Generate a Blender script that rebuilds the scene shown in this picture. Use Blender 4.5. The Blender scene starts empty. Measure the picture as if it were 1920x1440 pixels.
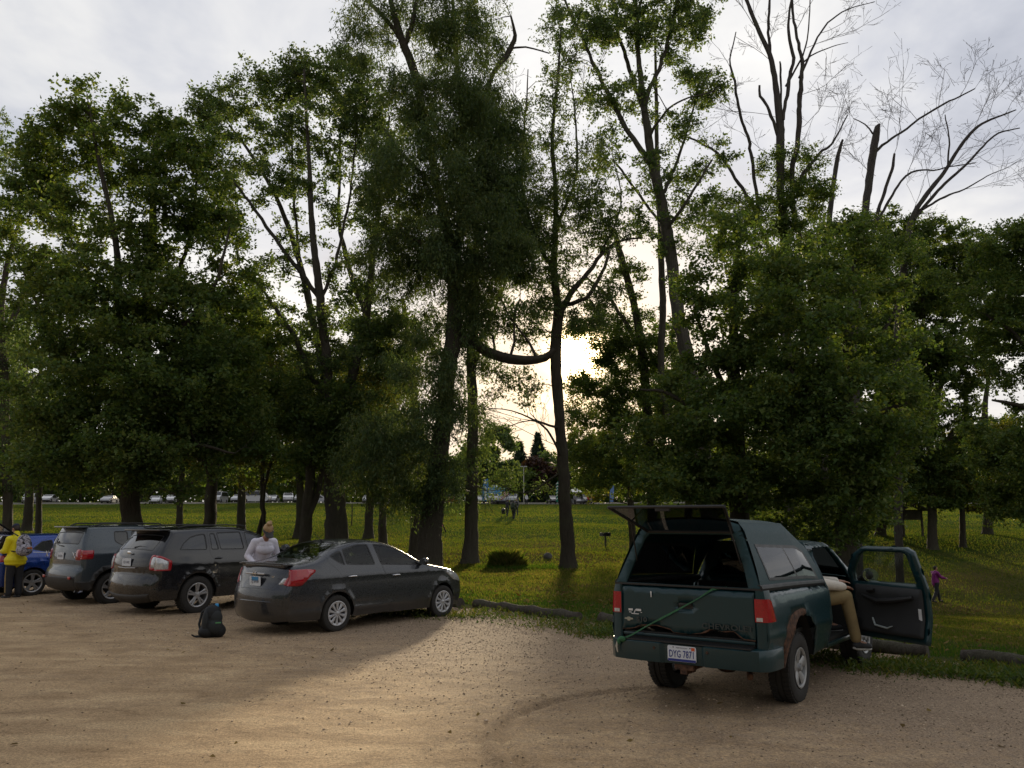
import bpy, bmesh, math, random
import numpy as np
from mathutils import Vector, Matrix
from mathutils.geometry import delaunay_2d_cdt
scn = bpy.context.scene
COL = scn.collection
rng = np.random.default_rng(11)
random.seed(5)
R = math.radians
# ---------------------------------------------------------------- camera
CF, CP, CH = 1560.0, R(9.14), 1.897          # focal length in photo pixels, upward pitch, eye height
cam_d = bpy.data.cameras.new("camera"); cam = bpy.data.objects.new("camera", cam_d); COL.objects.link(cam)
cam_d.sensor_width = 36; cam_d.lens = 36*CF/1920; cam_d.clip_start = 0.1; cam_d.clip_end = 3000
cam.location = (0, 0, CH); cam.rotation_euler = (math.pi/2+CP, 0, 0)
scn.camera = cam
scn.view_settings.view_transform = 'Standard'; scn.view_settings.look = 'None'
scn.view_settings.exposure = 0.28; scn.view_settings.gamma = 1
scn.cycles.max_bounces = 6; scn.cycles.transparent_max_bounces = 12
scn.cycles.diffuse_bounces = 3; scn.cycles.glossy_bounces = 3
# ---------------------------------------------------------------- sun and sky
SUN_AZ, SUN_EL = R(4.6), R(11.1)
SDIR = Vector((math.sin(SUN_AZ)*math.cos(SUN_EL), math.cos(SUN_AZ)*math.cos(SUN_EL), math.sin(SUN_EL)))
sd = bpy.data.lights.new("sun", 'SUN'); sd.energy = 4.5; sd.angle = R(3.6); sd.color = (1.0, .82, .56)
sun = bpy.data.objects.new("sun", sd); COL.objects.link(sun)
sun.rotation_euler = SDIR.to_track_quat('Z', 'Y').to_euler()
W = bpy.data.worlds.new("World"); scn.world = W; W.use_nodes = True
nt = W.node_tree; nt.nodes.clear()
class NG:
    """small node helper"""
    def __init__(s, tree): s.t = tree
    def n(s, kind, ins=None, **kw):
        nd = s.t.nodes.new(kind)
        for k, v in kw.items(): setattr(nd, k, v)
        for k, v in (ins or {}).items(): s.set(nd.inputs[k], v)
        return nd
    def set(s, sock, v):
        if isinstance(v, bpy.types.NodeSocket): s.t.links.new(v, sock)
        elif isinstance(v, bpy.types.Node): s.t.links.new(v.outputs[0], sock)
        else:
            if hasattr(sock, 'default_value') and not isinstance(v, (int, float)) and len(v) == 3 and len(sock.default_value) == 4: v = (*v, 1)
            sock.default_value = v
    def m(s, op, a, b=0.0, c=0.0, clamp=False):
        return s.n('ShaderNodeMath', {0: a, 1: b, 2: c}, operation=op, use_clamp=clamp).outputs[0]
    def v(s, op, a, b=(0, 0, 0), out=0):
        return s.n('ShaderNodeVectorMath', {0: a, 1: b}, operation=op).outputs[out]
    def mix(s, f, a, b, bt='MIX'):
        nd = s.t.nodes.new('ShaderNodeMix'); nd.data_type = 'RGBA'; nd.blend_type = bt
        s.set(nd.inputs[0], f); s.set(nd.inputs[6], a); s.set(nd.inputs[7], b)
        return nd.outputs[2]
    def noise(s, vec, scale, detail=4, rough=.55, dist=0):
        return s.n('ShaderNodeTexNoise', {'Vector': vec, 'Scale': scale, 'Detail': detail, 'Roughness': rough, 'Distortion': dist}).outputs[0]
    def ramp(s, f, stops):
        nd = s.n('ShaderNodeValToRGB', {0: f}); e = nd.color_ramp.elements
        while len(e) < len(stops): e.new(.5)
        for el, (p, c) in zip(e, stops):
            el.position = p; el.color = (*c, 1) if not isinstance(c, (int, float)) else (c, c, c, 1)
        return nd.outputs[0]
    def rng(s, f, a, b, c, d):
        return s.n('ShaderNodeMapRange', {0: f, 1: a, 2: b, 3: c, 4: d}).outputs[0]
g = NG(nt)
D = g.n('ShaderNodeTexCoord').outputs['Generated']
D = g.v('NORMALIZE', D)
sep = g.n('ShaderNodeSeparateXYZ', {0: D})
sky = g.n('ShaderNodeTexSky', sky_type='NISHITA', sun_disc=False, sun_elevation=SUN_EL, sun_rotation=SUN_AZ,
          altitude=200, air_density=1.0, dust_density=2.0, ozone_density=1.0)
# thin cloud sheet: the direction is projected on a flat layer overhead
zz = g.m('ADD', g.m('MAXIMUM', sep.outputs[2], 0.0), .16)
cl = g.n('ShaderNodeCombineXYZ', {0: g.m('DIVIDE', sep.outputs[0], zz), 1: g.m('DIVIDE', sep.outputs[1], zz), 2: 0.3})
n1 = g.noise(cl, 1.15, 6, .52, .6); n2 = g.noise(cl, 3.4, 5, .6, .3)
cn = g.m('ADD', g.m('MULTIPLY', n1, .75), g.m('MULTIPLY', n2, .25))
cc = g.ramp(cn, [(.34, (.34, .365, .44)), (.45, (.49, .51, .57)), (.55, (.68, .68, .685)), (.65, (.84, .825, .80))])
low = g.rng(sep.outputs[2], .02, .38, 1, 0)
cc = g.mix(g.m('MULTIPLY', low, .35), cc, (.84, .77, .66))
dotS = g.v('DOT_PRODUCT', D, tuple(SDIR), out=1)
dp = g.m('MAXIMUM', dotS, 0)
cc = g.mix(g.m('MULTIPLY', g.m('MULTIPLY', g.m('POWER', dp, 40), low), .95), cc, (.78, .49, .235))
g1 = g.m('POWER', dp, 5200); g2 = g.m('POWER', dp, 130); g3 = g.m('POWER', dp, 9)
warm = g.n('ShaderNodeVectorMath', {0: (1.0, .68, .30), 'Scale': g.m('ADD', g.m('MULTIPLY', g1, 40), g.m('MULTIPLY', g2, .26))}, operation='SCALE').outputs[0]
wide = g.n('ShaderNodeVectorMath', {0: (.18, .165, .15), 'Scale': g3}, operation='SCALE').outputs[0]
cc = g.v('ADD', g.v('ADD', cc, warm), wide)
fall = g.rng(dotS, -.55, .62, .60, 1.0)
cc = g.n('ShaderNodeVectorMath', {0: cc, 'Scale': fall}, operation='SCALE').outputs[0]
cov = g.rng(cn, .30, .50, .80, .97)
b1 = g.n('ShaderNodeBackground', {0: sky.outputs[0], 1: .10}); b2 = g.n('ShaderNodeBackground', {0: cc, 1: 1.0})
ms = g.n('ShaderNodeMixShader', {0: cov, 1: b1.outputs[0], 2: b2.outputs[0]})
g.n('ShaderNodeOutputWorld', {0: ms.outputs[0]})

# ---------------------------------------------------------------- geometry of the view and the land
def ray(px, py):
    a, b = (px-960)/CF, (720-py)/CF
    return np.array([a, math.cos(CP)-b*math.sin(CP), math.sin(CP)+b*math.cos(CP)])
def at(px, py, Y):
    """world point at distance Y (along +Y) seen in the photo at px, py"""
    d = ray(px, py); d = d*(Y/d[1]); return np.array([d[0], d[1], d[2]+CH])
def ss(a, b, x):
    t = np.clip((np.asarray(x, float)-a)/(b-a), 0, 1); return t*t*(3-2*t)
_cy = np.array([-400, 15, 28, 36, 50, 60, 78, 110, 156, 200, 300, 600]); _cz = np.array([0, 0, .02, .10, .42, .85, 1.72, 3.0, 4.72, 5.2, 5.6, 6])
_ry = np.array([-400, 9, 14, 22, 32, 40, 50, 60, 78, 110, 156, 200, 300, 600]); _rz = np.array([0, 0, -.35, -1.2, -1.85, -1.95, -1.0, .4, 1.6, 3.0, 4.72, 5.2, 5.6, 6])
def _sm(xs, zs):
    X = np.arange(-60, 640, .5); Z = np.interp(X, xs, zs); k = np.exp(-np.arange(-12, 13)**2/40.); k /= k.sum()
    return X, np.convolve(np.pad(Z, 12, mode='edge'), k, 'valid')
_C, _D = _sm(_cy, _cz), _sm(_ry, _rz)
EDGE = np.array([(-40, 36), (-25, 30.5), (-14, 26), (-9, 23.3), (-4, 20.6), (-.8, 18.1), (1.36, 15.6), (5.2, 12.0), (6.6, 10.6), (12, 5.5), (22, -4), (60, -40)])
def edge_y(x): return np.interp(x, EDGE[:, 0], EDGE[:, 1])
def vnoise(x, y, s, seed=0):
    x = np.asarray(x, float)/s+seed*17.3; y = np.asarray(y, float)/s-seed*9.1
    xi, yi = np.floor(x), np.floor(y); fx, fy = x-xi, y-yi; fx = fx*fx*(3-2*fx); fy = fy*fy*(3-2*fy)
    h = lambda a, b: np.modf(np.abs(np.sin(a*127.1+b*311.7+seed*7.7)*43758.5453))[0]
    return (h(xi, yi)*(1-fx)+h(xi+1, yi)*fx)*(1-fy)+(h(xi, yi+1)*(1-fx)+h(xi+1, yi+1)*fx)*fy
def G(x, y):
    """height of the land"""
    x = np.asarray(x, float); y = np.asarray(y, float)
    c = np.interp(y, *_C); d = np.interp(y, *_D)
    w = ss(4.5, 13.5, x)
    beyond = ss(-.5, 3, y-edge_y(x))
    z = (c*(1-w)+d*w)*beyond
    z = z+.10*(vnoise(x, y, 7, 1)-.5)*ss(2, 8, y-edge_y(x))+.42*(vnoise(x*.4, y, 9.5, 9)-.5)*ss(12, 30, y-edge_y(x))+.13*(vnoise(x*.35, y, 3.4, 10)-.5)*ss(6, 12, y-edge_y(x))+.035*(vnoise(x, y, 1.7, 2)-.5)*ss(.5, 4, y-edge_y(x))
    return z
def hit(px, py, lo=6, hi=400):
    """where the line of sight through px, py meets the land"""
    Y = lo
    while Y < hi:
        p = at(px, py, Y)
        if p[2] < float(G(p[0], p[1])): return p
        Y *= 1.004
    return at(px, py, hi)
# ---------------------------------------------------------------- object helpers
def tag(o, label=None, cat=None, group=None, kind=None):
    if label: o['label'] = label
    if cat: o['category'] = cat
    if group: o['group'] = group
    if kind: o['kind'] = kind
    return o
def empty(name, loc=(0, 0, 0), rz=0.0, label=None, cat=None, group=None):
    o = bpy.data.objects.new(name, None); COL.objects.link(o); o.empty_display_size = .2
    o.location = [float(a) for a in loc]; o.rotation_euler = (0, 0, rz)
    return tag(o, label, cat, group)
def link_mesh(name, me, mats, parent=None, smooth=True, angle=None):
    for m_ in (mats if isinstance(mats, (list, tuple)) else [mats]): me.materials.append(m_)
    o = bpy.data.objects.new(name, me); COL.objects.link(o)
    if parent is not None: o.parent = parent
    if smooth: me.shade_smooth()
    if angle: me.set_sharp_from_angle(angle=R(angle))
    return o
def np_mesh(name, V, F, k=None):
    """mesh from arrays; F is (n,3) or (n,4)"""
    me = bpy.data.meshes.new(name); V = np.asarray(V, np.float32); F = np.asarray(F, np.int32)
    n, k = F.shape
    me.vertices.add(len(V)); me.vertices.foreach_set('co', V.ravel())
    me.loops.add(n*k); me.loops.foreach_set('vertex_index', F.ravel())
    me.polygons.add(n); me.polygons.foreach_set('loop_start', np.arange(0, n*k, k, dtype=np.int32))
    me.update(calc_edges=True); return me
class MB:
    """collects shapes and links them as one mesh"""
    def __init__(s): s.V = []; s.F = []; s.M = []; s.mi = 0
    def add(s, vs, fs, M=None):
        o = len(s.V)
        for v in vs: s.V.append(tuple((M @ Vector(v)) if M is not None else v))
        for f_ in fs: s.F.append([o+i for i in f_]); s.M.append(s.mi)
        return s
    def box(s, c, d, M=None, bev=0.0):
        x, y, z = c; a, b, e = d[0]/2, d[1]/2, d[2]/2
        if bev <= 0:
            vs = [(x+i*a, y+j*b, z+k*e) for i in (-1, 1) for j in (-1, 1) for k in (-1, 1)]
            return s.add(vs, [(0, 1, 3, 2), (4, 6, 7, 5), (0, 4, 5, 1), (2, 3, 7, 6), (0, 2, 6, 4), (1, 5, 7, 3)], M)
        bm = bmesh.new(); bmesh.ops.create_cube(bm, size=1)
        for v in bm.verts: v.co = (x+v.co.x*2*a, y+v.co.y*2*b, z+v.co.z*2*e)
        bmesh.ops.bevel(bm, geom=list(bm.edges), offset=bev, segments=2, affect='EDGES', profile=.6)
        bm.verts.index_update(); s.add([v.co[:] for v in bm.verts], [[v.index for v in f_.verts] for f_ in bm.faces], M); bm.free(); return s
    def tube(s, pts, rad, n=8, cap=True, M=None):
        pts = [Vector(p) for p in pts]
        if isinstance(rad, (int, float)): rad = [rad]*len(pts)
        vs = []; fs = []; up = None
        for i, p in enumerate(pts):
            t = (pts[min(i+1, len(pts)-1)]-pts[max(i-1, 0)])
            if t.length < 1e-9: t = Vector((0, 0, 1))
            t.normalize()
            if up is None: up = Vector((0, 0, 1)) if abs(t.z) < .9 else Vector((1, 0, 0))
            a = t.cross(up)
            if a.length < 1e-6: a = t.cross(Vector((1, 0, 0)))
            a.normalize(); b = a.cross(t).normalized(); up = b
            for k in range(n):
                w = 2*math.pi*k/n; vs.append(p+(a*math.cos(w)+b*math.sin(w))*rad[i])
        for i in range(len(pts)-1):
            for k in range(n):
                k2 = (k+1) % n; fs.append((i*n+k, i*n+k2, (i+1)*n+k2, (i+1)*n+k))
        if cap: fs.append(tuple(range(n-1, -1, -1))); fs.append(tuple((len(pts)-1)*n+k for k in range(n)))
        return s.add(vs, fs, M)
    def lathe(s, prof, n=32, axis='y', M=None, closed=False):
        """profile (r, h) spun about an axis"""
        vs = []; fs = []
        for r_, h in prof:
            for k in range(n):
                w = 2*math.pi*k/n; c_, s_ = r_*math.cos(w), r_*math.sin(w)
                vs.append((c_, h, s_) if axis == 'y' else (c_, s_, h) if axis == 'z' else (h, c_, s_))
        m_ = len(prof)
        for i in range(m_-(0 if closed else 1)):
            for k in range(n):
                k2 = (k+1) % n; j = (i+1) % m_; fs.append((i*n+k, j*n+k, j*n+k2, i*n+k2))
        return s.add(vs, fs, M)
    def prism(s, poly, h0, h1, M=None, plane='xz'):
        """flat outline given thickness; plane xz goes along y, xy along z, yz along x"""
        n = len(poly); f3 = {'xz': lambda p, h: (p[0], h, p[1]), 'xy': lambda p, h: (p[0], p[1], h), 'yz': lambda p, h: (h, p[0], p[1])}[plane]
        vs = [f3(p, h0) for p in poly]+[f3(p, h1) for p in poly]
        fs = [tuple(range(n)), tuple(range(2*n-1, n-1, -1))]+[(i, (i+1) % n, n+(i+1) % n, n+i) for i in range(n)]
        return s.add(vs, fs, M)
    def ball(s, c, r_, M=None, seg=12):
        if isinstance(r_, (int, float)): r_ = (r_, r_, r_)
        vs = []; fs = []; rings = max(6, seg//2)
        for i in range(rings+1):
            a = math.pi*i/rings
            for k in range(seg):
                w = 2*math.pi*k/seg; vs.append((c[0]+r_[0]*math.sin(a)*math.cos(w), c[1]+r_[1]*math.sin(a)*math.sin(w), c[2]+r_[2]*math.cos(a)))
        for i in range(rings):
            for k in range(seg): k2 = (k+1) % seg; fs.append((i*seg+k, (i+1)*seg+k, (i+1)*seg+k2, i*seg+k2))
        return s.add(vs, fs, M)
    def build(s, name, mats, parent=None, smooth=True, angle=35, merge=True):
        me = bpy.data.meshes.new(name); me.from_pydata([tuple(v) for v in s.V], [], s.F)
        if len(set(s.M)) > 1: me.polygons.foreach_set('material_index', s.M)
        bm = bmesh.new(); bm.from_mesh(me)
        if merge: bmesh.ops.remove_doubles(bm, verts=bm.verts, dist=1e-5)
        bmesh.ops.recalc_face_normals(bm, faces=bm.faces); bm.to_mesh(me); bm.free(); me.update()
        return link_mesh(name, me, mats, parent, smooth, angle if smooth else None)
def rotz(a): return Matrix.Rotation(a, 4, 'Z')
def T(x, y, z): return Matrix.Translation((x, y, z))
# ---------------------------------------------------------------- materials
def new_mat(name):
    m_ = bpy.data.materials.new(name); m_.use_nodes = True; t = m_.node_tree; t.nodes.clear(); return m_, NG(t)
def finish(g_, sh, disp=None):
    o = g_.n('ShaderNodeOutputMaterial', {0: sh})
    return o
def simple(name, col, rough=.6, metal=0.0, var=.12, scale=8, bump=0.0, bscale=60, coat=0.0, spec=.5, dirt=0.0, dirt_h=.55, dirt_col=(.22, .17, .12), trans=0.0):
    m_, q = new_mat(name)
    P = q.n('ShaderNodeTexCoord').outputs['Object']
    n_ = q.noise(P, scale, 5, .6)
    c = q.mix(1.0, col, q.ramp(n_, [(.3, 1-var), (.7, 1+var)]), 'MULTIPLY')
    rg = q.rng(n_, .3, .7, max(rough-.06, .02), min(rough+.08, 1))
    if dirt > 0:
        z_ = q.n('ShaderNodeSeparateXYZ', {0: P}).outputs[2]
        d1 = q.noise(P, 3.2, 7, .65); d2 = q.noise(P, 28, 4, .7)
        f_ = q.m('MULTIPLY', q.rng(z_, dirt_h+.25, .15, .0, 1.0), q.rng(q.m('ADD', q.m('MULTIPLY', d1, .6), q.m('MULTIPLY', d2, .4)), .35, .62, .25, 1.0))
        f_ = q.m('MULTIPLY', q.m('ADD', f_, q.m('MULTIPLY', q.rng(d2, .45, .7, 0, 1), .10)), dirt, clamp=True)
        c = q.mix(f_, c, dirt_col); rg = q.m('ADD', rg, q.m('MULTIPLY', f_, .5), clamp=True)
    ins = {'Base Color': c, 'Roughness': rg, 'Metallic': metal, 'Coat Weight': coat, 'Coat Roughness': .06, 'Specular IOR Level': spec}
    if bump > 0:
        ins['Normal'] = q.n('ShaderNodeBump', {'Strength': .6, 'Distance': bump, 'Height': q.noise(P, bscale, 4, .6)}).outputs[0]
    sh = q.n('ShaderNodeBsdfPrincipled', ins).outputs[0]
    if trans > 0:
        tr = q.n('ShaderNodeBsdfTranslucent', {0: c}).outputs[0]; sh = q.n('ShaderNodeMixShader', {0: trans, 1: sh, 2: tr}).outputs[0]
    finish(q, sh); return m_
def paint(name, col, rough=.32, metal=.35, dirt=.6, dirt_h=.5, dcol=(.20, .16, .115), coat=.8):
    return simple(name, col, rough, metal, .05, 40, coat=coat, dirt=dirt, dirt_h=dirt_h, dirt_col=dcol)
def glass(name, tint=.55, col=(.75, .85, .82), ior=1.5):
    m_, q = new_mat(name)
    fr = q.n('ShaderNodeFresnel', {0: ior}).outputs[0]
    P = q.n('ShaderNodeTexCoord').outputs['Object']
    n_ = q.noise(P, 5, 6, .6)
    tr = q.n('ShaderNodeBsdfTransparent', {0: tuple(c*tint for c in col)})
    gl = q.n('ShaderNodeBsdfGlossy', {0: (.95, .97, 1), 1: q.rng(n_, .4, .7, .015, .06)})
    df = q.n('ShaderNodeBsdfDiffuse', {0: (.25, .23, .2)})
    s1 = q.n('ShaderNodeMixShader', {0: q.m('ADD', fr, .04 if ior > 1.4 else 0, clamp=True), 1: tr.outputs[0], 2: gl.outputs[0]})
    s2 = q.n('ShaderNodeMixShader', {0: q.rng(n_, .45, .8, .004, .03), 1: s1.outputs[0], 2: df.outputs[0]})
    finish(q, s2.outputs[0]); return m_
def foliage(name, dark, mid, light, trans=.38, gloss=.6):
    m_, q = new_mat(name)
    P = q.n('ShaderNodeTexCoord').outputs['Object']
    v_ = q.n('ShaderNodeAttribute', attribute_name='rnd').outputs['Fac']
    big = q.noise(P, .55, 3, .6)
    f_ = q.m('ADD', q.m('MULTIPLY', v_, .55), q.m('MULTIPLY', big, .75))
    c = q.ramp(f_, [(.25, dark), (.60, mid), (.95, light)])
    d = q.n('ShaderNodeBsdfPrincipled', {'Base Color': c, 'Roughness': gloss, 'Specular IOR Level': .22 if gloss < .9 else 0.0}).outputs[0]
    tcol = q.mix(1.0, c, (1.5, 1.45, .55), 'MULTIPLY')
    t_ = q.n('ShaderNodeBsdfTranslucent', {0: tcol}).outputs[0]
    finish(q, q.n('ShaderNodeMixShader', {0: trans, 1: d, 2: t_}).outputs[0]); return m_
def bark(name, a, b):
    m_, q = new_mat(name)
    P = q.n('ShaderNodeTexCoord').outputs['Object']
    st = q.n('ShaderNodeMapping', {0: P, 3: (9, 9, 1.6)}).outputs[0]
    n_ = q.noise(st, 1.6, 7, .65, .5); n2_ = q.noise(P, 1.3, 4, .6)
    c = q.mix(n_, a, b); c = q.mix(q.rng(n2_, .5, .75, 0, .5), c, (.10, .11, .06))
    bp = q.n('ShaderNodeBump', {'Strength': 1.0, 'Distance': .10, 'Height': n_}).outputs[0]
    finish(q, q.n('ShaderNodeBsdfPrincipled', {'Base Color': c, 'Roughness': .9, 'Normal': bp, 'Specular IOR Level': .2}).outputs[0]); return m_
M_BARK = bark('bark_brown', (.030, .026, .020), (.105, .090, .070))
M_BARKG = bark('bark_grey', (.042, .038, .032), (.135, .120, .098))
M_DEAD = bark('bark_dead', (.035, .030, .030), (.115, .100, .092))
M_MAPLE = foliage('maple_leaves', (.044, .082, .028), (.084, .138, .042), (.155, .185, .055), .44)
M_MAPLEY = foliage('yellowing_leaves', (.045, .070, .018), (.10, .125, .028), (.20, .18, .04))
M_WILLOW = foliage('willow_leaves', (.042, .076, .036), (.076, .120, .052), (.135, .165, .066), .42)
M_ASH = foliage('pale_green_leaves', (.050, .090, .042), (.092, .148, .062), (.155, .19, .080), .44)
M_SPRUCE = foliage('spruce_needles', (.018, .036, .024), (.030, .055, .032), (.05, .08, .045), .1)
M_RED = foliage('dark_red_leaves', (.030, .016, .016), (.055, .026, .024), (.09, .05, .03), .25)
M_BLACK = simple('black_plastic', (.018, .018, .019), .5, bump=.001, bscale=120, dirt=.12, dirt_h=.4)
M_GLOSSBLACK = simple('gloss_black', (.012, .012, .013), .18, coat=.5)
M_RUBBER = simple('tyre_rubber', (.026, .024, .022), .85, bump=.004, bscale=55, var=.25, scale=14, dirt=.0)
M_ALLOY = simple('alloy', (.42, .42, .43), .36, .75, .08, 30, dirt=.0)
M_HUB = simple('silver_hubcap', (.46, .46, .48), .34, .6, .06, 30)
M_CHROME = simple('chrome', (.75, .75, .76), .12, 1.0, .03)
M_REDLAMP = simple('red_lens', (.36, .004, .014), .12, coat=.8, var=.2, scale=60)
M_CLEAR = simple('clear_lens', (.55, .56, .58), .10, .3, coat=1.0, var=.3, scale=45)
M_WHITE = simple('white_paint', (.72, .73, .74), .45)
M_DARKIN = simple('dark_interior', (.022, .021, .020), .8, var=.3)
M_SEAT = simple('seat_cloth', (.05, .05, .052), .9, bump=.002, bscale=90)
M_RUST = simple('rust', (.085, .042, .024), .92, var=.8, scale=22, bump=.006, bscale=40)
M_GCLEAR = glass('clear_glass', .72, (.80, .92, .86), 1.38); M_GDOOR = glass('door_glass', .70, (.80, .92, .86), 1.2); M_GTINT = glass('tinted_glass', .10); M_GMID = glass('smoked_glass', .22, (.75, .85, .82), 1.33)
# ---------------------------------------------------------------- the land
def grid_mesh(xs, ys, zf):
    X, Y = np.meshgrid(xs, ys); Z = zf(X, Y); V = np.stack([X, Y, Z], -1).reshape(-1, 3)
    nx, ny = len(xs), len(ys); i = np.arange(nx-1)[None, :]+nx*np.arange(ny-1)[:, None]
    F = np.stack([i, i+1, i+1+nx, i+nx], -1).reshape(-1, 4); return V, F
def lawn_mat():
    m_, q = new_mat('lawn')
    P = q.n('ShaderNodeTexCoord').outputs['Object']
    a = q.noise(P, .16, 4, .6, .4); b = q.noise(P, 1.1, 5, .65); c = q.noise(P, 14, 4, .7); e = q.noise(P, 90, 3, .7)
    green = q.ramp(b, [(.30, (.036, .062, .014)), (.52, (.056, .088, .021)), (.74, (.082, .110, .030))])
    tan = q.ramp(c, [(.30, (.070, .055, .022)), (.55, (.125, .098, .040)), (.75, (.19, .15, .065))])
    sp = q.n('ShaderNodeSeparateXYZ', {0: P})
    y_ = sp.outputs[1]; xy = q.m('ADD', sp.outputs[0], y_)
    mid = q.m('MULTIPLY', q.rng(xy, 19.5, 23, 0, 1), q.rng(y_, 46, 62, 1, 0))
    f_ = q.m('ADD', q.m('MULTIPLY', mid, .20), q.m('ADD', q.m('MULTIPLY', a, .55), q.m('MULTIPLY', c, .30)))
    f_ = q.rng(f_, .46, .66, 0, .9)
    col = q.mix(f_, green, tan)
    soil = q.ramp(c, [(.3, (.10, .074, .050)), (.7, (.24, .18, .125))])
    near = q.rng(q.m('ADD', xy, q.m('MULTIPLY', q.m('SUBTRACT', b, .5), 3.0)), 17.1, 18.2, 1, 0)
    col = q.mix(near, col, soil)
    col = q.mix(.5, col, q.ramp(e, [(.3, .55), (.7, 1.45)]), 'MULTIPLY')
    h = q.m('ADD', q.m('MULTIPLY', c, .6), q.m('MULTIPLY', e, .4))
    bp = q.n('ShaderNodeBump', {'Strength': 1.0, 'Distance': .09, 'Height': h}).outputs[0]
    d = q.n('ShaderNodeBsdfDiffuse', {0: col, 'Normal': bp}).outputs[0]
    s_ = q.n('ShaderNodeBsdfPrincipled', {'Base Color': col, 'Roughness': 1.0, 'Specular IOR Level': 0.0, 'Normal': bp}).outputs[0]
    finish(q, s_); return m_
xs = np.concatenate([np.arange(-420, -60, 12), np.arange(-60, -14, 1.2), np.arange(-14, 26, .33), np.arange(26, 90, 1.2), np.arange(90, 430, 12)])
ys = np.concatenate([np.arange(-60, 9, 3), np.arange(9, 45, .33), np.arange(45, 100, 1.2), np.arange(100, 180, 2.5), np.arange(180, 700, 20)])
V_, F_ = grid_mesh(xs, ys, lambda x, y: G(x, y)-.06*(1-ss(-.9, .2, y-edge_y(x))))
lawn = link_mesh('ground', np_mesh('ground', V_, F_), lawn_mat()); tag(lawn, kind='structure')
def lot_h(x, y):
    tr = lambda d, w: np.exp(-(d/w)**2)
    z = .030*(vnoise(x, y, 3.1, 3)-.5)+.016*(vnoise(x, y, .8, 4)-.5)+.010*(vnoise(x+y*.3, y, .22, 5)-.5)+.007*(vnoise(x, y, .09, 6)-.5)
    a = np.hypot(x-2.15, y-7.6)-.14                                   # the curved rut a tyre dug
    on = (1-ss(-.75, -.2, x-2.15))*(1-ss(9.6, 10.6, y))
    for r0 in (2.10, 2.30): z = z-.020*tr(a-r0, .04)*on
    z = z+.026*tr(a-2.2, .045)*on+.018*tr(a-1.98, .045)*on
    return z
def lot_mat():
    m_, q = new_mat('gravel_lot')
    P = q.n('ShaderNodeTexCoord').outputs['Object']
    st = q.n('ShaderNodeMapping', {0: P, 2: (0, 0, R(18)), 3: (.6, 1.35, 1)}).outputs[0]
    a = q.noise(P, .35, 4, .6, .6); b = q.noise(st, 1.6, 6, .65, .6); c = q.noise(P, 9, 5, .7); e = q.noise(P, 60, 4, .75)
    vo = q.n('ShaderNodeTexVoronoi', {'Vector': P, 'Scale': 34.0, 'Randomness': 1.0}, feature='F1')
    sp = q.n('ShaderNodeSeparateXYZ', {0: P})
    base = q.ramp(b, [(.28, (.31, .205, .110)), (.50, (.49, .338, .190)), (.72, (.64, .465, .270))])
    grav = q.ramp(e, [(.28, (.13, .095, .066)), (.5, (.31, .23, .16)), (.72, (.52, .41, .295))])
    # gravel is thickest near the logs, sand nearer the lane
    s_ = q.m('ADD', sp.outputs[0], sp.outputs[1])
    gz = q.rng(q.m('ADD', s_, q.m('MULTIPLY', a, 6)), 7.5, 16.5, .15, .95)
    gf = q.rng(q.m('ADD', q.m('MULTIPLY', c, .55), q.m('MULTIPLY', gz, .45)), .42, .66, 0, 1)
    col = q.mix(q.m('MULTIPLY', gf, .85), base, grav)
    st_ = q.rng(vo.outputs[0], .02, .33, 1.25, .86)
    col = q.mix(.55, col, q.n('ShaderNodeCombineXYZ', {0: st_, 1: st_, 2: st_}), 'MULTIPLY')
    speck = q.rng(q.noise(P, 26, 3, .8), .60, .70, 0, .75)
    col = q.mix(q.m('MULTIPLY', speck, gz), col, (.075, .060, .050))
    damp = q.rng(q.noise(P, .9, 5, .7, 1.0), .55, .72, 0, .45)
    col = q.mix(damp, col, (.20, .135, .080))
    # dug up darker soil along the curved rut, and faint older wheel lines
    rd = q.v('LENGTH', q.v('SUBTRACT', q.n('ShaderNodeCombineXYZ', {0: sp.outputs[0], 1: sp.outputs[1], 2: 0.0}), (2.15, 7.6, 0)), out=1)
    rr_ = q.m('ABSOLUTE', q.m('SUBTRACT', q.m('ADD', rd, q.m('MULTIPLY', q.m('SUBTRACT', c, .5), .35)), 2.34))
    rm = q.m('MULTIPLY', q.m('MULTIPLY', q.rng(rr_, .03, .16, .42, 0), q.rng(sp.outputs[0], 1.3, 1.9, 1, 0)), q.rng(sp.outputs[1], 9.7, 10.4, 1, 0))
    col = q.mix(rm, col, (.20, .135, .078))
    for cx_, cy_, r0_ in ((-14.0, -22.0, 33.5), (-16.0, -24.0, 38.2), (10.0, -30.0, 41.3)):
        d3 = q.v('LENGTH', q.v('SUBTRACT', q.n('ShaderNodeCombineXYZ', {0: sp.outputs[0], 1: sp.outputs[1], 2: 0.0}), (cx_, cy_, 0)), out=1)
        l3 = q.rng(q.m('ABSOLUTE', q.m('SUBTRACT', q.m('ADD', d3, q.m('MULTIPLY', q.m('SUBTRACT', b, .5), .5)), r0_)), .08, .24, .30, 0)
        col = q.mix(q.m('MULTIPLY', l3, q.rng(c, .4, .6, .2, 1)), col, (.21, .145, .090))
    col = q.mix(.85, col, q.ramp(q.noise(P, 42, 3, .75), [(.33, .55), (.5, 1.0), (.66, 1.38)]), 'MULTIPLY')
    col = q.mix(.6, col, q.ramp(q.noise(P, 130, 2, .7), [(.35, .6), (.5, 1.0), (.65, 1.35)]), 'MULTIPLY')
    h = q.m('ADD', q.m('MULTIPLY', c, .5), q.m('ADD', q.m('MULTIPLY', e, .25), q.m('MULTIPLY', st_, .25)))
    bp = q.n('ShaderNodeBump', {'Strength': 1.0, 'Distance': .045, 'Height': h}).outputs[0]
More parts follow.
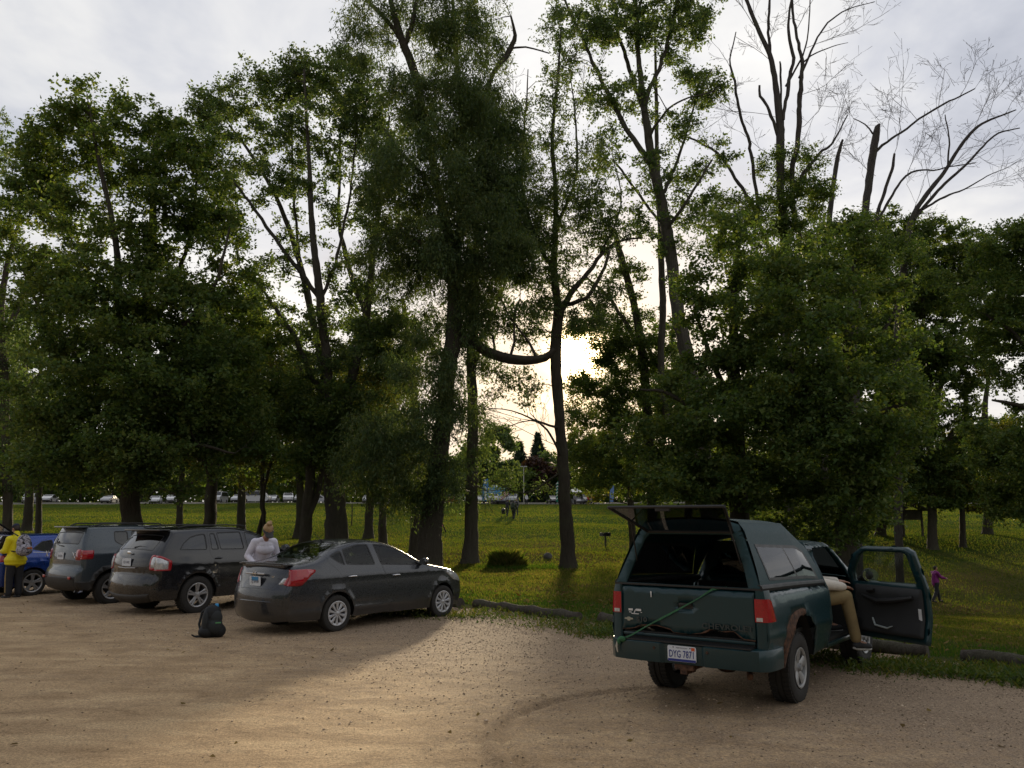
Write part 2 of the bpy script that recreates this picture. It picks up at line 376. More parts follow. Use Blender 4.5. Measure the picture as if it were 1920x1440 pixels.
    finish(q, q.n('ShaderNodeBsdfPrincipled', {'Base Color': col, 'Roughness': .93, 'Specular IOR Level': .25, 'Normal': bp}).outputs[0]); return m_
def lot():
    xs = np.concatenate([np.arange(-60, -14, 1.0), np.arange(-14, 9, .055), np.arange(9, 60, 1.0)])
    k = np.concatenate([np.linspace(-60, 4, 24), np.linspace(4.5, 22, 320)])
    X = np.repeat(xs[None, :], len(k)+3, 0)
    e = edge_y(xs)+.55*(vnoise(xs, xs*0, .7, 8)-.5)+.5*(vnoise(xs, xs*0, .19, 9)-.5)
    Y = np.repeat(k[:, None], len(xs), 1); Y = np.minimum(Y, e[None, :])
    Y = np.concatenate([Y, (e+.05)[None], (e+.12)[None], (e+.20)[None]])
    Z = lot_h(X, Y)+.012
    Z[-3] -= .02; Z[-2] -= .05; Z[-1] -= .10
    V = np.stack([X, Y, Z], -1).reshape(-1, 3); nx, ny = len(xs), Y.shape[0]
    i = np.arange(nx-1)[None, :]+nx*np.arange(ny-1)[:, None]
    F = np.stack([i, i+1, i+1+nx, i+nx], -1).reshape(-1, 4)
    v = V[F]; ok = (v[:, :, 1].max(1)-v[:, :, 1].min(1)) > 1e-4
    return link_mesh('gravel_lot', np_mesh('gravel_lot', V, F[ok]), lot_mat())
tag(lot(), kind='structure')
# ================================================================ trees
class Skel:
    """branch skeleton -> one mesh"""
    def __init__(s): s.V = []; s.F = []; s.n = 0; s.P = []; s.Rr = []
    def tube(s, pts, rad, n, rough=0.0):
        pts = np.asarray(pts, float); rad = np.asarray(rad, float); m_ = len(pts)
        t = np.gradient(pts, axis=0); t /= np.linalg.norm(t, axis=1)[:, None]+1e-9
        cand = np.array([[1., 0, 0], [0, 1., 0], [0, 0, 1.], [.7, .7, .1], [.7, -.7, .1]]); ref = cand[np.argmin(np.abs(t @ cand.T).max(0))]
        a = np.cross(t, ref); a /= np.linalg.norm(a, axis=1)[:, None]+1e-9; b = np.cross(a, t)
        w = 2*np.pi*np.arange(n)/n
        rr = rad[:, None]*np.ones(n)
        if rough: rr = rr*(1+rough*(rng.random((m_, n))-.5)+rough*.8*np.sin(w*3+rng.random()*6)[None, :])
        V = pts[:, None]+(a[:, None]*np.cos(w)[None, :, None]+b[:, None]*np.sin(w)[None, :, None])*rr[:, :, None]
        i = np.arange(m_-1)[:, None]*n+np.arange(n)[None, :]; j = np.arange(m_-1)[:, None]*n+(np.arange(n)[None, :]+1) % n
        s.F.append(np.stack([i, j, j+n, i+n], -1).reshape(-1, 4)+s.n); s.V.append(V.reshape(-1, 3)); s.n += m_*n
        s.P.append(pts); s.Rr.append(rad)
    def mesh(s, name): return np_mesh(name, np.concatenate(s.V), np.concatenate(s.F))
def smooth_path(P, R_, step, wob=0.0):
    """Catmull-Rom through the traced joints, with a little natural wander"""
    P = np.asarray(P, float); R_ = np.asarray(R_, float); out = []; ro = []
    Q = np.concatenate([[2*P[0]-P[1]], P, [2*P[-1]-P[-2]]])
    for i in range(len(P)-1):
        p0, p1, p2, p3 = Q[i:i+4]; L = np.linalg.norm(p2-p1); k = max(2, int(L/step))
        u = (np.arange(k)/k)[:, None]
        out.append(.5*((2*p1)+(-p0+p2)*u+(2*p0-5*p1+4*p2-p3)*u*u+(-p0+3*p1-3*p2+p3)*u**3)); ro.append(R_[i]+(R_[i+1]-R_[i])*u[:, 0])
    out = np.concatenate(out+[P[-1:]]); ro = np.concatenate(ro+[R_[-1:]])
    if wob:
        w = np.cumsum(rng.normal(size=out.shape), 0); w -= np.linspace(0, 1, len(w))[:, None]*w[-1]
        out = out+w*wob*ro[:, None]*.25
    return out, ro
def leaves_mesh(name, P, size, aspect, droop, flat=.35):
    """one folded-free leaf face per point"""
    n = len(P)
    nrm = rng.normal(size=(n, 3)); nrm[:, 2] += flat*2.2; nrm /= np.linalg.norm(nrm, axis=1)[:, None]
    ax = rng.normal(size=(n, 3)); ax[:, 2] -= droop*2.5; ax -= nrm*(ax*nrm).sum(1)[:, None]; ax /= np.linalg.norm(ax, axis=1)[:, None]+1e-9
    sd_ = np.cross(nrm, ax); L = size*(.6+.8*rng.random(n))[:, None]; Wd = L*aspect*(.8+.4*rng.random(n))[:, None]
    k = .55+.2*rng.random((n, 1))
    L = L*(.75+.9*rng.random(n)**3)[:, None]
    V = np.stack([P, P+ax*L*.42*k+sd_*Wd*.5, P+ax*L+nrm*L*.12, P+ax*L*.5*k-sd_*Wd*.5], 1).reshape(-1, 3)
    F = np.arange(4*n).reshape(n, 4); me = np_mesh(name, V, F)
    at_ = me.attributes.new('rnd', 'FLOAT', 'POINT'); r_ = np.repeat(rng.random(n), 4).astype(np.float32); at_.data.foreach_set('value', r_)
    return me
def add_limbs(sk, limbs, Y0, x0=None, flare=True):
    """limbs traced on the photo: (px, py, radius px[, depth offset m]) joints at distance Y0; returns nothing, fills sk"""
    for li, lb in enumerate(limbs):
        pts = []; rad = []
        for jn in lb:
            dy = jn[3] if len(jn) > 3 else 0.0
            pts.append(at(jn[0], jn[1], Y0+dy)); rad.append(jn[2]*(Y0+dy)/CF*.95)
        if li == 0 and flare:
            pts[0][2] = float(G(pts[0][0], pts[0][1]))-.15
        P, Rr = smooth_path(pts, rad, .28, 1.5 if max(rad) < .16 else .25)
        if li == 0 and flare:
            h = P[:, 2]-P[0, 2]; Rr = Rr*(1+.55*np.exp(-h/.30))
        m_ = Rr.max(); Rr = Rr*(1+.10*(rng.random(len(Rr))-.5)); sk.tube(P, Rr, 16 if m_ > .2 else 9 if m_ > .08 else 6, .14 if m_ > .06 else .0)
def twigs(sk, P0, direction, L, r0, depth, spread=.7):
    """bare twig work for leafless limbs"""
    if depth == 0 or L < .12: return
    n = 4 if L > .7 else 3; p = np.array(P0, float); d = np.array(direction, float); d /= np.linalg.norm(d)+1e-9; pts = [p.copy()]
    for i in range(n):
        d = d+rng.normal(size=3)*.10; d[2] += .04; d /= np.linalg.norm(d); p = p+d*L/n; pts.append(p.copy())
    sk.tube(pts, np.linspace(r0, r0*.3+.008, n+1), 3 if r0 < .02 else 5)
    for i in range(1, n+1):
        for k in range(2 if depth > 1 else 1):
            if rng.random() < .50:
                dd = d+rng.normal(size=3)*spread; twigs(sk, pts[i], dd, L*(.38+.3*rng.random()), r0*.55, depth-1, spread)
STY = {'maple': dict(size=.112, asp=.92, droop=.25, flat=.5, clr=.62, lpc=330, sq=.55),
       'willow': dict(size=.135, asp=.30, droop=.75, flat=.05, clr=.60, lpc=430, sq=.95),
       'airy': dict(size=.105, asp=.85, droop=.3, flat=.35, clr=.46, lpc=155, sq=.7),
       'light': dict(size=.11, asp=.55, droop=.4, flat=.2, clr=.44, lpc=90, sq=.9)}
NLEAF = 0
def tree(name, label, cat, base_Y, limbs, crowns, style, mat_leaf, mat_bark, group=None, dens=1.0, lsize=1.0, twig_n=3, bare=None, thin=1.0):
    """limbs and crown ellipses are traced on the photo and stood at distance base_Y; each crown ellipse is
    (px, py, rx, ry[, density[, depth offset]]) and is given a depth of its own like a real limb's leaf mass"""
    global NLEAF
    if thin != 1: limbs = [[(j[0], j[1], j[2]*thin, *j[3:]) for j in lb] for lb in limbs]
    st = STY[style]; sk = Skel(); b0 = at(limbs[0][0][0], limbs[0][0][1], base_Y); b0[2] = float(G(b0[0], b0[1]))
    add_limbs(sk, limbs, base_Y)
    PTS = np.concatenate(sk.P); RR = np.concatenate(sk.Rr)
    pos = []; sc = base_Y/CF
    for c in crowns:
        px, py, rx, ry = c[:4]; de = c[4] if len(c) > 4 else 1.0; dy = c[5] if len(c) > 5 else 0.0
        C = at(px, py, base_Y+dy); ax, az = rx*sc, ry*sc; ay = .5*(ax+az)*.75+.8
        vol = ax*ay*az; n = int(max(3, dens*de*1.15*(ax*az+ax*ay+ay*az)/(st['clr']**1.6)))
        d = rng.normal(size=(n, 3)); d /= np.linalg.norm(d, axis=1)[:, None]; r_ = (.25+.75*rng.random(n)**.55)*(1+.10*rng.normal(size=n))
        Cc = C+d*r_[:, None]*np.array([ax, ay, az]); pos.append(Cc)
    pos = np.concatenate(pos) if pos else np.zeros((0, 3))
    if len(pos):
        # branches reach every leaf clump from the nearest limb below it
        order = np.argsort([np.min(((PTS-p)**2).sum(1)) for p in pos]); pos = pos[order]
        cap_ = len(PTS)+len(pos)*5+10; A = np.zeros((cap_, 3)); B = np.zeros(cap_); k = len(PTS); A[:k] = PTS; B[:k] = RR
        for c in pos:
            dv = A[:k]-c; d2 = (dv**2).sum(1)*(1+1.6*(dv[:, 2] > -.1))+.6*(B[:k] < .012)
            i = int(np.argmin(d2)); p0 = A[i]; L = np.linalg.norm(c-p0)
            if L < .15: continue
            r0 = min(B[i]*.62, .012+.011*L); m1 = p0+(c-p0)*.38+np.array([0, 0, .12*L])+rng.normal(size=3)*.06*L; m2 = p0+(c-p0)*.72+np.array([0, 0, .08*L])+rng.normal(size=3)*.05*L
            pp = np.array([p0, m1, m2, c]); ra = np.array([r0, r0*.8, r0*.6, .006]); sk.tube(pp, ra, 5 if r0 > .03 else 4)
            A[k:k+3] = pp[1:]; B[k:k+3] = ra[1:]; k += 3
        # leaves of every clump, with twigs
        m_ = len(pos); q = st['lpc']; cs = st['clr']*(.65+.7*rng.random(m_))
        cnt = np.maximum(8, (q*(cs/st['clr'])**1.5*(.6+.8*rng.random(m_))/lsize**1.35)).astype(int)
        idx = np.repeat(np.arange(m_), cnt); off = np.clip(rng.normal(size=(len(idx), 3))*.5, -1.05, 1.05)*np.array([1, 1, st['sq']])
        if style == 'maple': off[:, 2] -= .16*(off[:, 0]**2+off[:, 1]**2)
        if style == 'willow':
            off[:, 2] -= rng.random(len(idx))*1.1
        # leaves gather along a few twigs in the clump
        NT = 8; tw = rng.normal(size=(m_, NT, 3))*np.array([1, 1, .55]); tw /= np.linalg.norm(tw, axis=2)[:, :, None]; tw *= (.7+.75*rng.random((m_, NT)))[:, :, None]
        if style == 'willow': tw[:, :, 2] -= .8
        else: tw[:, :, 2] += .12
        pick = rng.integers(0, NT, len(idx)); along = rng.random(len(idx))**.7
        on = rng.random(len(idx)) < (.80 if style != 'willow' else .6)
        tp = tw[idx, pick]*along[:, None]+rng.normal(size=(len(idx), 3))*.13
        off[on] = tp[on]
        LP = pos[idx]+off*cs[idx][:, None]
        for j in range(m_):
            for w_ in range(min(twig_n, NT)):
                e = pos[j]+tw[j, w_]*cs[j]; mid = (pos[j]+e)/2+rng.normal(size=3)*.05
                sk.tube([pos[j], mid, e], [.008, .006, .003], 3)
    if bare:
        for (px, py, dx, dz, L, r_, dep) in bare:
            twigs(sk, at(px, py, base_Y), (dx, rng.normal()*.3, dz), L, r_, dep)
    root = empty(name, b0, 0, label, cat, group)
    for arr in sk.V: arr -= b0
    link_mesh('trunk', sk.mesh('trunk'), mat_bark, root)
    if len(pos):
        NLEAF += len(LP)
        link_mesh('crown', leaves_mesh('crown', LP-b0, st['size']*lsize, st['asp'], st['droop'], st['flat']), mat_leaf, root, smooth=False)
    return root
def bY(px, py): return float(hit(px, py)[1])
# ---- the tall trees of the belt, left to right
tree('maple_tree', 'broad dense green maple behind the grey and black SUVs, its trunk hidden low in leaves', 'tree', 30,
     [[(250,1068,22),(248,950,18),(262,800,15),(272,650,12),(283,480,9,1),(290,330,6,1),(300,215,3,1)], [(255,780,10),(225,600,9,-1),(215,450,6,-1),(185,300,4,-1),(165,190,2,-1)],
      [(262,720,8),(340,620,6,-1),(400,540,4,-1.5),(430,430,2,-1.5)], [(255,800,8),(170,700,6,1),(90,600,4,1),(40,500,2,1)], [(270,640,7),(330,520,5,1),(360,400,3,1),(370,260,2,1)],
      [(250,900,6),(160,860,4,-1.5),(80,850,2,-2)], [(252,880,6),(350,840,4,-2),(440,850,2,-2.5)]],
     [(150,215,45,50,.8),(255,225,80,45,.8),(320,270,70,60,.8),(225,300,90,50,.7),(110,290,80,70,.8),(60,340,70,70,.7),(370,370,80,90,.8),(60,420,90,80,.8),(170,430,90,80,.8,-1.5),(290,420,70,90,.5),(420,430,50,60,.5),
      (230,560,150,90,1,-1.5),(380,590,120,110,1),(110,560,110,90,.9),(250,690,180,110,1,-2),(120,740,120,110,1,-1),(380,730,120,110,1,-1.5),(220,840,170,80,1,-2),(420,820,80,80,.9,-1),(100,870,90,60,.9)],
     'maple', M_MAPLE, M_BARK, dens=1.35)
tree('maple_tree', 'sparse tree at the far left edge, dark limbs showing through thin leaves', 'tree', 44,
     [[(15,1035,9),(8,760,8),(2,600,7),(14,500,5),(35,420,3)], [(5,640,6),(40,560,5),(75,470,3)], [(8,720,5),(-40,560,4),(-60,450,3)], [(8,800,4),(60,720,3),(100,660,2)]],
     [(10,300,50,70,.5),(-40,420,60,120,.7),(30,480,60,60,.35),(-30,640,70,120,.9),(60,640,60,60,.35),(20,780,80,100,.9),(-20,900,60,50,.8),(0,250,30,40,.5)],
     'airy', M_ASH, M_BARK)
tree('maple_tree', 'tall airy maple whose many grey stems fan out above the black SUV', 'tree', 34,
     [[(630,1058,24),(629,940,20),(624,860,17)], [(618,880,11),(612,760,9,.6),(590,620,7,1),(562,500,6,1),(520,380,4,1),(470,290,3,1),(430,235,2,1)],
      [(626,870,11),(618,700,9,-.6),(601,560,8,-1),(586,430,6,-1),(580,300,4,-1),(570,130,2,-1)], [(634,870,11),(660,720,9),(688,600,8),(700,470,6),(715,360,4),(730,220,2)],
      [(600,560,5,-1),(540,480,4,-1.6),(470,380,3,-2),(400,300,1.5,-2)], [(690,600,6),(652,500,5,1),(632,380,3,1.5),(640,220,2,1.5)], [(612,760,6,.6),(560,640,5,-.5),(500,550,3,-1.2),(450,500,1.5,-1.5)],
      [(640,800,5),(580,720,4,1),(540,640,3,1.5)], [(601,560,4,-1),(640,450,3,-.5),(662,320,2,0),(670,200,1,0)], [(562,500,3,1),(545,350,2.5,1),(548,240,1.5,1)]],
     [(565,140,60,45,.8),(510,175,70,40,.7),(430,190,60,40,.7),(385,225,45,40,.6),(640,160,80,60,.8),(470,260,90,55,.55),(600,250,90,60,.6),(700,230,70,80,.7),(400,330,50,50,.5),(500,360,90,50,.32),(640,370,90,60,.32),
      (720,400,50,90,.6),(430,440,50,50,.35),(560,480,120,55,.20),(690,520,70,70,.35),(470,560,60,60,.35),(600,620,120,60,.25),(680,680,80,80,.5),(540,700,80,70,.5),(620,790,110,80,.7),(560,330,70,50,.4),(740,640,50,80,.8)],
     'airy', M_ASH, M_BARKG, dens=2.1, twig_n=3)
tree('young_maple_tree', 'low spreading yellow green tree with a dark forked trunk behind the black SUV', 'tree', 38,
     [[(393,1042,13),(396,940,11),(402,880,9),(415,820,6),(430,760,4)], [(398,910,6),(372,865,5,-.6),(340,850,3,-1),(300,850,2,-1.5)], [(404,870,5),(450,840,3,.5),(480,800,2,1)]],
     [(430,790,80,60),(470,730,70,70),(350,840,70,40,.8),(440,660,80,80),(300,800,80,60),(470,860,50,30,.5)], 'maple', M_MAPLEY, M_BARK, lsize=1.15)
tree('young_maple_tree', 'slim dark sapling with drooping boughs behind the grey SUV roof', 'tree', 46,
     [[(335,1015,7),(337,940,6),(342,880,5),(345,820,3)], [(338,930,3),(300,915,2),(270,940,1)], [(339,920,3),(380,890,2)]],
     [(340,850,80,40,.8),(290,900,40,20,.6),(330,780,80,60)], 'maple', M_MAPLE, M_BARK, lsize=1.2)
tree('young_maple_tree', 'small dark tree far left with one straight bare trunk over the blue car', 'tree', 52,
     [[(72,1003,6),(73,920,5),(75,850,4),(70,790,2)], [(73,890,3),(30,860,2)], [(73,880,3),(120,850,2)]],
     [(70,830,100,60),(0,860,70,50),(150,870,70,40),(60,760,90,60)], 'maple', M_MAPLE, M_BARK, lsize=1.3)
tree('yellowing_tree', 'thin twin stemmed tree with yellow green leaves behind the woman in white', 'tree', 37,
     [[(489,1046,5),(492,930,4.5),(497,850,4),(505,780,3),(520,720,2)], [(497,1040,4),(500,930,3.5),(512,860,3),(540,780,2)]],
     [(530,790,60,60),(510,850,60,30,.8),(560,720,50,60,.7),(480,905,40,14,.5),(500,700,50,60,.8)], 'light', M_MAPLEY, M_BARK, dens=1.3, lsize=1.3)
tree('forked_tree', 'dark trunk forking low to the right, behind the sedan boot', 'tree', 33,
     [[(570,1060,12),(574,980,11),(580,915,10),(583,850,8),(590,780,6)], [(574,985,7),(592,930,6),(606,880,5),(622,830,4)]],
     [(580,840,70,45),(550,770,70,60),(620,760,60,60),(500,640,60,70,.6)], 'maple', M_MAPLE, M_BARK)
tree('small_tree', 'short small tree on the lawn midway between the sedan and the far cars', 'tree', 47,
     [[(718,1006,8),(718,950,7),(720,880,6),(722,820,4)], [(720,900,4),(690,860,3),(670,830,2)], [(720,890,4),(750,850,3)]],
     [(715,850,70,50),(680,890,40,25,.7),(750,880,40,30,.7),(710,780,70,60)], 'maple', M_MAPLEY, M_BARK, lsize=1.3)
tree('willow_tree', 'slender trunk close on the left of the great willow', 'tree', 37,
     [[(776,1050,12),(779,940,10),(780,860,9),(776,760,8),(765,640,6),(755,560,4)]],
     [(750,840,80,60,.8),(740,740,70,80,.8),(730,640,60,80,.8),(790,900,50,30,.6),(690,700,60,90,.8)], 'willow', M_MAPLEY, M_BARKG)
tree('willow_tree', 'great dark willow right of the sedan, one thick bough reaching right across the sun', 'tree', 30.5,
     [[(798,1068,24),(808,960,21),(822,840,18),(834,720,16),(846,640,16),(850,560,13),(848,500,12),(835,420,10),(815,330,8),(795,230,8),(780,150,9),(756,85,8),(736,20,6),(722,-60,4)],
      [(846,655,10),(862,640,11),(885,640,11),(905,654,10),(940,668,10),(985,675,9),(1022,670,8),(1040,655,6)],
      [(848,520,10),(866,400,8,1),(870,250,6,1),(856,120,5,1),(850,20,4,1),(845,-60,2,1)], [(875,250,6,1),(915,155,4),(948,95,6),(966,62,4),(958,30,2)], [(950,92,3),(985,88,2),(1030,100,1.5)],
      [(760,90,6),(775,40,5),(790,-30,3)], [(750,70,5),(700,10,4),(660,-30,2)], [(956,668,3),(964,640,2.6),(963,600,2),(975,560,1.4)], [(1005,672,3.2),(985,630,2.4),(955,590,1.6),(940,560,1)],
      [(930,664,3),(925,630,2),(900,600,1.5)], [(826,360,6),(760,300,4,-1),(720,240,2,-1)], [(849,540,6),(800,470,4,-1),(750,430,2,-1)], [(870,330,5,1),(920,280,3),(950,230,2)]],
     [(770,200,65,70,.8),(850,190,90,95,1,-1.5),(920,200,55,80,1),(800,320,100,90,1,-1.5),(905,320,75,90,.9),(780,430,80,80,.9),(870,440,95,90,1,-1.5),(930,440,50,70,.7),(830,560,90,90,.8,1),(910,560,60,60,.45),(730,300,45,60,.5),
      (690,50,65,55,.55),(760,20,70,50,.5),(830,70,60,60,.7),(900,60,60,55,.7),(650,90,30,20,.5),(700,120,40,25,.4),(850,0,80,40,.7),
      (790,690,70,70,.8,-1),(760,800,80,80,.75,-1),(800,880,60,50,.7,-1),(700,840,70,70,.7,-1),(730,900,60,35,.6,-1),(840,760,45,80,.35,-1),(890,615,40,25,.5),(950,330,60,110,.8),(960,480,50,70,.7),(720,500,50,70,.6)],
     'willow', M_WILLOW, M_BARK, dens=1.75)
tree('tall_tree', 'straight bare trunk with a flared foot, second from the sedan nose', 'tree', 34.5,
     [[(880,1052,15),(882,950,12),(884,850,10.5),(886,750,10),(886,660,9.5),(890,560,9),(895,450,7),(905,330,5),(910,200,3)], [(886,700,4),(920,600,3),(950,520,2)], [(890,600,4),(850,520,3),(830,450,2)]],
     [(890,800,45,70,.45),(885,880,70,45,.55),(905,700,35,60,.22),(910,500,80,80,.5),(900,380,80,80,.6),(905,230,60,80,.6),(860,620,50,60,.4),(850,905,50,25,.5)], 'willow', M_ASH, M_BARKG)
tree('airy_tree', 'straight dark trunk just left of the sun, forked limbs reaching right above it', 'tree', 32,
     [[(1066,1064,14),(1060,950,12),(1054,850,10.5),(1047,760,10),(1043,690,11),(1043,630,11),(1049,575,10)], [(1050,600,9),(1040,500,7,1),(1042,380,5,1),(1036,260,4,1),(1046,150,3,1),(1052,50,1.5,1)],
      [(1052,585,7),(1078,542,5.5),(1108,503,4.2),(1135,472,3.4),(1165,452,2.6),(1205,446,1.4)], [(1120,490,2.4),(1150,425,2),(1165,370,1.6),(1150,300,1)], [(1060,570,4.5),(1100,558,4,-1),(1128,515,3.4,-1),(1142,472,3,-1)],
      [(1044,520,5,1),(1002,430,4,0),(980,340,3,0),(985,230,2,0),(990,130,1,0)], [(1040,440,4,1),(1078,340,3,1),(1080,230,2,1),(1070,140,1,1)],
      [(1050,800,3),(1010,790,2,-1),(960,770,1.2,-2),(915,765,.8,-2)], [(1056,860,3),(1020,800,2,-1),(985,790,1.2,-2),(930,810,.7,-2)], [(1058,880,3),(1030,900,2),(980,925,1.2),(920,900,.8)]],
     [(1060,300,60,60,.5),(1000,370,60,70,.5),(1060,410,80,70,.7),(1110,420,50,50,.5),(1000,480,60,60,.7),(1060,500,50,40,.5),(960,500,50,60,.6),(1000,580,60,35,.3),(1150,460,40,40,.4),(1010,260,60,50,.3),(1110,330,50,60,.35),
      (1040,180,70,60,.35),(950,600,50,34,.45),(1000,600,50,34,.4),(1095,600,50,40,.55),(1130,560,60,50,.55),(1015,540,60,50,.6),(1040,60,50,50,.3),(1120,400,60,60,.5),(980,440,60,70,.6),(960,740,50,36,.35),(990,720,50,40,.25),(930,700,40,30,.4),(1000,640,50,30,.35),(1000,910,70,16,.10),(950,410,40,60,.5)],
     'light', M_WILLOW, M_BARK, dens=2.3, twig_n=4,
     bare=[(1048,150,.2,1,2.42,0.0150,4),(1036,260,-.5,1,2.64,0.0150,4),(1080,230,.4,1,2.42,0.0150,4),(985,230,-.2,1,2.64,0.0150,4),(1010,790,-1,.1,2.86,0.0150,4),(985,790,-1,-.2,2.20,0.0120,4),(1030,900,-1,-.3,2.42,0.0120,4),(1055,840,-1,.35,2.86,0.0150,4)])
tree('tall_maple_tree', 'very tall leaning maple with long bare trunk right of the sun, top beyond the photo', 'tree', 36,
     [[(1335,1045,17),(1322,900,16),(1305,780,15),(1288,700,14),(1268,600,13),(1255,500,12),(1240,400,11),(1222,300,9),(1206,200,7),(1196,100,5),(1190,-30,4)],
      [(1222,310,6),(1172,225,5),(1120,130,4),(1082,50,3),(1050,-30,2)], [(1206,210,5),(1170,100,4,1),(1150,0,3,1),(1140,-60,2,1)], [(1206,200,5),(1240,110,4),(1265,20,3),(1280,-60,2)],
      [(1236,380,4),(1270,300,3,1),(1300,200,2,1),(1335,130,1.5,1)], [(1245,440,4),(1290,370,3,-1),(1335,300,2,-1)], [(1330,960,8,1),(1250,760,7,2),(1245,560,7,2),(1241,430,6,2),(1236,330,5,2),(1232,200,4,2),(1228,60,2,2)],
      [(1195,90,4),(1205,0,3),(1215,-60,2)], [(1242,420,3),(1190,350,3,1),(1150,300,2,1)], [(1215,260,3),(1260,200,2,-1),(1340,170,1.5,-1)]],
     [(1110,55,55,45,.6),(1060,110,35,35,.4),(1180,60,70,50,.7),(1270,60,60,60,.6),(1325,165,42,28,.7),(1290,140,40,30,.4),(1190,190,70,50,.4),(1280,240,60,40,.35),(1230,330,70,50,.45),(1300,400,55,50,.45),(1140,280,50,50,.35),
      (1200,-10,130,40,.7),(1060,20,40,40,.5),(1310,20,50,50,.6),(1215,430,50,40,.35),(1120,190,40,50,.3),(1330,300,50,35,.4),(1280,480,40,40,.25)],
     'airy', M_ASH, M_BARKG, dens=1.9, twig_n=4)
tree('leaning_tree', 'slim leaning stems in the leafy gap between the sun and the tall maple', 'tree', 40,
     [[(1226,1022,9),(1216,760,9),(1205,640,8),(1188,560,7),(1164,480,7),(1152,430,4)], [(1210,680,5),(1180,620,4),(1140,560,3),(1100,520,2)], [(1200,620,5),(1240,700,3),(1260,760,2)]],
     [(1190,640,70,60,.9),(1130,610,55,35,.6),(1165,690,50,45,.8),(1120,722,45,24,.5),(1095,604,38,26,.9),(1142,668,20,30,.8),(1092,722,36,20,.8),(1095,780,35,26,.5),(1145,745,55,40,.8),(1210,770,80,60,1),(1130,790,60,50,.7),(1190,860,80,50,1),(1100,860,50,40,.7),(1190,530,50,50,.4),(1250,700,50,60,.8),(1115,905,60,22,.5),(1200,920,50,25,.7)],
     'maple', M_MAPLE, M_BARK, dens=1.2, lsize=.85)
tree('thin_tree', 'small thin trunk left of the raised hatch of the green truck', 'tree', 44,
     [[(1186,1018,7),(1183,960,6),(1180,900,5),(1172,850,4),(1160,800,3)], [(1180,890,3),(1140,860,2),(1110,860,1.4)]],
     [(1150,850,60,40,.8),(1110,830,50,40,.8),(1200,880,50,40,.9),(1130,920,45,14,.45),(1090,770,30,40,.5)], 'maple', M_MAPLEY, M_BARK, lsize=1.0)
# ---- dead and broken ones
tree('dead_tree', 'dead leafless tree with several grey stems rising into the clouds above the green truck', 'tree', 38,
     [[(1482,1020,15),(1478,800,13),(1474,600,12),(1470,450,11),(1463,300,10),(1461,222,9),(1446,115,7),(1425,62,6),(1400,0,5),(1384,-50,3)], [(1462,262,5),(1440,200,4),(1426,180,4),(1424,160,3)],
      [(1467,225,5),(1480,130,5),(1484,105,5),(1478,60,4),(1488,-40,2)], [(1448,125,5),(1441,60,4),(1446,-30,3)],
      [(1482,620,8),(1490,450,7),(1492,300,7),(1496,190,7),(1498,150,6),(1491,60,4),(1484,-40,3)], [(1497,145,3.5),(1540,62,2.5),(1580,22,2),(1640,3,1)], [(1425,400,5),(1404,270,4.5),(1388,215,4),(1376,140,3.5),(1369,110,2),(1380,60,1.5)],
      [(1500,340,5),(1530,292,4),(1558,272,3),(1590,215,1.5)], [(1440,470,5),(1410,380,5),(1352,298,4),(1312,268,3),(1280,254,2)], [(1470,330,4),(1468,200,3,1),(1465,130,3,1),(1462,115,2,1)],
      [(1474,160,3),(1500,110,2.5),(1515,60,2),(1520,-20,1.5)], [(1502,120,2.5),(1530,100,2),(1570,85,1.2),(1590,80,.8)]],
     [(1440,300,28,34,.35),(1510,300,55,18,.5),(1400,385,80,38,.7),(1480,360,90,50,.9),(1345,440,50,50,.5),(1560,350,40,35,.35),(1440,460,110,80,.9)], 'maple', M_MAPLE, M_DEAD, dens=1.1, lsize=.8,
     bare=[(1400,0,-.4,1,2.20,0.0225,4),(1425,62,-.8,.8,2.42,0.0188,4),(1388,215,-.6,1,2.20,0.0165,4),(1376,140,-.2,1,1.98,0.0150,4),(1440,90,.5,1,2.20,0.0150,4),(1491,60,.4,1,2.42,0.0188,4),(1496,180,1,.5,2.86,0.0165,4),(1540,62,1,.5,2.20,0.0150,4),(1580,22,1,.3,1.98,0.0120,4),(1512,90,1,.4,2.64,0.0150,4),
           (1558,272,.6,1,2.20,0.0150,4),(1530,292,1,.3,1.76,0.0135,4),(1352,298,-.6,1,1.76,0.0135,4),(1312,268,-1,.4,1.4,.014,2),(1463,300,-1,.4,2.42,0.0135,4),(1492,330,.8,.5,2.42,0.0150,4),(1498,240,1,.6,2.20,0.0150,4),(1461,222,-1,.3,2.42,0.0150,4),(1446,115,-1,.6,2.20,0.0150,4)], thin=.74)
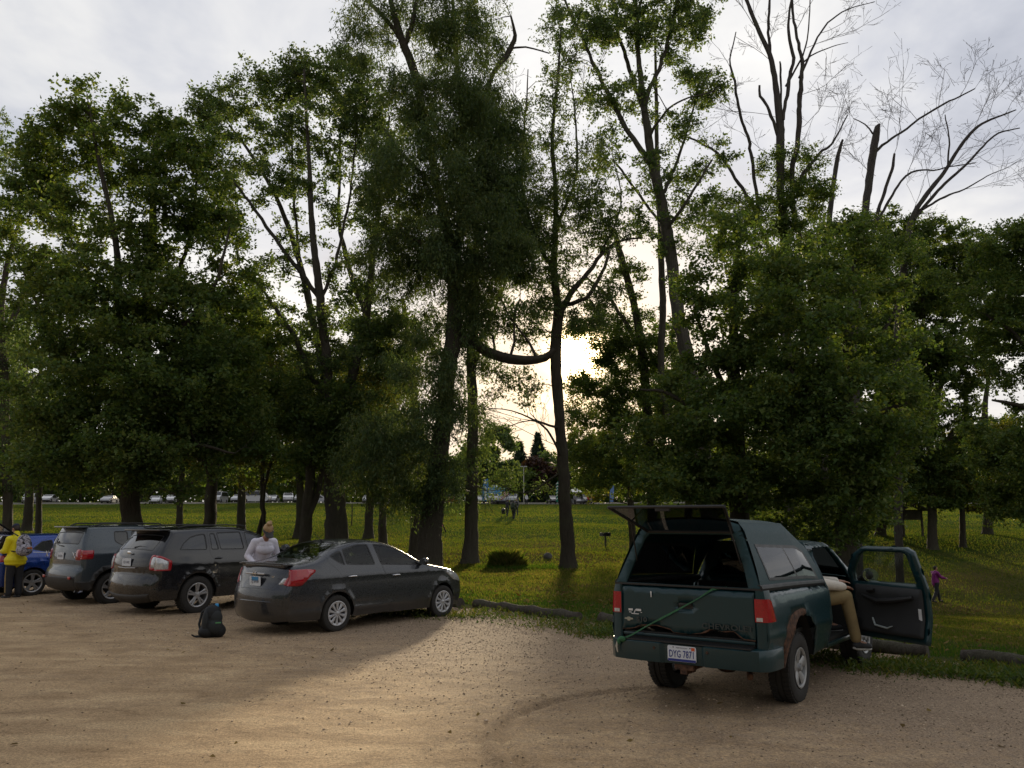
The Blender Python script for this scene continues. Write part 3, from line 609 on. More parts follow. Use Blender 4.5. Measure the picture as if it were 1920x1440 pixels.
tree('snag', 'thick broken snag with shaggy bark and long bare boughs, right of the dead tree', 'tree', 40,
     [[(1600,1015,14),(1604,800,13),(1607,620,12),(1612,500,11),(1624,400,10),(1634,320,10),(1642,262,10),(1646,238,7),(1650,232,2)], [(1642,285,4),(1665,265,3.4),(1700,242,3),(1760,200,2.8),(1800,180,2.2),(1828,166,1.6)],
      [(1640,420,5),(1665,350,4.4),(1675,310,4),(1677,288,3)], [(1636,440,4),(1700,330,3),(1760,318,2),(1830,305,1.2)], [(1637,250,3),(1622,232,2),(1600,222,1.2)]],
     [(1600,430,60,40,.7),(1560,480,60,50,.9),(1640,460,50,45,.8)], 'maple', M_MAPLE, M_DEAD, lsize=.85,
     bare=[(1760,200,.1,1,1.87,0.0150,4),(1800,180,.3,1,1.87,0.0135,4),(1828,166,.8,1,1.54,0.0105,4),(1720,225,-.3,1,2.09,0.0150,4),(1690,248,.1,1,2.42,0.0150,4),(1665,265,-.3,1,1.98,0.0135,4),(1700,330,.4,1,2.20,0.0150,4),(1760,318,1,.2,2.42,0.0135,4),(1600,222,-.5,1,1.76,0.0090,4),(1700,420,.5,1,2.42,0.0135,4),(1642,330,-1,.8,2.20,0.0120,4),(1677,288,.4,1,1.4,.014,2)], thin=.74)
tree('snag', 'thin short broken snag pointing up between the dead tree and the thick snag', 'tree', 42,
     [[(1545,1010,9),(1546,700,9),(1550,500,8),(1558,400,7),(1568,310,6),(1574,282,5),(1580,262,3)]],
     [(1545,420,45,40,.6)], 'maple', M_MAPLE, M_DEAD, lsize=.85, bare=[(1562,360,-1,1,1.76,0.0105,4),(1574,282,.6,1,1.98,0.0105,4),(1556,420,-.8,1,1.76,0.0105,4)], thin=.74)
tree('dead_tree', 'pale bare boughs slanting up right over the dark maples at the right edge', 'tree', 43,
     [[(1680,1005,10),(1684,700,10),(1694,520,9),(1708,420,7),(1735,370,6),(1770,325,5),(1796,282,4.4),(1825,245,4),(1850,228,3),(1885,214,2.4),(1905,206,1.6)],
      [(1712,412,5),(1745,372,4.4),(1778,338,4),(1818,302,3.2),(1865,255,2.4),(1912,240,1.4)], [(1730,392,3.4),(1770,368,3),(1808,355,2),(1850,330,1.4),(1880,318,1)], [(1778,310,3),(1780,262,2.4),(1772,215,1.6)]],
     [(1700,500,60,50,.8)], 'maple', M_MAPLE, M_DEAD, lsize=.85,
     bare=[(1780,262,-.2,1,2.20,0.0120,4),(1825,245,.2,1,2.09,0.0135,4),(1850,228,.3,1,2.20,0.0135,4),(1885,214,.6,1,1.87,0.0120,4),(1818,302,1,.4,2.20,0.0135,4),(1865,255,1,.7,2.20,0.0120,4),(1808,355,1,.1,2.42,0.0120,4),(1850,330,1,.5,1.98,0.0105,4),(1745,372,-.2,1,2.42,0.0135,4),(1770,325,-.4,1,2.42,0.0135,4),(1796,282,1,.3,1.98,0.0120,4),(1880,318,1,.4,1.4,.012,2)], thin=.74)
# ---- dense maples on the right
tree('maple_tree', 'dense drooping maple filling the view just above the raised hatch of the truck', 'tree', 28,
     [[(1395,1085,20),(1392,950,17),(1388,820,14),(1380,700,11),(1376,590,8),(1380,500,5),(1390,420,3)], [(1390,850,8),(1320,780,6,-1),(1260,740,4,-1.5),(1200,730,2,-2)], [(1388,800,8),(1450,740,6,-1),(1520,720,3,-1.5)],
      [(1385,760,7),(1330,660,5,1),(1300,580,3,1)], [(1378,640,5),(1430,560,4),(1460,500,2)]],
     [(1370,440,60,50,.6),(1340,520,70,60,.7),(1420,520,80,60,.9),(1310,600,50,50,.55),(1390,620,90,70,1,-1),(1330,700,80,70,.9),(1450,690,90,80,1,-1.5),(1280,780,80,60,.9,-1),(1380,800,110,80,1,-2),(1480,810,90,80,1,-1),(1250,870,80,50,.9),
      (1350,900,110,45,1,-2),(1460,915,90,55,1,-1),(1210,820,50,50,.7),(1290,930,80,24,.7),(1450,985,60,30,.9)], 'maple', M_MAPLE, M_BARK)
tree('maple_tree', 'dense maple over the truck cab with yellowish leaf tips hanging low behind the open door', 'tree', 26,
     [[(1585,1100,20),(1582,950,17),(1580,820,14),(1585,700,11),(1590,590,8),(1600,500,4)], [(1582,850,8),(1650,780,6,-1),(1720,750,3,-1.5)], [(1580,820,8),(1520,740,6,-1),(1480,690,3,-1)], [(1584,760,7),(1640,660,5,1),(1680,580,3,1)], [(1582,900,5),(1640,880,3,-2),(1690,900,1.5,-2.5)]],
     [(1560,480,70,60,.8),(1500,560,80,70,.9,-1),(1620,540,80,70,.9),(1560,640,100,80,1,-1.5),(1660,650,80,70,.9),(1500,720,90,80,1,-1),(1600,750,110,80,1,-2),(1690,760,60,70,.8),(1540,850,100,70,1,-1.5),(1640,850,80,60,1,-2),
      (1560,930,80,50,1,-1),(1630,920,60,40,.9,-2),(1540,990,50,40,.9),(1600,980,60,35,.8),(1670,560,60,40,.7,1),(1700,830,50,30,.8,-1),(1480,500,50,40,.7),(1585,430,40,30,.6)], 'maple', M_MAPLE, M_BARK, lsize=.95)
tree('maple_tree', 'spreading maple with a stout bare trunk standing on the lit strip at far right', 'tree', 57,
     [[(1746,1004,9),(1746,960,8),(1745,900,8),(1742,820,7),(1735,700,5),(1730,560,3)], [(1745,880,5),(1690,820,4),(1650,780,2)], [(1744,860,5),(1800,800,4),(1850,780,2)], [(1738,760,4),(1790,660,3),(1820,580,2)]],
     [(1700,450,70,50,.9),(1780,460,70,45,.9),(1830,490,60,40,.8),(1730,560,110,70,1),(1830,570,60,50,.7),(1690,660,90,70,1),(1790,660,60,60,.7),(1720,770,110,60,1),(1820,750,60,40,.5),(1640,520,60,60,.8),(1660,420,50,30,.7),(1790,520,90,60,1),(1860,640,50,40,.5),(1740,690,110,70,1),(1700,860,100,45,1),(1790,870,90,40,.9),(1840,840,70,40,.7),(1700,925,70,30,.9),(1780,935,60,22,.8),(1690,460,60,60,.9)], 'maple', M_MAPLE, M_BARK, lsize=1.35)
tree('maple_tree', 'slimmer trunk right of the stout one, branches hanging over the right edge', 'tree', 58,
     [[(1804,1008,5.5),(1804,960,4.8),(1803,900,4.5),(1806,820,4),(1815,700,3)], [(1803,900,3),(1850,880,2),(1890,890,1.4)]],
     [(1860,890,60,40,.9),(1830,925,50,22,.7),(1890,830,50,50,.9),(1870,945,50,18,.7),(1830,820,50,40,.6),(1780,900,60,30,.8),(1860,700,60,30,.25)], 'maple', M_MAPLEY, M_BARK, lsize=1.3)
tree('maple_tree', 'dark maple cut by the right edge of the photo', 'tree', 40,
     [[(1985,1085,14),(1980,900,12),(1965,750,10),(1950,600,8),(1940,500,5),(1930,430,3)], [(1972,800,6),(1900,760,4,-1),(1860,750,2,-1)], [(1960,700,6),(1890,620,4),(1850,590,2)]],
     [(1930,440,60,45,1),(1880,470,65,45,1),(1900,620,70,60,.8),(1860,830,60,50,.8),(1940,540,70,60,1),(1870,560,60,40,.7),(1930,660,80,50,.7),(1900,700,60,30,.45),(1930,860,70,60,1,-1),(1940,780,60,50,.8),(1900,940,60,35,.8),(1960,930,70,60,1)], 'maple', M_MAPLE, M_BARK, lsize=1.1, dens=1.25)
# ---- second row, seen between and under the near ones
MID = [(50,700,62,'rounded dark tree behind the far left trunks',M_MAPLE,[(40,640,120,110),(60,780,120,90),(-30,720,80,120),(120,850,100,50)]),
       (450,700,60,'dark tree behind the gap between the big maple and the airy maple',M_MAPLE,[(450,600,70,80,.6),(440,700,100,90),(470,800,110,70),(420,880,90,30,.8)]),
       (560,730,58,'dense dark tree behind the fanning grey stems',M_MAPLE,[(540,620,60,70,.5),(560,720,110,80),(590,820,110,70),(540,885,100,28,.8)]),
       (690,760,56,'dark tree filling the space left of the great willow',M_WILLOW,[(690,600,60,80,.6),(700,720,90,90),(690,830,110,70),(700,895,90,26,.8)]),
       (1290,780,60,'shaded tree behind the drooping maple, right of the leaning stems',M_MAPLE,[(1260,660,50,70,.6),(1290,780,100,90),(1300,880,110,45),(1230,905,70,30)]),
       (1480,780,62,'shaded tree deep in the grove behind the truck cap',M_MAPLE,[(1430,560,90,80),(1500,680,110,90),(1430,780,110,90),(1520,860,110,70),(1400,930,120,40),(1560,600,80,80)]),
       (1650,760,64,'shaded tree deep in the grove behind the open truck door',M_WILLOW,[(1640,560,90,80),(1650,680,110,90),(1600,800,110,80),(1680,870,80,50),(1600,930,90,40),(1710,600,60,90),(1700,760,60,80),(1720,905,80,35),(1650,950,60,22)]),
       (1850,800,66,'shaded tree deep in the grove near the right edge',M_MAPLE,[(1840,520,90,50),(1850,610,70,50,.7),(1870,820,80,50),(1800,900,90,35),(1900,910,90,35)])]
for i, (px, py, Y, lab, mt, cr) in enumerate(MID):
    by = 971+CF*(CH-float(G(at(px, 960, Y)[0], Y)))/Y
    tree('shade_tree', lab, 'tree', Y, [[(px, by, 9), (px+3, by-90, 7), (px-4, py, 6), (px+5, py-110, 3)], [(px, py+60, 4), (px-50, py, 3)], [(px, py+40, 4), (px+60, py-30, 3)]], cr, 'maple', mt, M_BARK, lsize=1.55, twig_n=1, dens=.8)
# ---- far tree line beyond the cars
def far_tree(name, label, px, Y, H, Wd, mat_, kind='round', n=2600, group=None):
    x = at(px, 940, Y)[0]; z = float(G(x, Y)); sk = Skel(); sk.tube(np.array([[0, 0, -.3], [0, 0, H*.3], [.1, 0, H*.9]]), [.035*H*.6, .02*H*.6, .05], 7)
    if kind == 'spruce':
        h = rng.random(n)**.8; rr = Wd/2*(1-h)**.9*(.25+.75*rng.random(n)**.5); a = rng.random(n)*2*np.pi; tier = .86+.14*np.sin(h*34)
        P = np.stack([np.cos(a)*rr*tier, np.sin(a)*rr*tier, H*(.08+.92*h)-rr*.15], -1); me = leaves_mesh('crown', P, .75, .35, .25, .3)
    else:
        c = rng.normal(size=(26, 3)); c /= np.linalg.norm(c, axis=1)[:, None]; c = c*(.45+.45*rng.random((26, 1)))*np.array([Wd/2, Wd/2, H*.42])+np.array([0, 0, H*.56])
        P = c[rng.integers(0, 26, n)]+rng.normal(size=(n, 3))*np.array([1, 1, .8])*Wd*.085; P[:, 2] = np.maximum(P[:, 2], H*.08); me = leaves_mesh('crown', P, .62, .8, .1, .4)
    r_ = empty(name, (x, Y, z), 0, label, 'tree', group); link_mesh('trunk', sk.mesh('trunk'), M_BARK, r_); link_mesh('crown', me, mat_, r_, smooth=False); return r_
far_tree('birch_tree', 'full green tree right of the straight trunk, beyond the far parked cars', 933, 172, 17, 8.6, M_ASH, n=6500)
far_tree('spruce_tree', 'shorter left one of two pointed spruces under the sunset gap', 975, 203, 15.0, 11, M_SPRUCE, 'spruce', 8000)
far_tree('spruce_tree', 'taller right one of two pointed spruces under the sunset gap', 1009, 200, 16.8, 12, M_SPRUCE, 'spruce', 9000)
far_tree('purple_leaf_tree', 'dark red leaved tree in front of the taller spruce', 1006, 178, 10.5, 8, M_RED, n=5000)
far_tree('round_tree', 'green tree just right of the dark red one, beside the trunk near the sun', 1046, 185, 12.5, 9, M_ASH, n=4000)
far_tree('round_tree', 'darker tree left of the flag, beyond the far parked cars', 886, 176, 13, 12, M_MAPLE, n=4500)
far_tree('round_tree', 'low dark tree behind the light pole', 968, 176, 7.5, 10, M_MAPLE, n=3000)
K = [far_tree('round_tree', 'one of the distant round trees closing the park behind the far cars', 820, 185, 13, 14, M_MAPLE, n=4200, group='distant tree line'),
     far_tree('round_tree', 'one of the distant round trees closing the park behind the far cars', 760, 180, 12, 13, M_MAPLEY, n=4200, group='distant tree line')]
for i, px in enumerate([-90, -30, 35, 95, 150, 210, 265, 330, 385, 440, 500, 560, 620, 680, 1095, 1150, 1205, 1265, 1330, 1400, 1470, 1545, 1620, 1690, 1750, 1810, 1870, 1935, 2000]):
    s_ = K[i % 2] if i % 3 else K[0]; r_ = s_.copy(); COL.objects.link(r_); Y = 176+14*((i*7) % 5)/4; x = at(px, 940, Y)[0]
    r_.location = (x, Y, float(G(x, Y))); r_.rotation_euler = (0, 0, i*1.3); k = .85+.3*((i*5) % 7)/6; r_.scale = (k, k, k*(.95+.1*((i*3) % 4)))
    for ch in s_.children: c = ch.copy(); COL.objects.link(c); c.parent = r_
# ================================================================ vehicles
# every vehicle is built in its own frame: u forward from the rear axle, v to its right, z up.
# object local axes: X = u, Y = -v, Z = z.
def dens_loop(poly, step):
    out = []; n = len(poly)
    for i in range(n):
        a = np.array(poly[i], float); b = np.array(poly[(i+1) % n], float); k = max(1, int(np.ceil(np.linalg.norm(b-a)/step)))
        out += [a+(b-a)*j/k for j in range(k)]
    return np.array(out)
def chaikin(P, n=2, closed=False):
    P = np.asarray(P, float)
    for _ in range(n):
        if closed: Q = np.roll(P, -1, 0); P = np.stack([.75*P+.25*Q, .25*P+.75*Q], 1).reshape(-1, P.shape[1])
        else:
            Q = np.stack([.75*P[:-1]+.25*P[1:], .25*P[:-1]+.75*P[1:]], 1).reshape(-1, P.shape[1]); P = np.concatenate([P[:1], Q, P[-1:]])
    return P
def round_poly(P, n=2, r=.045):
    """rounds the corners of an outline with a small radius"""
    P = np.asarray(P, float); out = []; r = r*(1 if n > 1 else .6)
    for i in range(len(P)):
        a, b, c = P[i-1], P[i], P[(i+1) % len(P)]; la, lc = np.linalg.norm(a-b), np.linalg.norm(c-b); d = min(r, la*.4, lc*.4)
        p0 = b+(a-b)/(la+1e-9)*d; p2 = b+(c-b)/(lc+1e-9)*d
        for t in (0, .33, .67, 1): out.append((1-t)**2*p0+2*t*(1-t)*b+t*t*p2)
    return np.array(out)
def inside(poly, p):
    x, y = p[:, 0], p[:, 1]; c = np.zeros(len(p), bool); P = np.asarray(poly); j = len(P)-1
    for i in range(len(P)):
        xi, yi = P[i]; xj, yj = P[j]
        c ^= ((yi > y) != (yj > y)) & (x < (xj-xi)*(y-yi)/((yj-yi) if yj != yi else 1e-12)+xi); j = i
    return c
def shrink(P, d):
    P = np.asarray(P, float); n = len(P); A = .5*np.sum(P[:, 0]*np.roll(P[:, 1], -1)-np.roll(P[:, 0], -1)*P[:, 1]); s = 1 if A > 0 else -1; out = []
    for i in range(n):
        a, b, c = P[i-1], P[i], P[(i+1) % n]; e1 = (b-a)/(np.linalg.norm(b-a)+1e-9); e2 = (c-b)/(np.linalg.norm(c-b)+1e-9)
        n1 = np.array([-e1[1], e1[0]])*s; n2 = np.array([-e2[1], e2[0]])*s; m_ = n1+n2; m_ /= (np.linalg.norm(m_)+1e-9); out.append(b+m_*d/max(.45, m_ @ n1))
    return np.array(out)
def dist_poly(p, L):
    """distance of points to an open polyline"""
    d = np.full(len(p), 9e9)
    for a, b in zip(L[:-1], L[1:]):
        ab = b-a; t = np.clip(((p-a) @ ab)/(ab @ ab+1e-12), 0, 1); d = np.minimum(d, np.linalg.norm(p-(a+t[:, None]*ab), axis=1))
    return d
def panel(outline, regions, step=.07, extra=None, lstep=.05):
    """triangulates a flat outline so that every region edge is followed exactly; regions: [(key, polygon)] first match wins"""
    O = dens_loop(outline, lstep); loops = [O]+[dens_loop(r_[1], lstep) for r_ in regions]
    pts = []; ed = []
    for L in loops:
        o = len(pts); n = len(L); pts += [Vector(p) for p in L]; ed += [(o+i, o+(i+1) % n) for i in range(n)]
    x0, y0 = O.min(0); x1, y1 = O.max(0)
    gx, gy = np.meshgrid(np.arange(x0+step/2, x1, step), np.arange(y0+step/2, y1, step)); Gp = np.stack([gx.ravel(), gy.ravel()], -1)
    Gp = Gp+(rng.random(Gp.shape)-.5)*step*.15
    Gp = Gp[inside(O, Gp)]
    if extra is not None: Gp = np.concatenate([Gp, extra[inside(O, extra)]])
    if len(Gp): 
        keep = np.ones(len(Gp), bool)
        for L in loops: keep &= dist_poly(Gp, np.concatenate([L, L[:1]])) > .012
        pts += [Vector(p) for p in Gp[keep]]
    vs, _, fs, *_ = delaunay_2d_cdt(pts, ed, [], 0, 1e-5, False)
    V = np.array([v[:] for v in vs]); F = np.array([f_ for f_ in fs if len(f_) == 3]); C = V[F].mean(1)
    ins = inside(O, C); key = np.full(len(F), '', object); key[ins] = 'body'
    for k, poly in reversed(regions): key[ins & inside(poly, C)] = k
    return V, F, key
def emit(name, V, F, surf, mats, parent, inward=0.0, side=1, solid=0.0, mat_idx=None):
    """maps a piece of a panel onto its surface with smooth normals"""
    if len(F) == 0: return None
    u_, inv_ = np.unique(F, return_inverse=True); F2 = inv_.reshape(F.shape); p = V[u_]
    e = 2e-3; X = surf(p); du = surf(p+[e, 0])-surf(p-[e, 0]); dv = surf(p+[0, e])-surf(p-[0, e])
    N = np.cross(du, dv); N /= np.linalg.norm(N, axis=1)[:, None]+1e-12
    ref = X-np.array([1.3, 0, .7]); ref[:, 0] *= .25
    if (N*ref).sum() < 0: N = -N
    X = X-N*inward
    if side < 0: X = X*[1, -1, 1]; N = N*[1, -1, 1]
    tri = X[F2]; fn = np.cross(tri[:, 1]-tri[:, 0], tri[:, 2]-tri[:, 0]); fl = (fn*N[F2[:, 0]]).sum(1) < 0
    F2 = F2.copy(); F2[fl] = F2[fl][:, ::-1]
    X = X*[1, -1, 1]; N = N*[1, -1, 1]; F2 = F2[:, ::-1]           # v right -> local -Y
    me = np_mesh(name, X, F2)
    if mat_idx is not None: me.polygons.foreach_set('material_index', mat_idx.astype(np.int32))
    me.shade_smooth(); me.normals_split_custom_set_from_vertices([tuple(n_) for n_ in N])
    o = link_mesh(name, me, mats, parent)
    if solid:
        md = o.modifiers.new('thickness', 'SOLIDIFY'); md.thickness = solid; md.offset = -1
    return o
def smtable(tab, sig=.04, lo=-1, hi=3):
    tab = np.array(sorted(tab)); X = np.arange(lo, hi, .01); Y = np.interp(X, tab[:, 0], tab[:, 1]); k = np.exp(-.5*(np.arange(-30, 31)*.01/sig)**2); k /= k.sum()
    Y = np.convolve(np.pad(Y, 30, mode='edge'), k, 'valid'); return lambda z: np.interp(z, X, Y)
def wheel_proto(R_, w, rimr, style, mat_rim, name='wheel'):
    """axis along v; outer face at v = 0, the tyre behind it; local coordinates centred on the hub"""
    r_ = empty('wheel', (0, 0, 0)); r_.name = name
    hub = MB(); hub.lathe([(.0, .10), (rimr*.55, .10), (rimr*.55, .135), (.0, .135)], 24, 'y'); o = hub.build(name, M_DARKIN, None)
    bpy.data.objects.remove(r_)
    t = MB(); h = w
    prof = [(rimr-.005, .030), (rimr+.012, .004), (rimr+.03, -.004), (R_*.86, -.006), (R_*.955, .006), (R_*.985, .022), (R_, .038), (R_, h*.36), (R_-.008, h*.37), (R_-.008, h*.40), (R_, h*.41), (R_, h*.6), (R_-.008, h*.61), (R_-.008, h*.64), (R_, h*.65), (R_, h-.038), (R_*.985, h-.022), (R_*.9, h), (rimr, h-.01), (rimr-.012, h-.04)]
    t.lathe(prof, 56, 'y')
    if R_ > .33:                                                   # open tread blocks
        for i in range(46):
            a = 2*math.pi*i/46; M_ = Matrix.Rotation(a, 4, 'Y')
            for v0, v1, off in ((.012, h*.34, 0), (h*.66, h-.012, .5)):
                t.box((0, (v0+v1)/2, R_+.001), (R_*.085, v1-v0, .014), M_ @ Matrix.Rotation(off*2*math.pi/46, 4, 'Y'))
    ty = t.build('tyre', M_RUBBER, o, angle=28)
    q = MB(); q.lathe([(rimr, .004), (rimr+.006, -.004), (rimr-.006, -.006), (rimr-.022, .004), (rimr-.028, .03), (rimr-.03, h*.8), (rimr-.034, h*.8), (rimr-.036, .03)], 48, 'y')
    def spoke(a, prof):                                            # prof: (radius, half width, depth v)
        vs = []; fs = []; M_ = Matrix.Rotation(a, 4, 'Y'); n = len(prof)
        for rr, hw, dv in prof: vs += [(-hw, dv+.004, rr), (-hw*.55, dv-.008, rr), (hw*.55, dv-.008, rr), (hw, dv+.004, rr), (hw*.8, dv+.028, rr), (-hw*.8, dv+.028, rr)]
        for i in range(n-1):
            for j in range(6): j2 = (j+1) % 6; fs.append((i*6+j, i*6+j2, (i+1)*6+j2, (i+1)*6+j))
        fs += [tuple(range(6)), tuple(range((n-1)*6+5, (n-1)*6-1, -1))]; q.add(vs, fs, M_)
    rr = rimr-.015
    if style == 'cover10':
        for i in range(10): spoke(2*math.pi*i/10, [(.03, .014, .006), (rr*.4, .019, .004), (rr*.75, .026, .006), (rr, .046, .006)])
        q.lathe([(0, -.004), (.03, -.004), (.045, .004), (.048, .02), (.03, .03)], 24, 'y')
        q.lathe([(rr*.9, .004), (rr+.012, -.002), (rr+.01, .02), (rr*.9, .02)], 48, 'y')
    elif style == 'twin5':
        for i in range(5):
            for s_ in (-1, 1): spoke(2*math.pi*i/5+s_*.155, [(.05, .022, .02), (rr*.6, .020, .012), (rr, .028, .008)])
        q.lathe([(0, .008), (.035, .008), (.07, .018), (.075, .04), (.05, .05)], 24, 'y')
    elif style == 'split5':
        for i in range(5):
            for s_ in (-1, 1): spoke(2*math.pi*i/5+s_*.12, [(.03, .016, .02), (rr*.6, .016, .012), (rr, .024, .006)])
        q.lathe([(0, .006), (.032, .006), (.055, .018), (.06, .04)], 24, 'y')
    else:
        for i in range(5): spoke(2*math.pi*i/5, [(.04, .040, .03), (rr*.45, .042, .020), (rr*.75, .052, .012), (rr, .075, .010)])
        q.lathe([(0, -.012), (.03, -.012), (.036, .02), (.085, .026), (.09, .05)], 24, 'y')
    q.build('rim', mat_rim, o, angle=30)
    return o
def place_wheels(proto, root, spots, Rw):
    """spots: (u, v outer face, steer)"""
    for i, (u, v, st) in enumerate(spots):
        if i == 0: o = proto
        else:
            o = proto.copy(); COL.objects.link(o)
            for ch in list(proto.children):
                c = ch.copy(); COL.objects.link(c); c.parent = o
                for g2 in ch.children: d = g2.copy(); COL.objects.link(d); d.parent = c
        o.parent = root; o.location = (u, -v, Rw); o.rotation_euler = (0, i*.7, (0 if v > 0 else math.pi)+st)
def heading_root(name, x, y, deg, label, cat, group=None, z=0.0):
    """empty whose local X looks along a heading measured clockwise from straight ahead"""
    return empty(name, (x, y, z), R(90-deg), label, cat, group)
def text_piece(name, s, size, mat_, parent, M, sx=1.0, ext=.0015, font=None, spacing=1.0, off=0.0):
    cu = bpy.data.curves.new('tmp', 'FONT'); cu.body = s; cu.size = size; cu.extrude = ext; cu.align_x = 'CENTER'; cu.align_y = 'CENTER'; cu.space_character = spacing; cu.resolution_u = 3; cu.offset = off
    to = bpy.data.objects.new('tmp', cu); COL.objects.link(to); dg = bpy.context.evaluated_depsgraph_get(); me = bpy.data.meshes.new_from_object(to.evaluated_get(dg))
    bpy.data.objects.remove(to); bpy.data.curves.remove(cu); me.transform(M @ Matrix.Diagonal((sx, 1, 1, 1))); me.name = name; me.materials.clear()
    return link_mesh(name, me, mat_, parent, smooth=False)
def rear_M(u, v, z, tilt=0.0):
    """frame on a rear face: text x runs to the vehicle's right, text y up, facing backwards"""
    # local X=u, Y=-v ; text +x -> +v -> -Y ; text +y -> +Z ; normal -> -X
    return T(u, -v, z) @ Matrix.Rotation(-tilt, 4, 'Y') @ Matrix(((0, 0, -1, 0), (-1, 0, 0, 0), (0, 1, 0, 0), (0, 0, 0, 1)))
M_PLATE = simple('plate_white', (.66, .69, .74), .4, var=.05); M_BLUEINK = simple('blue_ink', (.02, .035, .22), .5); M_ORANGE = simple('orange_sticker', (.62, .10, .03), .5)
M_GREYINK = simple('grey_ink', (.16, .16, .20), .5); M_SKYBLUE = simple('plate_sky_blue', (.03, .22, .45), .5)
def plate(parent, u, v, z, tilt, text, ink, w=.305, h=.152, top=None, bottom=None, sticker=False, band=None, tsize=.085, sx=.72):
    M_ = rear_M(u, v, z, tilt); b = MB(); pl = round_poly([(-w/2, -h/2), (w/2, -h/2), (w/2, h/2), (-w/2, h/2)], 0)
    c = .012; pl = [(-w/2+c, -h/2), (w/2-c, -h/2), (w/2, -h/2+c), (w/2, h/2-c), (w/2-c, h/2), (-w/2+c, h/2), (-w/2, h/2-c), (-w/2, -h/2+c)]
    b.prism(pl, 0, .003, M_, 'xy'); o = b.build('number_plate', M_PLATE, parent, smooth=False)
    if bottom: q = MB(); q.box((0, -h/2+.014, .0042), (w*.97, .024, .001), M_); q.build('blue_band', bottom, o, smooth=False)
    if band: q = MB(); q.box((.0, h*.24, .0042), (w*.62, h*.42, .001), M_); q.build('blue_band', band, o, smooth=False)
    if text: text_piece('number', text, tsize, ink, o, M_ @ T(0, -.006, .0055), sx, .0008, spacing=1.05, off=.0006)
    if top: text_piece('caption', top, .016, M_GREYINK, o, M_ @ T(0, h/2-.020, .0045), 1.0, .0005)
    if sticker: q = MB(); q.box((w/2-.032, h/2-.024, .0045), (.036, .030, .001), M_); q.build('sticker', M_ORANGE, o, smooth=False)
    q = MB()
    for s_ in (-1, 1): q.lathe([(0, 0), (.006, 0), (.006, .003), (0, .003)], 8, 'z', M_ @ T(s_*.09, h/2-.016, .003))
    q.build('screw', M_BLACK, o)
    return o
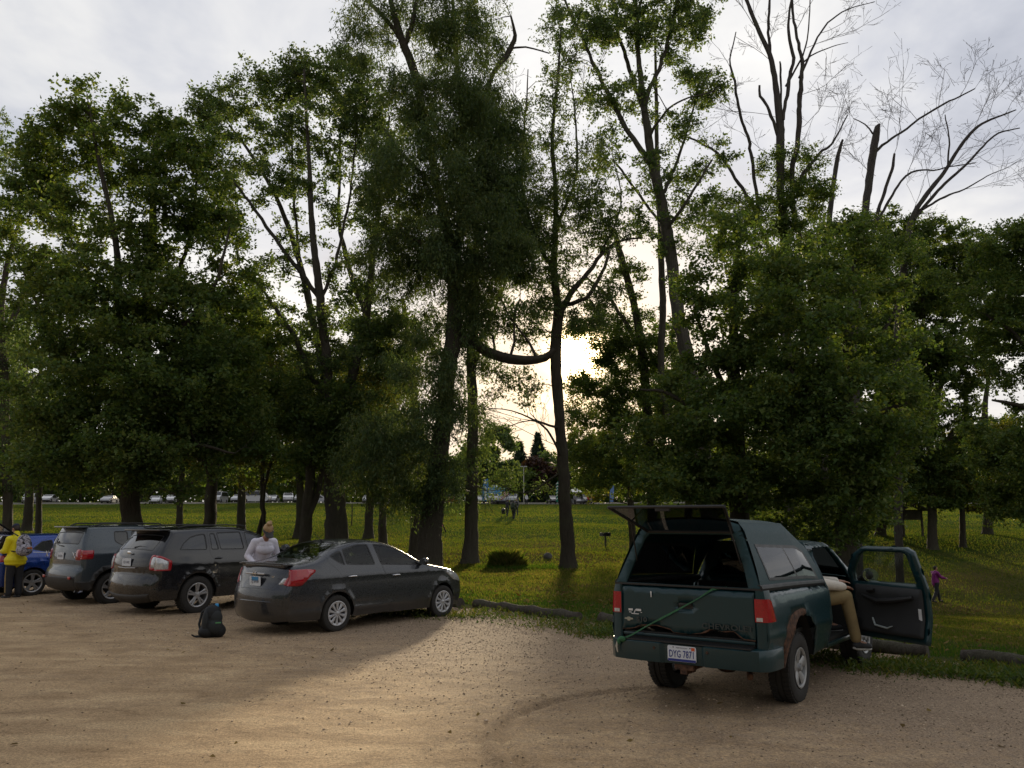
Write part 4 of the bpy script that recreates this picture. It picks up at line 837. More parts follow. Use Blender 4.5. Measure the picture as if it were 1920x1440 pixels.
def car(root, S):
    """S: dict with top profile [(u, z, crown)] rear bottom -> roof -> front bottom, width table, wheels, windows ..."""
    prof = smtable(S['width'], S.get('wsig', .045)); P = chaikin(S['top'], 2); TP = P[:, :2]
    zs, wb_, Ra, wu = S['sill'], S['wb'], S['arch'], S['wz']
    ur, uf = P[0, 0], P[-1, 0]; tr, tf = S['taper_r'], S['taper_f']; rad = S.get('round', .09)
    lips = S.get('lip', .012); umin, umax = TP[:, 0].min(), TP[:, 0].max()
    def Y0(p):
        u, z = p[:, 0], p[:, 1]; y = prof(z)
        y = y*(1-tr[0]*np.clip((umin+tr[1]-u)/tr[1], 0, 1)**2-tf[0]*np.clip((u-(umax-tf[1]))/tf[1], 0, 1)**2)
        gh = ss(S['belt']-.02, S['belt']+.35, z)
        y = y-gh*(S.get('ghr', .05)*np.clip((S.get('ghr_u', .5)-u)/1.2, 0, 1.3)+S.get('ghf', .05)*np.clip((u-S.get('ghf_u', 1.6))/.9, 0, 1.3))
        for c in (0, wb_):
            d = np.hypot(u-c, z-wu); y = y+lips*np.exp(-((d-Ra-.015)/.035)**2)
        for (z0, a, w_) in S.get('creases', []):
            zz_ = z0[0]+z0[1]*u; y = y+a*np.exp(-((z-zz_)/w_)**2)
        return y
    def sideY(p):
        d = np.where(inside(TP, p), np.clip(dist_poly(p, TP), 1e-4, None), 1e-4); q = np.clip(d/rad, 0, 1); return Y0(p)-rad*(1-np.sqrt(np.clip(1-(1-q)**2, 0, 1)))
    sside = lambda p: np.stack([p[:, 0], sideY(p), p[:, 1]], -1)
    # outline with the wheel arches cut out
    bot = []
    for c in (wb_, 0):
        h_ = zs-wu; a0 = math.asin(max(-1, min(1, h_/Ra))); xs_ = Ra*math.cos(a0)
        bot += [(c+Ra*math.cos(a), wu+Ra*math.sin(a)) for a in np.linspace(a0, math.pi-a0, 25)]
    outline = [tuple(p) for p in TP]+[(uf-.02, zs)]*(abs(P[-1, 1]-zs) > .02)+bot
    regs = []
    for k, poly in S['windows']: poly = round_poly(poly, 2); regs += [('g'+k, shrink(poly, .022)), ('t'+k, poly)]
    for k, poly in S.get('lamps', []): regs.append(('l'+k, round_poly(poly, 1)))
    for k, poly in S.get('clads', []): regs.append(('c'+k, np.array(poly)))
    for k, poly in S['doors']: poly = round_poly(poly, 1); regs += [('d'+k, shrink(poly, .005)), ('s'+k, poly)]
    off = []
    dn = dens_loop(TP, .06)
    for f_ in (.03, .12, .3, .55, .85):
        Q = shrink(np.concatenate([TP, [(uf-.3, zs), (ur+.3, zs)]]), rad*f_)[:len(TP)]; off.append(dens_loop(Q, .06))
    V, F, K_ = panel(outline, regs, .08, np.concatenate(off))
    mats = S['mats']
    for side in (1, -1):
        sel = np.array([k == 'body' or k[:1] == 's' for k in K_]); mi = np.array([1 if k[:1] == 's' else 0 for k in K_])[sel]
        emit('body_side', V, F[sel], sside, [mats['paint'], M_BLACK], root, side=side, mat_idx=mi)
        emit('window_trim', V, F[np.array([k[:1] == 't' for k in K_])], sside, M_BLACK, root, inward=.003, side=side)
        for k in sorted(set(K_)):
            f_ = F[K_ == k]
            if k[:1] == 'g': emit('window', V, f_, sside, mats['glass'], root, inward=.008, side=side)
            elif k[:1] == 'd':
                d_ = emit('door', V, f_, sside, mats['paint'], root, side=side, inward=.001)
                for hk, hu, hz in S.get('handles', []):
                    if hk == k[1:]:
                        y = float(sideY(np.array([[hu, hz]]))[0]); q = MB(); sg = side
                        q.tube([(hu-.08, -sg*(y+.004), hz-.003), (hu-.07, -sg*(y+.032), hz), (hu, -sg*(y+.040), hz+.004), (hu+.07, -sg*(y+.032), hz), (hu+.08, -sg*(y+.004), hz)], [.010, .011, .013, .011, .010], 8); q.build('handle', mats.get('handle', mats['paint']), d_)
                        q = MB(); q.ball((hu, -sg*(y-.006), hz-.006), (.055, .010, .032)); q.build('handle_recess', M_BLACK, d_)
            elif k[:1] == 'l': emit('tail_lamp' if k[1] == 'r' else 'reversing_lamp' if k[1] == 'w' else 'headlight', V, f_, sside, M_REDLAMP if k[1] == 'r' else M_CLEAR, root, side=side, inward=-.006, solid=.012)
            elif k[:1] == 'c': emit('cladding', V, f_, sside, M_BLACK, root, side=side, inward=-.006, solid=.01)
    # wrap-over surface
    seg = np.linalg.norm(np.diff(TP, axis=0), axis=1); s_ = np.concatenate([[0], np.cumsum(seg)]); Ls = s_[-1]
    sN = np.linspace(0, Ls, 400); pu, pz, pc = (np.interp(sN, s_, P[:, i]) for i in range(3))
    tn = np.stack([np.gradient(pu), np.gradient(pz)], -1); tn /= np.linalg.norm(tn, axis=1)[:, None]; kk = np.exp(-.5*(np.arange(-12, 13)/5.)**2); kk /= kk.sum()
    tn = np.stack([np.convolve(np.pad(tn[:, i], 12, mode='edge'), kk, 'valid') for i in range(2)], -1); nn = np.stack([-tn[:, 1], tn[:, 0]], -1); nn /= np.linalg.norm(nn, axis=1)[:, None]
    Wn = Y0(np.stack([pu, pz], -1))-rad; Wn = np.convolve(np.pad(Wn, 1, mode='edge'), np.ones(3)/3, 'valid')
    if (nn[200, 1]) < 0: nn = -nn
    def swrap(p):
        s1 = np.clip(p[:, 0], 0, Ls); w = np.interp(s1, sN, Wn); t = p[:, 1]/w; c = np.interp(s1, sN, pc)*np.clip(1-np.abs(t)**2.4, -.2, 1)
        nx, nz = np.interp(s1, sN, nn[:, 0]), np.interp(s1, sN, nn[:, 1]); return np.stack([np.interp(s1, sN, pu)+nx*c, p[:, 1], np.interp(s1, sN, pz)+nz*c], -1)
    def sat(u, z): return float(s_[np.argmin((TP[:, 0]-u)**2+(TP[:, 1]-z)**2)])
    S['sat'] = sat; S['swrap'] = swrap; S['wrapw'] = lambda s1: np.interp(s1, sN, Wn); S['sideY'] = sideY
    ow = np.concatenate([np.stack([sN[::4], Wn[::4]], -1), np.stack([sN[::-1][::4], -Wn[::-1][::4]], -1)])
    regs = []
    for k, f_ in S['wrap']:
        poly = f_(sat, S['wrapw']); poly = round_poly(poly, 2) if k[0] in 'gl' else np.array(poly)
        if k[0] == 'g': regs += [(k, shrink(poly, .022)), ('t'+k, poly)]
        elif k[0] == 'd': regs += [(k, shrink(poly, .005)), ('s'+k, poly)]
        else: regs.append((k, poly))
    V, F, K_ = panel(ow, regs, .08, None, .05)
    sel = np.array([k == 'body' or k[:1] == 's' for k in K_]); mi = np.array([1 if k[:1] == 's' else 0 for k in K_])[sel]
    emit('body_top', V, F[sel], swrap, [mats['paint'], M_BLACK], root, mat_idx=mi)
    nm = {'gr': 'rear_window', 'gf': 'windscreen', 'dt': 'boot_lid', 'dh': 'bonnet'}
    for k in sorted(set(K_)):
        f_ = F[K_ == k]
        if k in ('', 'body') or k[:1] == 's': continue
        if k[:1] == 't': emit('window_trim', V, f_, swrap, M_BLACK, root, inward=.003)
        elif k[0] == 'g': emit(nm[k[:2]], V, f_, swrap, mats['glass'], root, inward=.006)
        elif k[0] == 'd': emit(nm[k[:2]], V, f_, swrap, mats['paint'], root, inward=.001)
        elif k[0] == 'l': emit('tail_lamp' if k[1] == 'r' else 'reversing_lamp' if k[1] == 'w' else 'headlight', V, f_, swrap, M_REDLAMP if k[1] == 'r' else M_CLEAR, root, inward=-.006, solid=.012)
        elif k[0] == 'c': emit('cladding', V, f_, swrap, M_BLACK, root, inward=-.005, solid=.01)
    # underside and wheel housings
    b = MB(); hw = S['width'][1][1]-.10
    b.box(((ur+uf)/2, 0, zs+.05), (uf-ur-.35, hw*2-.15, .10)); b.box((wb_/2, 0, zs+.13), (wb_-2*Ra-.02, hw*2, .22))
    for c in (0, wb_):
        for sg in (-1, 1):
            vs = []; fs = []; n = 18; r2 = Ra+.012
            for i in range(n+1):
                a = math.pi*i/n
                for yy in (S['width'][1][1]-.025, S['width'][1][1]-.34): vs.append((c+r2*math.cos(a), sg*yy, wu+r2*math.sin(a)))
            for i in range(n): fs.append((2*i, 2*i+1, 2*i+3, 2*i+2))
            k0 = len(vs); vs.append((c, sg*(S['width'][1][1]-.34), wu)); fs += [(2*i+1, 2*i+3, k0) for i in range(n)]
            b.add(vs, fs)
    b.tube([(0, -.6, wu-.02), (0, .6, wu-.02)], .05, 8); b.tube([(ur+.12, .35, zs-.02), (ur+.7, .35, zs-.01)], .03, 8)
    b.build('underbody', M_DARKIN, root, smooth=False)
def interior(root, u_rear, u_front, zf, hw, steer=True, light=False):
    """seats, dashboard and wheel seen through the glass"""
    ms_ = M_SEAT
    for u, v in ((u_front, .37), (u_front, -.37)):
        b = MB(); b.box((u, v, zf+.08), (.50, .48, .16), None, .05); M_ = T(u-.26, v, zf+.14) @ Matrix.Rotation(R(-14), 4, 'Y'); b.box((0, 0, .28), (.13, .46, .60), M_, .05)
        o = b.build('seat', ms_, root); q = MB(); q.box((-.01, 0, .68), (.10, .26, .17), M_, .045); q.tube([(-.01, .06, .56), (-.01, .06, .64)], .008, 6, True, M_); q.tube([(-.01, -.06, .56), (-.01, -.06, .64)], .008, 6, True, M_); q.build('headrest', ms_, o)
    b = MB(); b.box((u_rear, 0, zf+.08), (.48, hw*1.75, .16), None, .05); M_ = T(u_rear-.26, 0, zf+.14) @ Matrix.Rotation(R(-20), 4, 'Y'); b.box((0, 0, .25), (.12, hw*1.7, .52), M_, .05); o = b.build('rear_seat', ms_, root)
    q = MB()
    for v in (-.4, .4): q.box((0, v, .56), (.09, .25, .13), M_, .04)
    q.build('headrest', ms_, o)
    b = MB(); b.box((u_front+.95, 0, zf+.32), (.45, hw*1.8, .30), None, .06); o = b.build('dashboard', M_DARKIN, root)
    q = MB(); M_ = T(u_front+.52, .37, zf+.42) @ Matrix.Rotation(R(-65), 4, 'Y')
    q.tube([(.18*math.cos(a), .18*math.sin(a), 0) for a in np.linspace(0, 2*math.pi, 25)], .014, 6, False, M_); q.box((0, 0, 0), (.34, .03, .02), M_); q.box((0, 0, 0), (.03, .34, .02), M_); q.build('steering_wheel', M_BLACK, o)
def door_mirror(root, u, v, z, mat_, w=.20, face_back=True):
    for sg in (1, -1):
        q = MB(); q.ball((u, -sg*(v+.11), z+.05), (.065, w/2, .070)); q.tube([(u+.01, -sg*(v-.01), z), (u, -sg*(v+.06), z+.02)], [.03, .025], 8); o = q.build('door_mirror', mat_, root)
        g_ = MB(); g_.prism([(a*.085*1.0+0, b*.055) for a, b in [(math.cos(t), math.sin(t)) for t in np.linspace(0, 2*math.pi, 20, endpoint=False)]], -.001, .001, T(u-.062, -sg*(v+.11), z+.05) @ Matrix.Rotation(R(90), 4, 'Z')); g_.build('mirror_glass', M_CHROME, o)
# ---------------------------------------------------------------- grey saloon
P_GREY = paint('graphite_paint', (.038, .042, .050), .28, .5, dirt=.25, dirt_h=.35); P_BLACKP = paint('black_paint', (.008, .009, .012), .20, .1, dirt=.22, dirt_h=.75, dcol=(.10, .092, .085)); P_ANVIL = paint('slate_paint', (.055, .073, .092), .30, .4, dirt=.35, dirt_h=.5); P_BLUE = paint('blue_paint', (.012, .055, .30), .28, .4, dirt=.2)
P_LBLUE = P_BLUE
sedan = heading_root('saloon_car', -3.60, 15.00, 38.4, 'dark grey saloon car with clear side windows parked nearest the great willow', 'car')
S = dict(
 top=[(-.93, .24, .10), (-.985, .34, .12), (-1.0, .55, .13), (-.985, .70, .13), (-.93, .82, .12), (-.90, .98, .11), (-.88, 1.085, .07), (-.80, 1.12, .05), (-.55, 1.155, .04), (-.32, 1.20, .045), (0.0, 1.36, .045), (.28, 1.46, .035), (.62, 1.495, .03), (1.0, 1.485, .03), (1.35, 1.42, .035),
      (1.72, 1.26, .05), (2.08, 1.07, .07), (2.35, 1.0, .06), (2.8, .925, .06), (3.10, .83, .08), (3.26, .70, .12), (3.31, .50, .14), (3.28, .30, .14), (3.22, .20, .12)],
 width=[(0, .74), (.2, .79), (.32, .825), (.5, .845), (.72, .848), (.86, .842), (.95, .835), (1.04, .80), (1.2, .745), (1.35, .685), (1.5, .62), (1.7, .56)],
 sill=.22, wb=2.6, arch=.355, wz=.31, taper_r=(.13, .75), taper_f=(.20, .95), belt=1.02, round=.075, ghr=.02, ghf=.03,
 creases=[((.90, .012), .010, .05), ((.36, .02), .012, .05)],
 windows=[('q', [(-.13, 1.25), (.05, 1.13), (.16, 1.095), (.185, 1.095), (.15, 1.33), (.06, 1.33)]), ('a', [(.20, 1.10), (.50, 1.08), (.875, 1.07), (.78, 1.44), (.52, 1.435), (.17, 1.36)]),
          ('b', [(1.0, 1.065), (1.5, 1.04), (1.98, 1.02), (1.93, 1.09), (1.62, 1.27), (1.35, 1.375), (1.12, 1.425), (.90, 1.44)])],
 lamps=[('r', [(-1.2, .80), (-.74, .80), (-.60, .93), (-.47, 1.01), (-.46, 1.045), (-.62, 1.06), (-1.2, 1.05)]), ('f', [(2.72, .90), (2.70, .84), (2.95, .70), (3.4, .62), (3.4, .84), (3.05, .87)])],
 doors=[('a', [(.10, .86), (.28, .58), (.44, .40), (.46, .30), (1.20, .27), (1.16, .6), (1.03, 1.03), (.93, 1.455), (.80, 1.47), (.45, 1.455), (.02, 1.37), (-.20, 1.27), (-.16, 1.15), (.02, 1.0)]),
        ('b', [(1.215, .27), (2.16, .26), (2.20, .5), (2.18, .98), (2.10, 1.04), (1.70, 1.27), (1.38, 1.40), (1.12, 1.455), (.945, 1.465), (1.045, 1.03), (1.175, .6)])],
 handles=[('a', .29, .905), ('b', 1.33, .875)],
 mats=dict(paint=P_GREY, glass=M_GCLEAR, handle=M_CHROME),
 wrap=[('gr', lambda s, w: [(s(-.46, 1.17), -.60), (s(-.46, 1.17), .60), (s(.24, 1.45), .50), (s(.24, 1.45), -.50)]),
       ('gf', lambda s, w: [(s(1.20, 1.46), -.50), (s(1.20, 1.46), .50), (s(2.10, 1.06), .66), (s(2.10, 1.06), -.66)]),
       ('lrl', lambda s, w: [(s(-.94, .80), .74), (s(-.94, .80), .60), (s(-.91, .93), .655), (s(-.89, 1.03), .74)]), ('lwl', lambda s, w: [(s(-.94, .80), .60), (s(-.94, .80), .52), (s(-.91, .93), .60), (s(-.91, .93), .655)]),
       ('lrr', lambda s, w: [(s(-.94, .80), -.74), (s(-.94, .80), -.60), (s(-.91, .93), -.655), (s(-.89, 1.03), -.74)]), ('lwr', lambda s, w: [(s(-.94, .80), -.60), (s(-.94, .80), -.52), (s(-.91, .93), -.60), (s(-.91, .93), -.655)]),
       ('dt', lambda s, w: [(s(-.50, 1.165), -.64), (s(-.50, 1.165), .64), (s(-.86, 1.09), .66), (s(-.90, 1.0), .62), (s(-.93, .80), .48), (s(-.985, .70), .40), (s(-.985, .70), -.40), (s(-.93, .80), -.48), (s(-.90, 1.0), -.62), (s(-.86, 1.09), -.66)]),
       ('dh', lambda s, w: [(s(2.18, 1.04), -.66), (s(2.18, 1.04), .66), (s(3.08, .84), .52), (s(3.08, .84), -.52)]),
       ('cg', lambda s, w: [(s(3.22, .76), -.5), (s(3.22, .76), .5), (s(3.30, .42), .42), (s(3.30, .42), -.42)])])
car(sedan, S)
place_wheels(wheel_proto(.305, .19, .20, 'cover10', M_HUB), sedan, [(0, .835, 0), (0, -.835, 0), (2.6, .835, R(-2)), (2.6, -.835, R(-2))], .305)
interior(sedan, .35, 1.28, .52, .62); door_mirror(sedan, 2.0, .80, 1.04, P_GREY)
b = MB(); b.box((-.91, 0, 1.15), (.15, 1.10, .026), None, .012); b.box((-.88, .585, 1.135), (.16, .12, .03), None, .012); b.box((-.88, -.585, 1.135), (.16, .12, .03), None, .012); b.box((-.89, 0, 1.115), (.10, 1.16, .07), None, .02); b.build('boot_spoiler', P_GREY, sedan)
plate(sedan, -1.085, .02, .865, .06, 'ZJ 50100', M_GREYINK, band=M_SKYBLUE, tsize=.07, sx=.75)
b = MB(); b.box((-1.06, .02, .985), (.04, .52, .035), None, .012); b.build('chrome_strip', M_HUB, sedan)
b = MB(); b.lathe([(.040, -.006), (.046, -.006), (.046, .008), (.040, .008)], 24, 'x', T(-1.085, .0, .985), True); b.box((-1.09, 0, .985), (.008, .09, .018)); b.build('badge', M_CHROME, sedan)
text_piece('badge', 'SV', .045, M_CHROME, sedan, rear_M(-1.062, .47, .945, .08), 1.4)
b = MB(); b.tube([(-.98, .56, .53), (-1.10, .40, .545), (-1.135, 0, .55), (-1.10, -.40, .545), (-.98, -.56, .53)], .010, 6); b.build('bumper_crease', P_GREY, sedan)
b = MB(); b.tube([(.28, 0, 1.50), (.10, 0, 1.62)], [.006, .003], 6); b.ball((.28, 0, 1.50), (.03, .02, .018)); b.build('aerial', M_BLACK, sedan)
# ---------------------------------------------------------------- black SUV
edge = heading_root('suv', -7.10, 17.72, 34.6, 'black SUV with clear and red tail lamps parked beside the grey saloon', 'car')
S = dict(
 top=[(-.78, .30, .10), (-.90, .38, .12), (-.93, .55, .13), (-.90, .70, .13), (-.85, .76, .12), (-.86, .95, .12), (-.84, 1.12, .11), (-.78, 1.24, .09), (-.66, 1.40, .07), (-.52, 1.56, .05), (-.50, 1.64, .04), (-.40, 1.665, .035), (.1, 1.70, .03), (.8, 1.71, .03), (1.35, 1.665, .035),
      (1.75, 1.50, .05), (2.20, 1.22, .07), (2.5, 1.13, .07), (3.1, 1.05, .08), (3.45, .95, .10), (3.58, .75, .14), (3.60, .45, .15), (3.52, .28, .13)],
 width=[(0, .84), (.3, .90), (.45, .935), (.7, .955), (.95, .95), (1.1, .935), (1.2, .90), (1.35, .85), (1.5, .785), (1.65, .71), (1.8, .66)],
 sill=.30, wb=2.82, arch=.435, wz=.375, taper_r=(.15, .8), taper_f=(.18, .9), belt=1.17, round=.09, ghr=.05, ghr_u=.3, ghf=.03, lip=.018,
 creases=[((1.02, .0), .010, .05), ((.48, 0), .012, .05)],
 windows=[('q', [(-.42, 1.26), (.10, 1.25), (.22, 1.25), (.235, 1.575), (.10, 1.57), (-.12, 1.52), (-.30, 1.40)]), ('a', [(.31, 1.25), (.50, 1.245), (.46, 1.59), (.33, 1.585)]), ('b', [(.53, 1.245), (1.13, 1.235), (1.11, 1.61), (.50, 1.60)]), ('c', [(1.22, 1.235), (2.06, 1.215), (1.98, 1.28), (1.62, 1.49), (1.38, 1.58), (1.20, 1.61)])],
 lamps=[('w', [(-1.2, .905), (-.66, .90), (-.65, 1.05), (-.80, 1.12), (-1.2, 1.17)]), ('r', [(-1.2, .88), (-.60, .87), (-.58, 1.06), (-.78, 1.16), (-1.2, 1.22)]), ('f', [(3.05, 1.0), (3.10, .86), (3.7, .78), (3.7, .98), (3.3, 1.02)])],
 doors=[('a', [(.27, 1.18), (.40, .95), (.50, .70), (.52, .40), (1.18, .38), (1.20, 1.2), (1.165, 1.625), (.60, 1.63), (.28, 1.61)]), ('b', [(1.215, .38), (2.28, .37), (2.32, .7), (2.28, 1.17), (2.1, 1.24), (1.66, 1.52), (1.42, 1.61), (1.185, 1.63), (1.22, 1.2)])],
 handles=[('a', .46, 1.08), ('b', 1.36, 1.06)],
 mats=dict(paint=P_BLACKP, glass=M_GTINT),
 wrap=[('gr', lambda s, w: [(s(-.79, 1.22), -.58), (s(-.79, 1.22), .58), (s(-.55, 1.53), .56), (s(-.55, 1.53), -.56)]),
       ('gf', lambda s, w: [(s(1.45, 1.62), -.60), (s(1.45, 1.62), .60), (s(2.22, 1.21), .74), (s(2.22, 1.21), -.74)]),
       ('lwl', lambda s, w: [(s(-.86, .905), .90), (s(-.86, .905), .655), (s(-.85, 1.13), .66), (s(-.84, 1.16), .90)]), ('lwr', lambda s, w: [(s(-.86, .905), -.90), (s(-.86, .905), -.655), (s(-.85, 1.13), -.66), (s(-.84, 1.16), -.90)]),
       ('lrl', lambda s, w: [(s(-.86, .88), .90), (s(-.86, .88), .63), (s(-.85, 1.16), .63), (s(-.84, 1.20), .90)]), ('lrr', lambda s, w: [(s(-.86, .88), -.90), (s(-.86, .88), -.63), (s(-.85, 1.16), -.63), (s(-.84, 1.20), -.90)]),
       ('dt', lambda s, w: [(s(-.66, 1.40), -.70), (s(-.66, 1.40), .70), (s(-.84, 1.12), .62), (s(-.85, .76), .48), (s(-.85, .76), -.48), (s(-.84, 1.12), -.62)]),
       ('cb', lambda s, w: [(s(-.76, .30), -.62), (s(-.76, .30), .62), (s(-.92, .46), .70), (s(-.92, .46), -.70)])])
car(edge, S)
place_wheels(wheel_proto(.368, .235, .235, 'twin5', M_ALLOY), edge, [(0, .95, 0), (0, -.95, 0), (2.82, .95, 0), (2.82, -.95, 0)], .368)
interior(edge, .35, 1.4, .68, .68); door_mirror(edge, 2.15, .90, 1.2, P_BLACKP, .24)
plate(edge, -.985, -.02, 1.03, .0, 'CD 1842', M_GREYINK, tsize=.07, sx=.8)
b = MB(); b.box((-.60, 0, 1.655), (.24, 1.26, .035), T(0, 0, 0) @ Matrix.Rotation(R(0), 4, 'Y'), .015); b.build('roof_spoiler', P_BLACKP, edge)
b = MB(); b.tube([(-.83, .02, 1.31), (-.80, -.12, 1.335), (-.79, -.34, 1.325)], [.016, .012, .006], 6); b.build('rear_wiper', M_BLACK, edge)
b = MB(); b.ball((-.955, 0, 1.215), (.012, .075, .032)); b.build('badge', M_CHROME, edge)
b = MB(); b.tube([(-.99, -.30, .925), (-1.005, 0, .915), (-.99, .30, .925)], .008, 6); b.build('chrome_strip', M_ALLOY, edge)
b = MB()
for sg in (1, -1): b.tube([(-.30, sg*.60, 1.70), (-.1, sg*.61, 1.735), (.8, sg*.62, 1.75), (1.25, sg*.60, 1.735), (1.35, sg*.60, 1.70)], .016, 6)
b.build('roof_rail', M_BLACK, edge)
# ---------------------------------------------------------------- slate grey SUV
ren = heading_root('suv', -9.62, 19.60, 38.5, 'slate grey boxy SUV with roof rails, second vehicle left of the grey saloon', 'car')
S = dict(
 top=[(-.66, .34, .06), (-.74, .42, .08), (-.77, .60, .09), (-.74, .76, .09), (-.68, .80, .09), (-.68, 1.0, .09), (-.66, 1.24, .08), (-.62, 1.42, .06), (-.55, 1.60, .05), (-.53, 1.68, .04), (-.42, 1.70, .03), (.4, 1.715, .03), (1.2, 1.70, .03), (1.42, 1.66, .035),
      (1.66, 1.48, .05), (1.98, 1.22, .06), (2.2, 1.15, .06), (2.85, 1.08, .07), (3.15, 1.02, .09), (3.25, .85, .10), (3.28, .55, .12), (3.2, .32, .10)],
 width=[(0, .80), (.3, .865), (.5, .885), (.8, .895), (1.0, .895), (1.15, .88), (1.27, .855), (1.4, .81), (1.55, .76), (1.7, .70), (1.8, .66)],
 sill=.30, wb=2.57, arch=.43, wz=.355, taper_r=(.10, .6), taper_f=(.12, .7), belt=1.22, round=.075, ghr=.02, ghf=.02, lip=.02,
 creases=[((1.10, 0), .012, .06)],
 windows=[('q', [(.02, 1.36), (.20, 1.27), (.34, 1.27), (.34, 1.60), (.02, 1.60)]), ('a', [(.42, 1.27), (1.03, 1.265), (1.03, 1.61), (.42, 1.605)]), ('b', [(1.12, 1.265), (1.92, 1.25), (1.88, 1.30), (1.62, 1.51), (1.44, 1.60), (1.12, 1.61)])],
 lamps=[('r', [(-1.0, .99), (-.46, 1.0), (-.44, 1.19), (-1.0, 1.19)]), ('f', [(2.95, .98), (3.5, .95), (3.5, .82), (3.0, .82)])],
 clads=[('a', [(-1.0, .1), (-1.0, .52), (-.50, .52), (-.42, .70), (-.25, .84), (0, .88), (.25, .84), (.42, .70), (.52, .48), (2.04, .46), (2.13, .68), (2.30, .83), (2.57, .88), (2.84, .83), (3.0, .70), (3.06, .52), (3.6, .52), (3.6, .1)])],
 doors=[('a', [(.36, 1.2), (.50, .92), (.56, .50), (1.08, .49), (1.085, 1.64), (.37, 1.63)]), ('b', [(1.10, .49), (2.02, .49), (2.08, .8), (2.05, 1.20), (1.68, 1.52), (1.46, 1.635), (1.10, 1.64)])],
 handles=[('a', .56, 1.14), ('b', 1.27, 1.13)],
 mats=dict(paint=P_ANVIL, glass=M_GTINT),
 wrap=[('gr', lambda s, w: [(s(-.655, 1.29), -.60), (s(-.655, 1.29), .60), (s(-.56, 1.57), .60), (s(-.56, 1.57), -.60)]),
       ('gf', lambda s, w: [(s(1.48, 1.62), -.58), (s(1.48, 1.62), .58), (s(1.96, 1.24), .66), (s(1.96, 1.24), -.66)]),
       ('lrl', lambda s, w: [(s(-.68, .99), .84), (s(-.68, .99), .60), (s(-.67, 1.19), .60), (s(-.67, 1.19), .84)]), ('lrr', lambda s, w: [(s(-.68, .99), -.84), (s(-.68, .99), -.60), (s(-.67, 1.19), -.60), (s(-.67, 1.19), -.84)]),
       ('dt', lambda s, w: [(s(-.555, 1.59), -.66), (s(-.555, 1.59), .66), (s(-.66, 1.22), .60), (s(-.68, .82), .56), (s(-.68, .82), -.56), (s(-.66, 1.22), -.60)]),
       ('cb', lambda s, w: [(s(-.66, .34), -.9), (s(-.66, .34), .9), (s(-.765, .60), .9), (s(-.765, .60), -.9)])])
car(ren, S)
place_wheels(wheel_proto(.345, .22, .225, 'split5', M_ALLOY), ren, [(0, .89, 0), (0, -.89, 0), (2.57, .89, 0), (2.57, -.89, 0)], .345)
interior(ren, .5, 1.35, .70, .62); door_mirror(ren, 1.9, .86, 1.25, M_BLACK, .24)
plate(ren, -.775, .0, 1.06, .0, 'BR 2716', M_GREYINK, tsize=.07, sx=.8)
b = MB(); b.box((-.60, 0, 1.695), (.22, 1.22, .03), None, .012); b.build('roof_spoiler', P_ANVIL, ren)
for sg in (1, -1):
    b = MB(); b.tube([(-.35, sg*.60, 1.715), (-.2, sg*.61, 1.765), (.6, sg*.62, 1.775), (1.15, sg*.61, 1.765), (1.3, sg*.60, 1.71)], .017, 6); b.build('roof_rail', M_BLACK, ren)
    o = MB(); o.tube([(-.785, -sg*.66-.06, 1.03), (-.785, -sg*.66+.06, 1.15)], .010, 5); o.tube([(-.785, -sg*.66+.06, 1.03), (-.785, -sg*.66-.06, 1.15)], .010, 5); o.build('lamp_cross', M_CLEAR, ren)
    b = MB(); b.box((-.835, -sg*.62, .60), (.02, .11, .06), None, .006); b.build('reflector', M_REDLAMP, ren)
b = MB(); b.tube([(-.75, .02, 1.275), (-.73, .25, 1.29)], [.014, .006], 6); b.build('rear_wiper', M_BLACK, ren)
